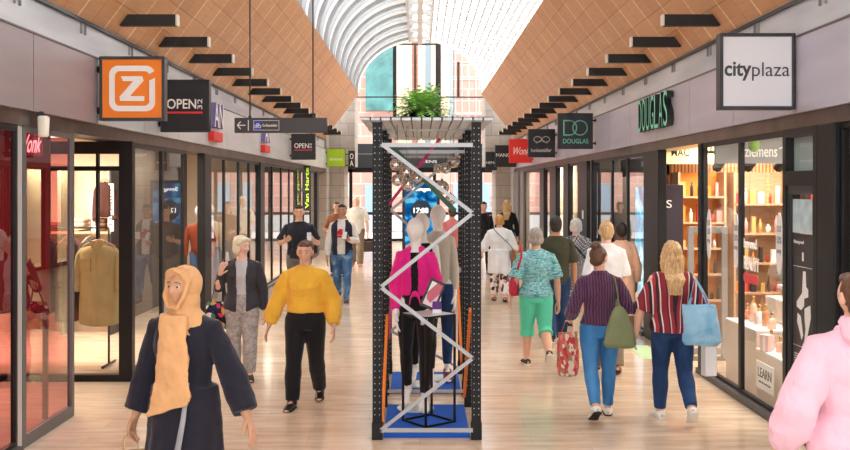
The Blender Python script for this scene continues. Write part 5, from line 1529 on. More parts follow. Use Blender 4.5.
def trousers(m, end=1.0, off=0.008, wide=0.0, waist=0.60, folds=0.008, vox=0.009, hemw=0.0, name='trousers'):
    def f(P):
        H = P['H']; mb = MB(); b = P['b'] ** 0.7
        P['torso'](mb, 0.47, waist, off)
        for sd in 'LR':
            j = P['J'][sd]; K = j['knee']; A_ = j['ank']
            full = [(j['hip'] + V(0, 0, 0.02 * H), 0.058), (j['hip'] + (K - j['hip']) * 0.25, 0.056), (K * 0.6 + j['hip'] * 0.4, 0.047), (K, 0.036), (K + (A_ - K) * 0.28, 0.038), (K + (A_ - K) * 0.65, 0.030), (K + (A_ - K) * 1.0 - j['fu'] * 0.0, 0.0235)]
            ts = [0, 0.13, 0.3, 0.5, 0.64, 0.825, 1.0]
            pts = []; rr = []
            for (p, r), t in zip(full, ts):
                w = off + wide * max(0, t - 0.3) / 0.7
                if t <= end: pts.append(p); rr.append(r * H * b + w)
                else:
                    i = len(pts); (p0, r0), t0 = full[i - 1], ts[i - 1]; u = (end - t0) / (t - t0)
                    if u > 0.02: pts.append(p0 + (p - p0) * u); rr.append((r0 + (r - r0) * u) * H * b + off + wide * max(0, end - 0.3) / 0.7 + hemw)
                    break
            if end >= 1.0: rr[-1] += hemw
            mb.tube(pts, rr, 18)
        o = mb.build(name, m, P['root']); remesh(o, vox, 3, folds); BAKE.append((o, None, None))
    return f
def shoes(m, sole=None, kind='shoe', h=0.0):
    def f(P):
        H = P['H']
        for sd in 'LR':
            j = P['J'][sd]; ft = j['ft']; fu = j['fu']; side = ft.cross(fu).normalized(); a = j['ank']; hl = j['heel']; bl = j['ball']; tp = j['tip']
            mb = MB(); s2 = (tp - bl).normalized(); u2 = side.cross(s2); u2 = u2 if u2.dot(fu) > 0 else -u2
            t_ = 0.010 * H
            secs = [(hl - ft * 0.006 * H + fu * 0.018 * H, side * 0.012 * H, fu * 0.012 * H), (hl + fu * 0.024 * H + ft * 0.004 * H, side * 0.023 * H, fu * 0.022 * H), (hl + ft * 0.045 * H + fu * 0.025 * H, side * 0.025 * H, fu * 0.024 * H), (hl * 0.3 + bl * 0.7 + fu * 0.021 * H, side * 0.027 * H, fu * 0.020 * H), (bl + u2 * 0.016 * H, side * 0.029 * H, u2 * 0.015 * H), (tp + u2 * 0.013 * H - s2 * 0.006 * H, side * 0.022 * H, u2 * 0.011 * H), (tp + u2 * 0.012 * H + s2 * 0.008 * H, side * 0.010 * H, u2 * 0.006 * H)]
            mb.loft(secs, 16)
            if kind == 'boot':
                mb.tube([a - fu * 0.012 * H, a + (j['knee'] - a) * 0.20], [0.030 * H, 0.029 * H], 14)
            elif kind == 'sneaker':
                mb.tube([a - fu * 0.018 * H, a + fu * 0.004 * H], [0.029 * H, 0.027 * H], 14)
            sh = mb.build(kind if kind != 'shoe' else 'shoe', m, P['root'])
            mb = MB()
            mb.loft([(hl - ft * 0.008 * H + fu * 0.004 * H, side * 0.016 * H, fu * 0.005 * H), (hl + ft * 0.01 * H + fu * 0.004 * H, side * 0.026 * H, fu * 0.0055 * H), (hl + ft * 0.05 * H + fu * 0.004 * H, side * 0.025 * H, fu * 0.005 * H), (bl + fu * 0.003 * H, side * 0.031 * H, fu * 0.005 * H), (tp + u2 * 0.003 * H, side * 0.023 * H, u2 * 0.005 * H), (tp + s2 * 0.011 * H + u2 * 0.004 * H, side * 0.010 * H, u2 * 0.004 * H)], 16)
            mb.build('sole', sole or m, sh)
    return f
def dress(m, hem=0.1, w_hem=0.15, sleeve=1.0, off=0.02, folds=0.016, soff=None, d_hem=None, vox=0.01, name='dress', neck=0.848, waist_w=0.0):
    def f(P):
        H = P['H']; T = P['T']; mb = MB()
        P['torso'](mb, 0.56, neck, off + waist_w)
        jl, jr = P['J']['L'], P['J']['R']; ym = (jl['knee'].y + jr['knee'].y) / 2; spread = abs(jl['ank'].y - jr['ank'].y)
        secs = []
        for t in (0, 0.25, 0.5, 0.75, 1.0):
            z = 0.60 + (hem - 0.60) * t
            rx = (0.098 * P['b'] * H + off) * (1 - t) + w_hem * t; ry = (0.068 * P['b'] * H + off) * (1 - t) + (d_hem or w_hem * 0.8) * t
            c = V(0, ym * t * 0.8, z * H + P['dz'] * (1 - t))
            secs.append((c, V(rx, 0, 0), V(0, ry, 0)))
        # fluted hem
        n = 40; vs = []; fs = []
        for i, (c, ax_, ay_) in enumerate(secs):
            for k in range(n):
                an = 2 * PI * k / n; fl = 1 + 0.07 * (i / 4.0) * math.sin(6 * an + 0.7) + 0.04 * (i / 4.0) * math.sin(11 * an)
                vs.append(c + ax_ * math.cos(an) * fl + ay_ * math.sin(an) * fl)
        for i in range(4):
            for k in range(n): fs.append((i * n + k, i * n + (k + 1) % n, (i + 1) * n + (k + 1) % n, (i + 1) * n + k))
        fs.append(tuple(range(n))); fs.append(tuple(4 * n + k for k in range(n)))
        mb._add(vs, fs, True)
        so = soff if soff is not None else off
        if sleeve > 0:
            for sd in 'LR':
                a = P['A'][sd]; _yoke(mb, P, a, so)
                pts = [a['s'] + V(-a['sx'] * 0.035 * H, 0, 0), a['s'], a['s'] + (a['e'] - a['s']) * min(1, sleeve * 2)]; rr = [0.024 * H + so * 0.4, 0.029 * H + so * 0.6, 0.027 * H + so * 1.2]
                if sleeve > 0.5: pts += [a['e'] + (a['w'] - a['e']) * (sleeve - 0.5) * 2]; rr += [0.020 * H + so * 1.5]
                mb.tube(pts, rr, 16)
        o = mb.build(name, m, P['root']); remesh(o, vox, 3, folds); BAKE.append((o, None, None))
    return f
def open_jacket(m, hem=0.50, off=0.024, sleeve=1.0, gap=0.035, folds=0.012, name='cardigan', flare=0.006, vgap=True, soff=0.014):
    """front-open shell: lofted C sections with thickness"""
    def f(P):
        H = P['H']; T = P['T']; mb = MB(); n = 26; vs = []; fs = []
        tmp = MB(); P['torso'](tmp, hem, 0.845, off, flare)
        rings = len(tmp.v) // 24
        for i in range(rings):
            ring = tmp.v[i * 24:(i + 1) * 24]; c = sum((V(*p) for p in ring), V(0, 0, 0)) / 24
            rx = (V(*ring[0]) - c).length; ry = (V(*ring[6]) - c).length; tz = i / (rings - 1)
            g = gap * (1.0 + (1.3 * max(0, tz - 0.55) if vgap else 0)) / max(rx, 0.01)
            g = min(g, 0.9)
            a0 = -PI / 2 + g; a1 = 3 * PI / 2 - g
            for k in range(n + 1):
                a = a0 + (a1 - a0) * k / n
                vs.append(c + V(rx * math.cos(a), ry * math.sin(a), 0))
            for k in range(n, -1, -1):
                a = a0 + (a1 - a0) * k / n
                vs.append(c + V((rx - 0.018) * math.cos(a), (ry - 0.018) * math.sin(a), 0))
        w = 2 * (n + 1)
        for i in range(rings - 1):
            for k in range(w): fs.append((i * w + k, i * w + (k + 1) % w, (i + 1) * w + (k + 1) % w, (i + 1) * w + k))
        for k in range(n):
            fs.append((k, k + 1, w - 2 - k, w - 1 - k)); q = (rings - 1) * w; fs.append((q + k, q + k + 1, q + w - 2 - k, q + w - 1 - k))
        mb._add(vs, fs, True)
        if sleeve > 0:
            for sd in 'LR':
                a = P['A'][sd]; so = soff; _yoke(mb, P, a, so)
                pts = [a['s'] + V(-a['sx'] * 0.02 * H, 0, 0), a['s'], a['s'] + (a['e'] - a['s']) * 0.5, a['e'], a['e'] + (a['w'] - a['e']) * (sleeve - 0.5) * 2]; rr = [0.024 * H + so * 0.5, 0.030 * H + so * 0.7, 0.0275 * H + so * 1.0, 0.0255 * H + so * 1.1, 0.0185 * H + so * 0.9]
                mb.tube(pts, rr, 16)
        o = mb.build(name, m, P['root']); remesh(o, 0.009, 2, folds); BAKE.append((o, None, None))
    return f
# ---- hair
def hair_piece(P, mb, m, disp=0.006, vox=0.007, name='hair'):
    o = mb.build(name, m, P['root']); remesh(o, vox, 2, disp, _tex2); BAKE.append((o, None, None)); return o
def hair_mat(name, col, col2=None, rough=0.5):
    if name in _MC: return _MC[name]
    t = NT(name); p = t.principled(Roughness=rough); v = t.coords((60, 60, 5)); nz = t.n('TexNoise', i_Scale=2.0, i_Detail=3.0); t.l(v, nz.inputs['Vector'])
    c2 = col2 or tuple(min(1, c * 1.6) for c in col[:3]) + (1,)
    t.l(t.ramp(nz.outputs['Fac'], [(0.35, col), (0.68, c2)]), p.inputs['Base Color'])
    bp = t.n('Bump', i_Strength=0.5, i_Distance=0.006); t.l(nz.outputs['Fac'], bp.inputs['Height']); t.l(bp.outputs['Normal'], p.inputs['Normal'])
    _MC[name] = t.m; return t.m
def short_hair(m, vol=1.0, length=0.0, thin=False):
    def f(P):
        H = P['H']; HP = P['HP']; HR = P['HR']; mb = MB(); v = vol
        mb.ball(HP(0, 0.016, 0.016), (0.0485 * H * v, 0.053 * H * v, 0.058 * H * v), 26, 18, HR)
        mb.ball(HP(0, 0.034, -0.016), (0.043 * H * v, 0.032 * H * v, 0.040 * H + length * H), 20, 14, HR)
        if not thin: mb.ball(HP(0, -0.026, 0.048), (0.036 * H * v, 0.026 * H * v, 0.020 * H * v), 18, 12, HR)
        hair_piece(P, mb, m, 0.008)
    return f
def bob_hair(m, vol=1.0, length=0.02, fringe=True):
    def f(P):
        H = P['H']; HP = P['HP']; HR = P['HR']; mb = MB(); v = vol
        mb.ball(HP(0, 0.014, 0.018), (0.054 * H * v, 0.058 * H * v, 0.060 * H * v), 26, 18, HR)
        mb.ball(HP(0, 0.030, -0.018), (0.050 * H * v, 0.038 * H * v, 0.046 * H + length * H), 22, 14, HR)
        for s in (-1, 1): mb.ball(HP(s * 0.044, 0.006, -0.016 - length * 0.5), (0.014 * H * v, 0.030 * H, 0.036 * H + length * H), 14, 12, HR)
        if fringe: mb.tube([HP(-0.046, -0.018, 0.022), HP(-0.030, -0.040, 0.044), HP(0.0, -0.043, 0.052), HP(0.030, -0.040, 0.044), HP(0.046, -0.018, 0.022)], [0.011 * H, 0.014 * H, 0.015 * H, 0.014 * H, 0.011 * H], 12, True, True)
        hair_piece(P, mb, m, 0.010)
    return f
def long_hair(m, drop=0.16, vol=1.0, width=0.05):
    def f(P):
        H = P['H']; HP = P['HP']; HR = P['HR']; mb = MB(); v = vol; T = P['T']
        mb.ball(HP(0, 0.014, 0.018), (0.053 * H * v, 0.057 * H * v, 0.060 * H * v), 26, 18, HR)
        for s in (-1, 1): mb.tube([HP(s * 0.040, -0.008, 0.030), HP(s * 0.050, 0.004, -0.02), HP(s * 0.050, 0.014, -0.075), HP(s * 0.046, 0.026, -0.11)], [0.012 * H, 0.017 * H, 0.017 * H, 0.012 * H], 12, True, True)
        p0 = HP(0, 0.036, 0.01); p1 = HP(0, 0.046, -0.05); p2 = HP(0, 0.048, -0.10); p3 = T(0.868 - drop * 0.45) + V(0, 0.080 * H * P['b'], 0); p4 = T(0.868 - drop) + V(0.004 * H, 0.082 * H * P['b'], 0)
        mb.loft([(p0, V(0.046 * H, 0, 0), V(0, 0.026 * H, 0)), (p1, V((width + 0.002) * H, 0, 0), V(0, 0.026 * H, 0)), (p2, V(width * 1.08 * H, 0, 0), V(0, 0.024 * H, 0)), (p3, V(width * 1.05 * H, 0, 0), V(0, 0.018 * H, 0)), (p4, V(width * 0.62 * H, 0, 0), V(0, 0.008 * H, 0))], 22)
        hair_piece(P, mb, m, 0.016)
    return f
def bun_hair(m, tied=True):
    def f(P):
        H = P['H']; HP = P['HP']; HR = P['HR']; mb = MB()
        mb.ball(HP(0, 0.014, 0.014), (0.050 * H, 0.055 * H, 0.057 * H), 26, 18, HR)
        mb.ball(HP(0, 0.034, -0.014), (0.042 * H, 0.030 * H, 0.036 * H), 20, 14, HR)
        mb.ball(HP(0.004, 0.036, 0.072), (0.032 * H, 0.030 * H, 0.026 * H), 20, 14, HR)
        for k in range(7):
            a = 2 * PI * k / 7; mb.ball(HP(0.004 + 0.026 * math.cos(a), 0.036 + 0.024 * math.sin(a), 0.070 + 0.006 * math.sin(3 * a)), 0.011 * H, 10, 8)
        hair_piece(P, mb, m, 0.010)
    return f

# ---- bags
def sack(name, label, cat, M, pts, m, strap=None, strap_m=None, group=None, disp=0.012, extras=()):
    """soft bag lofted through (centre, half width, half depth) in the carrier's frame; strap: list of polylines"""
    root = empty(name, (0, 0, 0), label=label, cat=cat, group=group)
    c0 = M @ V(*pts[-1][0])
    root.location = (c0.x, c0.y, c0.z); base = Matrix.Translation(-V(c0.x, c0.y, c0.z)) @ M; R3 = M.to_3x3()
    mb = MB(); ang = pts[0][3] if len(pts[0]) > 3 else 0
    ux = R3 @ V(math.cos(R(ang)), math.sin(R(ang)), 0); uy = R3 @ V(-math.sin(R(ang)), math.cos(R(ang)), 0)
    mb.loft([(base @ V(*p[0]), ux * p[1], uy * p[2]) for p in pts], 24, True, True, 2.6)
    o = mb.build('bag_body', m, root); remesh(o, 0.008, 2, disp); BAKE.append((o, None, None))
    for pl in (strap or []):
        mb = MB(); q = [base @ V(*p) for p in pl[0]]; mb.tube(q, [(pl[1], pl[2])] * len(q), 8, True, True); mb.build('strap', strap_m or m, root)
    return root, base, (ux, uy)
def paper_bag(name, label, top_c, w, d, h, m, rz=0.0, hand=None, group=None, band=None, cat='bag'):
    root = empty(name, (top_c[0], top_c[1], top_c[2] - h), rz, label=label, cat=cat, group=group)
    mb = MB(); t = 0.004
    for a in ((-w / 2, w / 2, -d / 2, -d / 2 + t), (-w / 2, w / 2, d / 2 - t, d / 2), (-w / 2, -w / 2 + t, -d / 2, d / 2), (w / 2 - t, w / 2, -d / 2, d / 2)): mb.box(a[0], a[1], a[2], a[3], 0, h)
    mb.box(-w / 2, w / 2, -d / 2, d / 2, 0, t); mb.build('bag_body', m, root)
    for s in (-1, 1):
        mb = MB(); mb.tube([(-w * 0.22, s * d / 2, h - 0.02), (-w * 0.16, s * d * 0.25, h + 0.08), (0, 0.004 * s, h + 0.12), (w * 0.16, s * d * 0.25, h + 0.08), (w * 0.22, s * d / 2, h - 0.02)], 0.004, 6); mb.build('handle', m, root)
    return root
# ------------------------------------------------------------------ cloth materials
def cloth(name, col, var=0.08, bump=0.25, bscale=60, rough=0.85): return mat('cloth ' + name, col, rough, 0, 0.25, var=var, vscale=7, bump=bump, bscale=bscale, sheen=0.15)
def ramp_cloth(name, scale, stops, kind='noise', dist=1.0, interp='CONSTANT', rot=(0, 0, 0), nscale=3.0):
    t = NT('cloth ' + name); p = t.principled(Roughness=0.85); p.inputs['Specular IOR Level'].default_value = 0.2; v = t.coords(scale, rot=rot)
    if kind == 'noise':
        n = t.n('TexNoise', i_Scale=nscale, i_Detail=2.0); n.inputs['Distortion'].default_value = dist; o = n.outputs['Fac']
    elif kind == 'wave':
        n = t.n('TexWave', i_Scale=nscale, i_Distortion=dist); n.bands_direction = 'X'; o = n.outputs['Fac']
    elif kind == 'voronoi':
        n = t.n('TexVoronoi', i_Scale=nscale); o = n.outputs['Color']
    elif kind == 'checker':
        n = t.n('TexChecker', i_Scale=nscale); o = n.outputs['Fac']
    t.l(v, n.inputs['Vector']); t.l(t.ramp(o, stops, interp), p.inputs['Base Color'])
    return t.m
C_navy = cloth('navy abaya', rgb(30, 28, 40)); C_black = cloth('black', rgb(26, 25, 28)); C_tan = cloth('tan scarf', rgb(212, 160, 110)); C_yellow = cloth('mustard knit', rgb(240, 184, 62), 0.05, 0.5, 90)
C_char = cloth('charcoal knit', rgb(62, 60, 66), 0.08, 0.4, 90); C_ltgrey = cloth('light grey jersey', rgb(196, 194, 196)); C_greytr = ramp_cloth('mottled grey', (1, 1, 1), [(0.35, rgb(150, 144, 142)), (0.65, rgb(190, 184, 180))], 'noise', 1.0, 'LINEAR', nscale=26)
C_polo = cloth('dark navy polo', rgb(36, 38, 48)); C_greych = cloth('grey chino', rgb(112, 108, 106)); C_vest = cloth('navy quilt', rgb(42, 46, 66), 0.1, 0.4, 30); C_whitesw = cloth('off white sweat', rgb(232, 226, 222)); C_khaki = cloth('khaki', rgb(132, 116, 96))
C_jean = ramp_cloth('washed denim', (1, 1, 0.6), [(0.3, rgb(52, 88, 132)), (0.55, rgb(84, 124, 168)), (0.72, rgb(158, 184, 208))], 'noise', 0.5, 'LINEAR', nscale=7)
C_jeanb = ramp_cloth('bright denim', (1, 1, 0.5), [(0.3, rgb(46, 104, 160)), (0.7, rgb(80, 142, 196))], 'noise', 0.4, 'LINEAR', nscale=6)
C_jeand = ramp_cloth('dark denim', (1, 1, 0.5), [(0.3, rgb(28, 48, 84)), (0.7, rgb(48, 76, 120))], 'noise', 0.4, 'LINEAR', nscale=6)
C_white = cloth('white cotton', rgb(236, 236, 238)); C_cream = cloth('cream shirt', rgb(226, 222, 210)); C_green = cloth('dark olive jersey', rgb(62, 64, 48)); C_mint = cloth('mint cotton', rgb(92, 206, 172), 0.05)
C_teal = ramp_cloth('teal brush print', (3.0, 3.0, 9.0), [(0.30, rgb(38, 120, 136)), (0.44, rgb(96, 178, 184)), (0.52, rgb(186, 222, 222)), (0.58, rgb(70, 150, 162)), (0.68, rgb(150, 206, 206))], 'noise', 1.6, 'LINEAR', rot=(0, R(25), 0))
C_check = ramp_cloth('black white check', (1, 1, 1), [(0.0, rgb(44, 44, 48)), (0.5, rgb(206, 204, 206))], 'checker', nscale=44)
C_peach = cloth('peach cotton', rgb(232, 186, 160)); C_pinkh = cloth('pale pink fleece', rgb(238, 190, 206), 0.04, 0.3, 120)
C_floral = ramp_cloth('floral trouser', (1, 1, 1), [(0.0, rgb(236, 226, 226)), (0.52, rgb(128, 84, 92)), (0.66, rgb(70, 52, 60)), (0.8, rgb(224, 160, 160))], 'voronoi', nscale=17)
def knit_mat():
    t = NT('cloth purple cable knit'); p = t.principled(Roughness=0.9); p.inputs['Sheen Weight'].default_value = 0.2; v = t.coords((1, 1, 1)); w = t.n('TexWave', i_Scale=13.0, i_Distortion=2.5); w.bands_direction = 'X'; w.inputs['Detail Scale'].default_value = 2.0; t.l(v, w.inputs['Vector'])
    t.l(t.ramp(w.outputs['Fac'], [(0.2, rgb(58, 26, 54)), (0.8, rgb(104, 58, 96))]), p.inputs['Base Color']); b = t.n('Bump', i_Strength=0.6, i_Distance=0.01); t.l(w.outputs['Fac'], b.inputs['Height']); t.l(b.outputs['Normal'], p.inputs['Normal']); return t.m
C_purple = knit_mat()
def stripe_mat():
    t = NT('cloth red white stripe'); p = t.principled(Roughness=0.85); v = t.coords((1, 1, 1)); sp = t.n('SeparateXYZ'); t.l(v, sp.inputs[0])
    ab = t.n('Math', operation='ABSOLUTE'); t.l(sp.outputs['X'], ab.inputs[0]); mu = t.n('Math', operation='MULTIPLY'); mu.inputs[1].default_value = 5.2; t.l(ab.outputs[0], mu.inputs[0])
    zz = t.n('Math', operation='MULTIPLY_ADD'); zz.inputs[1].default_value = -0.35; t.l(sp.outputs['Z'], zz.inputs[0]); t.l(mu.outputs[0], zz.inputs[2])
    fr = t.n('Math', operation='FRACT'); t.l(zz.outputs[0], fr.inputs[0])
    t.l(t.ramp(fr.outputs[0], [(0.0, rgb(140, 34, 48)), (0.22, rgb(226, 214, 210)), (0.27, rgb(70, 30, 40)), (0.40, rgb(168, 50, 62)), (0.55, rgb(232, 220, 216)), (0.61, rgb(40, 34, 44)), (0.74, rgb(150, 38, 52)), (0.88, rgb(222, 190, 186)), (0.92, rgb(90, 30, 42))], 'CONSTANT'), p.inputs['Base Color']); return t.m
C_stripe = stripe_mat()
B_floral = ramp_cloth('bright flower print', (1, 1, 1), [(0.0, rgb(34, 32, 42)), (0.42, rgb(206, 60, 110)), (0.54, rgb(40, 46, 80)), (0.64, rgb(226, 170, 70)), (0.74, rgb(80, 130, 120)), (0.84, rgb(230, 220, 220))], 'voronoi', nscale=22)
B_coral = ramp_cloth('coral leaf print', (1.4, 1.4, 0.7), [(0.0, rgb(206, 104, 92)), (0.40, rgb(232, 206, 186)), (0.58, rgb(190, 70, 70)), (0.72, rgb(150, 140, 110)), (0.85, rgb(226, 130, 110))], 'voronoi', nscale=34)
B_blue = ramp_cloth('sky blue leather', (1, 1, 1), [(0.35, rgb(120, 178, 214)), (0.65, rgb(164, 208, 232))], 'noise', 0.8, 'LINEAR', nscale=5)
B_olive = cloth('olive canvas', rgb(126, 134, 98), 0.1, 0.3, 40); B_red = mat('raspberry leather', rgb(190, 30, 62), 0.4, var=0.1); B_orange = mat('orange paper', rgb(236, 150, 92), 0.7); B_kraft = mat('kraft paper', rgb(208, 172, 120), 0.75, var=0.08); B_wpaper = mat('white paper', rgb(240, 240, 242), 0.6)
S_black = mat('black leather', rgb(24, 23, 24), 0.35); S_white = mat('white leather', rgb(232, 230, 226), 0.45); S_dark = mat('dark suede', rgb(58, 50, 48), 0.8); S_sole = mat('white sole', rgb(226, 222, 216), 0.6); S_blacks = mat('black sole', rgb(28, 27, 27), 0.7); S_tan = mat('tan leather', rgb(150, 104, 70), 0.5)
K_light = skin('light skin', SKIN['light']); K_fair = skin('fair skin', SKIN['fair']); K_olive = skin('olive skin', SKIN['olive']); K_brown = skin('brown skin', SKIN['brown'])
H_grey = hair_mat('silver hair', rgb(196, 190, 184), rgb(232, 228, 220)); H_blond = hair_mat('blonde hair', rgb(176, 132, 84), rgb(228, 194, 142)); H_white = hair_mat('white blonde hair', rgb(216, 200, 168), rgb(240, 230, 206)); H_brown = hair_mat('brown hair', rgb(70, 44, 32), rgb(112, 76, 54)); H_dark = hair_mat('dark hair', rgb(26, 22, 22), rgb(52, 44, 40)); H_dgrey = hair_mat('ash grey hair', rgb(140, 132, 124), rgb(186, 178, 168)); H_ginger = hair_mat('golden hair', rgb(176, 116, 62), rgb(222, 172, 104))

def hang(sx, out=0.12, fwd=0.0, bend=0.15, curl=22): return ((sx * out, -fwd, -1), (sx * out * 0.3, -fwd - bend, -1), (-sx, 0.1, 0), curl)

# ---- woman in the tan headscarf, near left
def scarf(P):
    H = P['H']; HP = P['HP']; HR = P['HR']; T = P['T']; mb = MB()
    mb.ball(HP(0, 0.010, 0.012), (0.056 * H, 0.060 * H, 0.066 * H), 28, 20, HR)
    mb.ball(HP(0, 0.012, -0.040), (0.052 * H, 0.050 * H, 0.050 * H), 24, 16, HR)
    mb.tube([HP(-0.048, -0.030, 0.02), HP(-0.044, -0.042, -0.03), HP(-0.02, -0.046, -0.068), HP(0.02, -0.046, -0.068), HP(0.044, -0.042, -0.03), HP(0.048, -0.030, 0.02), HP(0.03, -0.046, 0.050), HP(0, -0.052, 0.060), HP(-0.03, -0.046, 0.050), HP(-0.048, -0.030, 0.02)], 0.011 * H, 10)
    mb.loft([(T(0.775) + V(0, -0.01 * H, 0), V(0.10 * H, 0, 0), V(0, 0.066 * H, 0)), (T(0.82), V(0.088 * H, 0, 0), V(0, 0.060 * H, 0)), (T(0.855), V(0.052 * H, 0, 0), V(0, 0.052 * H, 0)), (T(0.885), V(0.047 * H, 0, 0), V(0, 0.05 * H, 0))], 24)
    o = mb.build('headscarf', C_tan, P['root']); remesh(o, 0.008, 2, 0.016); BAKE.append((o, None, None))
    mb = MB()
    ys = -0.085 * H
    mb.loft([(T(0.845) + V(-0.005 * H, ys * 0.75, 0), V(0.050 * H, 0, 0), V(0, 0.018 * H, 0)), (T(0.76) + V(0.004 * H, ys * 1.10, 0), V(0.056 * H, 0, 0), V(0, 0.016 * H, 0)), (T(0.66) + V(0.006 * H, ys * 1.12, 0), V(0.064 * H, 0, 0), V(0, 0.012 * H, 0)), (T(0.58) + V(0.002 * H, ys * 1.15, 0), V(0.074 * H, 0, 0), V(0, 0.012 * H, 0)), (T(0.525) + V(-0.012 * H, ys * 1.2, 0), V(0.078 * H, 0, 0.024 * H), V(0, 0.010 * H, 0))], 26)
    o = mb.build('scarf_end', C_tan, P['root']); remesh(o, 0.008, 1, 0.03); BAKE.append((o, None, None))
    mb = MB(); mb.loft([(T(0.62) + V(0.055 * H, -0.078 * H, 0), V(0.006 * H, 0, 0), V(0, 0.004 * H, 0)), (T(0.50) + V(0.052 * H, -0.105 * H, 0), V(0.010 * H, 0, 0), V(0, 0.004 * H, 0)), (T(0.38) + V(0.040 * H, -0.128 * H, 0), V(0.012 * H, 0, 0), V(0, 0.003 * H, 0))], 12); mb.build('grey_ribbon', mat('cloth grey ribbon', rgb(150, 150, 156), 0.8), P['root'])
P1 = person('woman in a dark navy robe and tan headscarf striding past the glass door', 1.62, -1.31, 5.30, -16, {'L': (18, 6, 0), 'R': (-14, 18, 24)},
            {'L': ((0.42, 0.1, -1), (0.50, -0.25, -0.9), (-1, 0, 0), 25), 'R': ((-0.26, 0.06, -1), (-0.22, -0.2, -1), (1, 0, 0), 70)}, K_olive,
            [dress(C_navy, 0.06, 0.27, 0.94, 0.024, 0.018, 0.028, 0.22), shoes(S_black, S_blacks), scarf], None, head=(-14, -6), build=1.08)
h = P1['M'] @ P1['hands']['R']
paper_bag('paper_bag', 'kraft paper bag hanging from the hand of the woman in the tan headscarf', (h.x - 0.0, h.y, h.z - 0.11), 0.20, 0.10, 0.26, B_kraft, R(20))

# ---- grey haired woman in the charcoal cardigan
P2 = person('grey-haired woman in a charcoal cardigan looking aside, floral bag on her shoulder', 1.52, -1.90, 10.14, 6, {'L': (8, 5, 0), 'R': (-4, 6, 4)},
            {'L': hang(1, 0.20, 0.0, 0.10), 'R': ((-0.34, 0.1, -1), (0.22, -0.75, 0.95), (0.6, 0.6, 0.2), 75)}, K_fair,
            [top(C_ltgrey, 0.56, 0, 0.008, 0.004, 0.006, 0.83, name='grey_top'), open_jacket(C_char, 0.475, 0.020, 0.98, 0.05, name='cardigan'), trousers(C_greytr, 0.97, 0.012, 0.012), shoes(S_dark, S_blacks)],
            bob_hair(H_white, 1.0, 0.004), build=1.14, head=(52, 4), brow_col=rgb(160, 150, 136))
sack('shoulder_bag', 'black shoulder bag with bright flowers carried by the grey-haired woman', 'bag', P2['M'], [((-0.245, 0.02, 0.54), 0.13, 0.05), ((-0.25, 0.02, 0.62), 0.145, 0.06), ((-0.25, 0.02, 0.76), 0.135, 0.055), ((-0.24, 0.02, 0.83), 0.12, 0.02)], B_floral,
     [([(-0.33, 0.02, 0.82), (-0.26, -0.05, 1.05), (-0.215, -0.075, 1.20), (-0.185, 0.0, 1.285), (-0.18, 0.06, 1.2), (-0.2, 0.07, 1.05), (-0.17, 0.05, 0.83)], 0.010, 0.005)], S_black)

# ---- woman in the mustard sweater
P3 = person('woman in a mustard yellow sweater and black trousers walking towards the camera', 1.56, -1.08, 8.95, -4, {'L': (-10, 22, 14), 'R': (15, 5, 0)},
            {'L': ((0.34, 0.08, -1), (0.10, -0.42, -1), (-1, 0, 0), 30), 'R': ((-0.38, 0.05, -1), (-0.34, -0.15, -1), (1, 0, 0), 28)}, K_light,
            [top(C_yellow, 0.575, 0.96, 0.020, 0.0, 0.02, 0.852, 0.030, name='sweater', blouse=0.022, collar=True), trousers(C_black, 0.98, 0.010, 0.014), shoes(S_black, S_blacks, 'boot')],
            short_hair(H_brown, 1.03), build=1.12, hips=1.05, brow_col=rgb(110, 80, 60), head=(0, 2))

# ---- men and passers-by further off on the left
P4 = person('man in a dark navy polo with both forearms raised behind the yellow sweater', 1.76, ax(299, 15.8), 15.8, 4, {'L': (12, 6, 0), 'R': (-10, 20, 14)},
            {'L': ((0.40, 0.1, -1), (-0.25, -0.95, 0.30), (-0.6, 0, 0.5), 60), 'R': ((-0.46, 0.1, -1), (0.40, -0.9, 0.22), (0.5, 0.2, 0.5), 60)}, K_light,
            [top(C_polo, 0.50, 0.40, 0.016, 0.008, 0.012, 0.848, 0.02, name='polo_shirt', collar=True), trousers(C_greych, 1.0, 0.012, 0.02), shoes(S_dark, S_blacks)], short_hair(H_dark), build=1.12, female=False, head=(0, 4))
h = P4['M'] @ P4['hands']['L']
o = MB().box(-0.035, 0.035, -0.006, 0.006, -0.07, 0.07).build('mobile_phone', mat('pale phone case', rgb(206, 214, 220), 0.3), bevel=0.004); o.location = (h.x - 0.03, h.y - 0.03, h.z + 0.03); o.rotation_euler = (R(-25), 0, R(10)); tag(o, 'pale mobile phone held up by the man in the navy polo', 'phone')
def print_patch(P):
    H = P['H']; T = P['T']; mb = MB()
    yf = -0.085 * H - 0.018
    for poly in ([(-0.08, 0.00), (0.07, -0.01), (0.09, 0.04), (0.02, 0.05), (0.03, 0.09), (-0.02, 0.10), (-0.06, 0.06)], [(-0.06, -0.05), (0.05, -0.055), (0.08, -0.02), (-0.07, -0.02)]):
        mb.prism(poly, T(0.70) + V(0, yf, 0), (1, 0, 0), (0, 0, 1), (0, 0.03, 0))
    mb.build('red_print', mat('cloth red print', rgb(204, 40, 56), 0.8), P['root'])
P5 = person('man in a navy vest over a white sweatshirt with a red print, washed jeans', 1.76, ax(342, 16.9), 16.9, -2, {'L': (14, 4, 0), 'R': (-12, 22, 18)},
            {'L': ((0.30, 0.05, -1), (-0.45, -0.85, 0.15), (-0.4, 0.3, 0.6), 60), 'R': hang(-1, 0.22, 0.0, 0.10)}, K_olive,
            [top(C_whitesw, 0.50, 0.98, 0.014, 0.004, 0.012, 0.85, 0.016, name='sweatshirt', collar=True), print_patch, open_jacket(C_vest, 0.49, 0.030, 0, 0.075, name='vest', vgap=False), trousers(C_jean, 0.98, 0.012), shoes(S_black, S_sole, 'sneaker')], short_hair(H_dark, 0.99), female=False, head=(0, -2), brow_col=rgb(30, 24, 22))
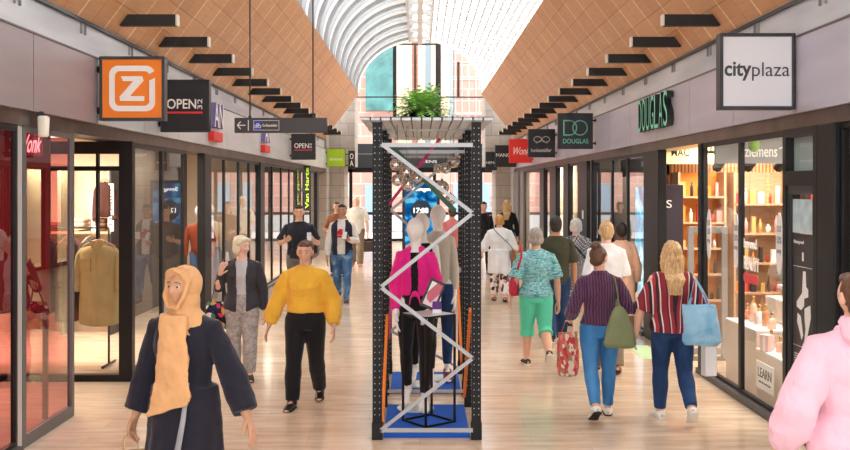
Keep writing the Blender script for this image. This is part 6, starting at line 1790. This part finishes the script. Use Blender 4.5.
h = P5['M'] @ P5['hands']['L']
o = MB().box(-0.04, 0.04, -0.006, 0.006, -0.06, 0.08).build('mobile_phone', mat('white phone case', rgb(236, 236, 232), 0.3), bevel=0.004); o.location = (h.x - 0.01, h.y - 0.035, h.z + 0.05); o.rotation_euler = (R(-30), 0, R(-15)); tag(o, 'white mobile phone in the hand of the man in the navy vest', 'phone')
P6 = person('older man in a cream short-sleeved shirt and khaki trousers near the stone pillar', 1.82, ax(356.5, 24.6), 24.6, 0, {'L': (12, 4, 0), 'R': (-10, 18, 14)},
            {'L': hang(1, 0.24, 0.0, 0.1, 70), 'R': ((-0.25, 0.05, -1), (0.3, -0.6, -0.5), (1, 0, 0), 40)}, K_fair,
            [top(C_cream, 0.47, 0.42, 0.020, 0.01, 0.014, 0.848, 0.026, name='shirt', collar=True), trousers(C_khaki, 1.0, 0.014, 0.02), shoes(S_tan, S_blacks)], short_hair(hair_mat('pale white hair', rgb(222, 218, 212), rgb(244, 242, 238)), 1.07), build=1.12, female=False, brow_col=rgb(170, 160, 150))
h = P6['M'] @ P6['hands']['L']
paper_bag('shopping_bag', 'dark brown shopping bag carried by the older man in the cream shirt', (h.x, h.y, h.z - 0.11), 0.24, 0.10, 0.26, mat('dark brown bag', rgb(74, 58, 52), 0.7), R(15))
P7 = person('person in a rust brown top half hidden behind the man in the navy vest', 1.72, ax(337, 21.5), 21.5, 5, {'L': (8, 4, 0), 'R': (-8, 14, 10)}, {'L': hang(1), 'R': ((-0.3, 0.1, -1), (0.2, -0.9, -0.1), (1, 0, 0), 40)}, K_light,
            [top(cloth('rust top', rgb(150, 96, 66)), 0.50, 0.9, 0.016, name='top'), trousers(C_jeand, 1.0, 0.01), shoes(S_dark, S_blacks)], short_hair(H_brown), female=False)

# ---- right-hand stream, walking away (heading 180: their left is the picture's left)
P8 = person('woman with short golden hair in a white tunic and floral trousers walking away', 1.54, ax(499.5, 17.0), 17.0, 178, {'L': (10, 6, 0), 'R': (-6, 12, 10)},
            {'L': ((0.40, 0.05, -1), (0.10, -0.8, -0.5), (-1, 0, 0), 40), 'R': ((-0.32, 0.06, -1), (-0.1, -0.25, -1), (1, 0, 0), 30)}, K_fair,
            [dress(C_white, 0.33, 0.205, 0.62, 0.030, 0.016, 0.035, 0.16, name='tunic'), trousers(C_floral, 0.92, 0.014, 0.012), shoes(S_tan, S_blacks)], bob_hair(H_ginger, 1.0, -0.006, False), build=1.15, eyes=False)
sack('crossbody_bag', 'small brown crossbody bag on the woman in the white tunic', 'bag', P8['M'], [((-0.235, 0.03, 0.74), 0.045, 0.10), ((-0.245, 0.03, 0.80), 0.05, 0.11), ((-0.24, 0.03, 0.92), 0.04, 0.10), ((-0.235, 0.03, 0.94), 0.02, 0.09)], S_tan,
     [([(-0.235, 0.07, 0.93), (-0.18, 0.135, 1.02), (-0.02, 0.155, 1.17), (0.09, 0.115, 1.28), (0.115, 0.02, 1.325), (0.08, -0.10, 1.24), (-0.1, -0.15, 1.05), (-0.22, -0.05, 0.94)], 0.009, 0.006)], S_dark)
P9 = person('woman with long blonde hair in a black top and jeans near the grey columns', 1.72, ax(507, 23.7), 23.7, 172, {'L': (8, 5, 0), 'R': (-8, 14, 10)},
            {'L': ((0.28, 0, -1), (-0.2, -0.8, 0.6), (0, 0, 1), 40), 'R': hang(-1, 0.24, 0, 0.1, 70)}, K_fair, [top(C_black, 0.53, 1.0, 0.014, name='black_top'), trousers(C_jeanb, 1.0, 0.01), shoes(S_black, S_sole)], long_hair(H_blond, 0.15), eyes=False)
h = P9['M'] @ P9['hands']['R']
paper_bag('shopping_bag', 'orange paper shopping bag carried by the blonde woman in black', (h.x + 0.02, h.y, h.z - 0.11), 0.20, 0.10, 0.42, B_orange, R(10))
P10 = person('grey-haired woman in a teal brush-print shirt and mint cropped trousers', 1.58, 1.33, 10.9, 182, {'L': (8, 4, 0), 'R': (-10, 42, 46)},
             {'L': ((0.26, 0.1, -1), (0.16, -0.45, -0.9), (-1, 0, 0), 40), 'R': hang(-1, 0.26, -0.02, 0.06)}, K_light,
             [top(C_teal, 0.505, 0.46, 0.018, 0.012, 0.014, 0.85, 0.024, name='print_shirt'), trousers(C_mint, 0.62, 0.014, 0.008, 0.58, hemw=0.004), shoes(S_dark, S_sole)], bob_hair(H_dgrey, 0.98, -0.006, False), build=1.10, hips=1.04, eyes=False)
sack('handbag', 'raspberry red handbag under the arm of the woman in teal', 'bag', P10['M'], [((0.235, -0.04, 0.80), 0.09, 0.045, 70), ((0.245, -0.04, 0.86), 0.12, 0.055), ((0.245, -0.04, 0.97), 0.115, 0.05), ((0.24, -0.04, 1.03), 0.10, 0.02)], B_red,
     [([(0.235, -0.13, 1.02), (0.215, -0.11, 1.2), (0.165, -0.02, 1.365), (0.18, 0.085, 1.26), (0.22, 0.09, 1.12), (0.235, 0.04, 1.02)], 0.016, 0.006)], B_red)
P11 = person('dark-haired man in an olive green T-shirt and jeans walking away', 1.68, 1.77, 12.4, 178, {'L': (-12, 20, 16), 'R': (12, 4, 0)}, {'L': hang(1), 'R': hang(-1, 0.2, 0.05, 0.15)}, K_olive,
             [top(C_green, 0.49, 0.44, 0.016, 0.008, 0.012, 0.85, 0.022, name='shirt'), trousers(C_jeand, 1.0, 0.012, 0.014), shoes(S_black, S_sole, 'sneaker')], short_hair(H_dark, 1.02), build=1.08, female=False, eyes=False)
P12 = person('grey-haired woman in a black and white checked dress with a dark strap', 1.58, 2.30, 14.0, 183, {'L': (8, 4, 0), 'R': (-8, 14, 10)}, {'L': hang(1), 'R': hang(-1)}, K_fair,
             [dress(C_check, 0.25, 0.22, 0.5, 0.022, 0.012, 0.026, 0.18), shoes(S_black, S_blacks)], bob_hair(H_grey, 1.04, 0.0, False), build=1.1, eyes=False)
mb = MB(); T = P12['T']; mb.tube([(0.12, 0.02, 1.325), (0.10, 0.105, 1.26), (0.0, 0.148, 1.14), (-0.12, 0.140, 1.0), (-0.19, 0.10, 0.90)], [(0.014, 0.005)] * 5, 8, True, True, ref=(1, 0, 0)); mb.build('shoulder_strap', S_black, P12['root'])
P13 = person('man with thinning fair hair in a white T-shirt behind the purple sweater', 1.67, 2.08, 10.6, 176, {'L': (10, 4, 0), 'R': (-8, 14, 10)}, {'L': hang(1, 0.10), 'R': hang(-1, 0.12, 0.1, 0.5)}, K_fair,
             [top(C_white, 0.48, 0.46, 0.02, 0.01, 0.014, 0.85, 0.022, name='white_shirt'), trousers(C_khaki, 1.0, 0.012, 0.02), shoes(S_tan, S_blacks)], short_hair(H_blond, 1.0, 0, True), build=1.0, female=False, eyes=False)
P14 = person('dark-haired woman in a peach long-sleeved dress walking by the blue window', 1.58, ax(621, 12.7), 12.7, 185, {'L': (8, 4, 0), 'R': (-8, 14, 10)}, {'L': hang(1), 'R': hang(-1, 0.25, 0, 0.4)}, K_brown,
             [dress(C_peach, 0.22, 0.20, 0.95, 0.022, 0.014, 0.02, 0.17), shoes(S_tan, S_blacks)], short_hair(H_dark, 1.03), eyes=False)
P15 = person('woman with a brown bun in a purple cable sweater and blue jeans', 1.53, 1.60, 8.47, 180, {'L': (-14, 26, 34), 'R': (8, 3, 0)},
             {'L': ((0.34, 0.22, -1), (0.02, -0.95, -0.40), (-1, 0, 0), 70), 'R': ((-0.40, 0.10, -0.9), (-0.95, -0.40, 0.06), (0.0, 0.1, 1), 35)}, K_light,
             [top(C_purple, 0.545, 0.98, 0.016, 0.002, 0.014, 0.855, 0.02, name='cable_sweater', collar=True), trousers(C_jeanb, 0.95, 0.006), shoes(S_white, S_blacks, 'sneaker')], bun_hair(H_brown), build=1.03, hips=1.06, head=(-38, 0), brow_col=rgb(70, 44, 32))
sack('tote_bag', 'olive green tote bag over the shoulder of the woman in the purple sweater', 'bag', P15['M'], [((-0.155, 0.125, 0.64), 0.12, 0.05), ((-0.155, 0.13, 0.67), 0.145, 0.065), ((-0.155, 0.13, 0.80), 0.12, 0.06), ((-0.15, 0.13, 0.94), 0.075, 0.04), ((-0.145, 0.125, 1.0), 0.035, 0.018)], B_olive,
     [([(-0.145, 0.125, 0.99), (-0.14, 0.130, 1.08), (-0.13, 0.115, 1.17), (-0.125, 0.06, 1.235), (-0.12, 0.0, 1.25), (-0.125, -0.075, 1.18), (-0.15, -0.10, 1.08), (-0.16, 0.02, 1.0), (-0.145, 0.115, 0.99)], 0.014, 0.006)], B_olive)
h = P15['M'] @ P15['hands']['L']
sack('shopping_bag', 'coral leaf-patterned cloth bag in the hand of the woman in purple', 'bag', Matrix.Translation((h.x + 0.0, h.y, 0)), [((0, 0, h.z - 0.52), 0.08, 0.04), ((0, 0, h.z - 0.47), 0.10, 0.06), ((0, 0, h.z - 0.25), 0.095, 0.05), ((0, 0, h.z - 0.12), 0.09, 0.02)], B_coral,
     [([(-0.06, 0, h.z - 0.13), (-0.02, 0, h.z - 0.02), (0.03, 0, h.z + 0.0), (0.06, 0, h.z - 0.13)], 0.010, 0.005)], B_coral, disp=0.02)
def poncho(P):
    H = P['H']; T = P['T']; mb = MB()
    P['torso'](mb, 0.50, 0.848, 0.022, 0.012)
    for sd in 'LR':
        a = P['A'][sd]; sx = a['sx']; s0 = a['s']; e = s0 + (a['e'] - s0) * 1.02
        t = (e - s0).normalized()
        mb.loft([(T(0.80), V(0, 0, 0.05 * H), V(0, 0.05 * H, 0)), (s0 + V(0, 0, -0.012 * H), V(0, 0.0, 0.052 * H), V(0, 0.046 * H, 0)), (s0 + (e - s0) * 0.55 + V(-sx * 0.02 * H, 0, -0.012 * H), V(sx * 0.058 * H, 0, 0.030 * H), V(0, 0.042 * H, 0)), (e + V(-sx * 0.02 * H, 0, -0.02 * H), V(sx * 0.058 * H, 0, 0.024 * H), V(0, 0.038 * H, 0))], 18)
    o = mb.build('striped_top', C_stripe, P['root']); remesh(o, 0.009, 3, 0.014); BAKE.append((o, None, None))
P16 = person('woman with long blonde hair in a red striped top and dark jeans', 1.57, 2.22, 8.36, 178, {'L': (8, 4, 0), 'R': (-10, 34, 40)},
             {'L': ((0.46, 0.05, -1), (0.16, -0.15, -1), (-1, 0, 0), 25), 'R': ((-0.42, 0.02, -1), (-0.12, -0.6, -0.85), (1, 0, 0), 70)}, K_light,
             [poncho, trousers(C_jeand, 0.96, 0.008, 0.004), shoes(S_white, S_sole, 'sneaker')], long_hair(H_blond, 0.155, 1.0, 0.052), build=1.05, hips=1.04, eyes=False)
sack('tote_bag', 'large sky blue tote bag on the arm of the woman in the striped top', 'bag', P16['M'], [((-0.22, 0.12, 0.68), 0.14, 0.06, -8), ((-0.225, 0.12, 0.72), 0.165, 0.085), ((-0.215, 0.12, 0.87), 0.155, 0.08), ((-0.20, 0.12, 1.03), 0.14, 0.03)], B_blue,
     [([(-0.30, 0.14, 1.01), (-0.25, 0.135, 1.12), (-0.20, 0.105, 1.22), (-0.17, 0.03, 1.265), (-0.18, -0.05, 1.2), (-0.15, 0.06, 1.08), (-0.11, 0.12, 1.01)], 0.012, 0.006), ([(-0.28, 0.105, 1.01), (-0.23, 0.11, 1.14), (-0.18, 0.06, 1.25), (-0.12, 0.10, 1.02)], 0.010, 0.006)], B_blue)
h = P16['M'] @ P16['hands']['R']
paper_bag('paper_bag', 'plain white paper bag hanging beside the sky blue tote', (2.56, 8.42, 0.76), 0.11, 0.08, 0.38, B_wpaper, R(12))
def hood(P):
    H = P['H']; T = P['T']; mb = MB()
    mb.loft([(T(0.80) + V(0, 0.062 * H, 0), V(0.055 * H, 0, 0), V(0, 0.028 * H, 0)), (T(0.83) + V(0, 0.058 * H, 0), V(0.078 * H, 0, 0), V(0, 0.050 * H, 0)), (T(0.865) + V(0, 0.030 * H, 0), V(0.070 * H, 0, 0), V(0, 0.060 * H, 0)), (T(0.880) + V(0, 0.02 * H, 0), V(0.055 * H, 0, 0), V(0, 0.052 * H, 0))], 24)
    o = mb.build('hood', C_pinkh, P['root']); remesh(o, 0.008, 2, 0.014); BAKE.append((o, None, None))
P17 = person('person in a pale pink hooded sweatshirt seen from behind at the near right edge', 1.66, 2.04, 4.42, 186, {'L': (12, 5, 0), 'R': (-10, 18, 14)}, {'L': ((0.42, 0.05, -1), (0.10, -0.5, -0.9), (-1, 0, 0), 30), 'R': hang(-1, 0.25)}, K_light,
             [top(C_pinkh, 0.46, 0.98, 0.034, 0.012, 0.024, 0.85, 0.040, name='hooded_sweatshirt'), hood, trousers(C_jeand, 1.0, 0.012), shoes(S_white, S_sole, 'sneaker')], short_hair(H_brown, 1.02, 0.01), build=1.16, eyes=False)
P18 = person('distant person in a coral pink top beyond the rear rack', 1.64, ax(452, 19.5), 19.5, 200, {'L': (8, 4, 0), 'R': (-8, 14, 10)}, {'L': hang(1), 'R': hang(-1)}, K_light,
             [top(cloth('coral pink top', rgb(226, 130, 132)), 0.50, 0.9, 0.018, name='top'), trousers(C_jeand, 1.0, 0.01), shoes(S_dark, S_blacks)], short_hair(H_brown, 1.03), eyes=False)
P19 = person('person in black half hidden by the right rack post near the exit', 1.70, ax(483.5, 22.5), 22.5, 10, {'L': (8, 4, 0), 'R': (-8, 14, 10)}, {'L': hang(1), 'R': hang(-1)}, K_light,
             [top(C_black, 0.50, 1.0, 0.016, name='black_jumper'), trousers(C_black, 1.0, 0.01), shoes(S_black, S_blacks)], short_hair(H_dark, 1.04))

# ---- mannequins in the racks
M_man = mat('white mannequin gloss', rgb(240, 238, 236), 0.28)
def base_disc(P):
    H = P['H']; mb = MB(); mb.tube([(0, 0, -0.012), (0, 0, -0.002)], 0.17, 32, False); mb.build('glass_base', mat('frosted base', rgb(196, 212, 220), 0.15), P['root'])
    j = P['J']['R']; mb = MB(); mb.tube([j['ank'] + V(0, 0.02, 0.10), V(j['ank'].x, j['ank'].y + 0.03, 0.0)], 0.006, 8); mb.build('support_rod', M_alu, P['root'])
C_magenta = cloth('magenta silk', rgb(232, 28, 140), 0.06, 0.15, 30, 0.45); C_stone = cloth('stone linen', rgb(196, 190, 178))
def knot(P):
    H = P['H']; T = P['T']; mb = MB(); c = T(0.60) + V(0.01, -0.085 * H, 0)
    mb.ball(c, (0.030, 0.022, 0.026), 14, 10)
    for s in (-1, 1): mb.tube([c, c + V(s * 0.035, -0.012, -0.03), c + V(s * 0.05, -0.01, -0.10)], [(0.016, 0.01), (0.024, 0.010), (0.010, 0.006)], 12, True, True)
    o = mb.build('knotted_tie', C_magenta, P['root']); remesh(o, 0.006, 2, 0.006); BAKE.append((o, None, None))
person('white mannequin in a knotted magenta blouse and black trousers inside the front rack', 1.70, -0.04, 8.66, -6, {'L': (10, 4, 12), 'R': (-8, 12, 26)},
       {'L': ((0.22, 0.15, -1), (-0.25, -0.7, -0.8), (-1, 0, 0), 20), 'R': ((-0.20, 0.12, -1), (0.10, -0.45, -1), (1, 0, 0), 20)}, M_man,
       [top(C_black, 0.58, 0, 0.006, 0, 0.004, 0.815, name='black_camisole'), open_jacket(C_magenta, 0.585, 0.020, 0.93, 0.032, 0.02, name='magenta_blouse', soff=0.018), knot, trousers(C_black, 0.93, 0.005), base_disc], None, name='mannequin', cat='mannequin', eyes=False, faceless=True, base_z=0.044, head=(-14, 4), build=0.80)
person('white bald mannequin close behind the magenta one, black trousers, heel lifted', 1.70, 0.02, 9.70, -8, {'L': (6, 4, 20), 'R': (-4, 14, 30)}, {'L': hang(1), 'R': hang(-1)}, M_man,
       [top(C_black, 0.52, 0, 0.008, 0, 0.006, 0.82, name='black_top'), trousers(C_black, 0.93, 0.005), base_disc], None, name='mannequin', cat='mannequin', eyes=False, faceless=True, base_z=0.044, head=(30, 0), build=0.80)
person('tall white mannequin in a stone linen shirt and dark jeans in the rear rack', 1.79, 0.19, 10.02, -4, {'L': (6, 4, 10), 'R': (-4, 10, 14)}, {'L': hang(1, 0.10), 'R': hang(-1, 0.10)}, M_man,
       [top(C_stone, 0.52, 0.9, 0.012, 0.004, 0.01, 0.845, name='linen_shirt'), trousers(C_jeand, 0.93, 0.006), shoes(mat('plum shoe', rgb(110, 30, 58), 0.4), S_blacks), base_disc], None, name='mannequin', cat='mannequin', eyes=False, faceless=True, base_z=0.044, head=(10, 0), build=0.78, female=False)
# ------------------------------------------------------------------ bake the soft meshes
dg = bpy.context.evaluated_depsgraph_get()
def clean(o):
    me = bpy.data.meshes.new_from_object(o.evaluated_get(dg), preserve_all_data_layers=False, depsgraph=dg)
    old = o.data; mats = list(old.materials)
    if not me.materials:
        for m in mats: me.materials.append(m)
    return me
new = [(o, clean(o), ex, fc) for o, ex, fc in BAKE]
M_lip = mat('lip', rgb(176, 96, 90), 0.45)
for o, me, ex, fc in new:
    o.modifiers.clear()
    if ex is not None:
        m2 = ex.mesh('tmp', list(me.materials))
        bm = bmesh.new(); bm.from_mesh(me); bm.from_mesh(m2)
        bm.to_mesh(me); bm.free(); bpy.data.meshes.remove(m2)
        if fc is not None:
            hc, HR, H = fc; me.materials.append(M_lip); inv = HR.transposed(); rx, rz = 0.047 * H, 0.068 * H
            for p in me.polygons:
                q = inv @ (p.center - hc)
                if q.y < -0.048 * H and -0.70 * rz < q.z < -0.515 * rz and abs(q.x) < 0.30 * rx * (1 - ((q.z / rz + 0.605) / 0.13) ** 2) ** 0.5: p.material_index = len(me.materials) - 1
    o.data = me
    me.polygons.foreach_set('use_smooth', [True] * len(me.polygons))

# ------------------------------------------------------------------ world, daylight, camera
w = bpy.data.worlds.new('World'); SC.world = w; w.use_nodes = True
wn = w.node_tree.nodes; wl = w.node_tree.links; wn.clear()
bg = wn.new('ShaderNodeBackground'); bg.inputs['Color'].default_value = (0.95, 0.98, 1.0, 1); bg.inputs['Strength'].default_value = 1.7
wo = wn.new('ShaderNodeOutputWorld'); wl.new(bg.outputs[0], wo.inputs[0])
cam = bpy.data.cameras.new('Camera'); co = bpy.data.objects.new('Camera', cam); COL.objects.link(co); SC.camera = co
co.location = (0, 0, EYE); co.rotation_euler = (R(90), 0, 0)
cam.sensor_fit = 'HORIZONTAL'; cam.sensor_width = 36.0; cam.lens = 36.0 * FPX / 850.0
cam.shift_x = (425 - VX) / 850.0; cam.shift_y = -(225 - VY) / 850.0
cam.clip_start = 0.05; cam.clip_end = 300
SC.view_settings.view_transform = 'Standard'; SC.view_settings.look = 'None'; SC.view_settings.gamma = 1.0; SC.view_settings.exposure = 1.45
SC.view_settings.use_curve_mapping = False
SC.cycles.max_bounces = 10; SC.cycles.diffuse_bounces = 5; SC.cycles.glossy_bounces = 4; SC.cycles.transparent_max_bounces = 24; SC.cycles.use_denoising = True; SC.cycles.sample_clamp_indirect = 6.0
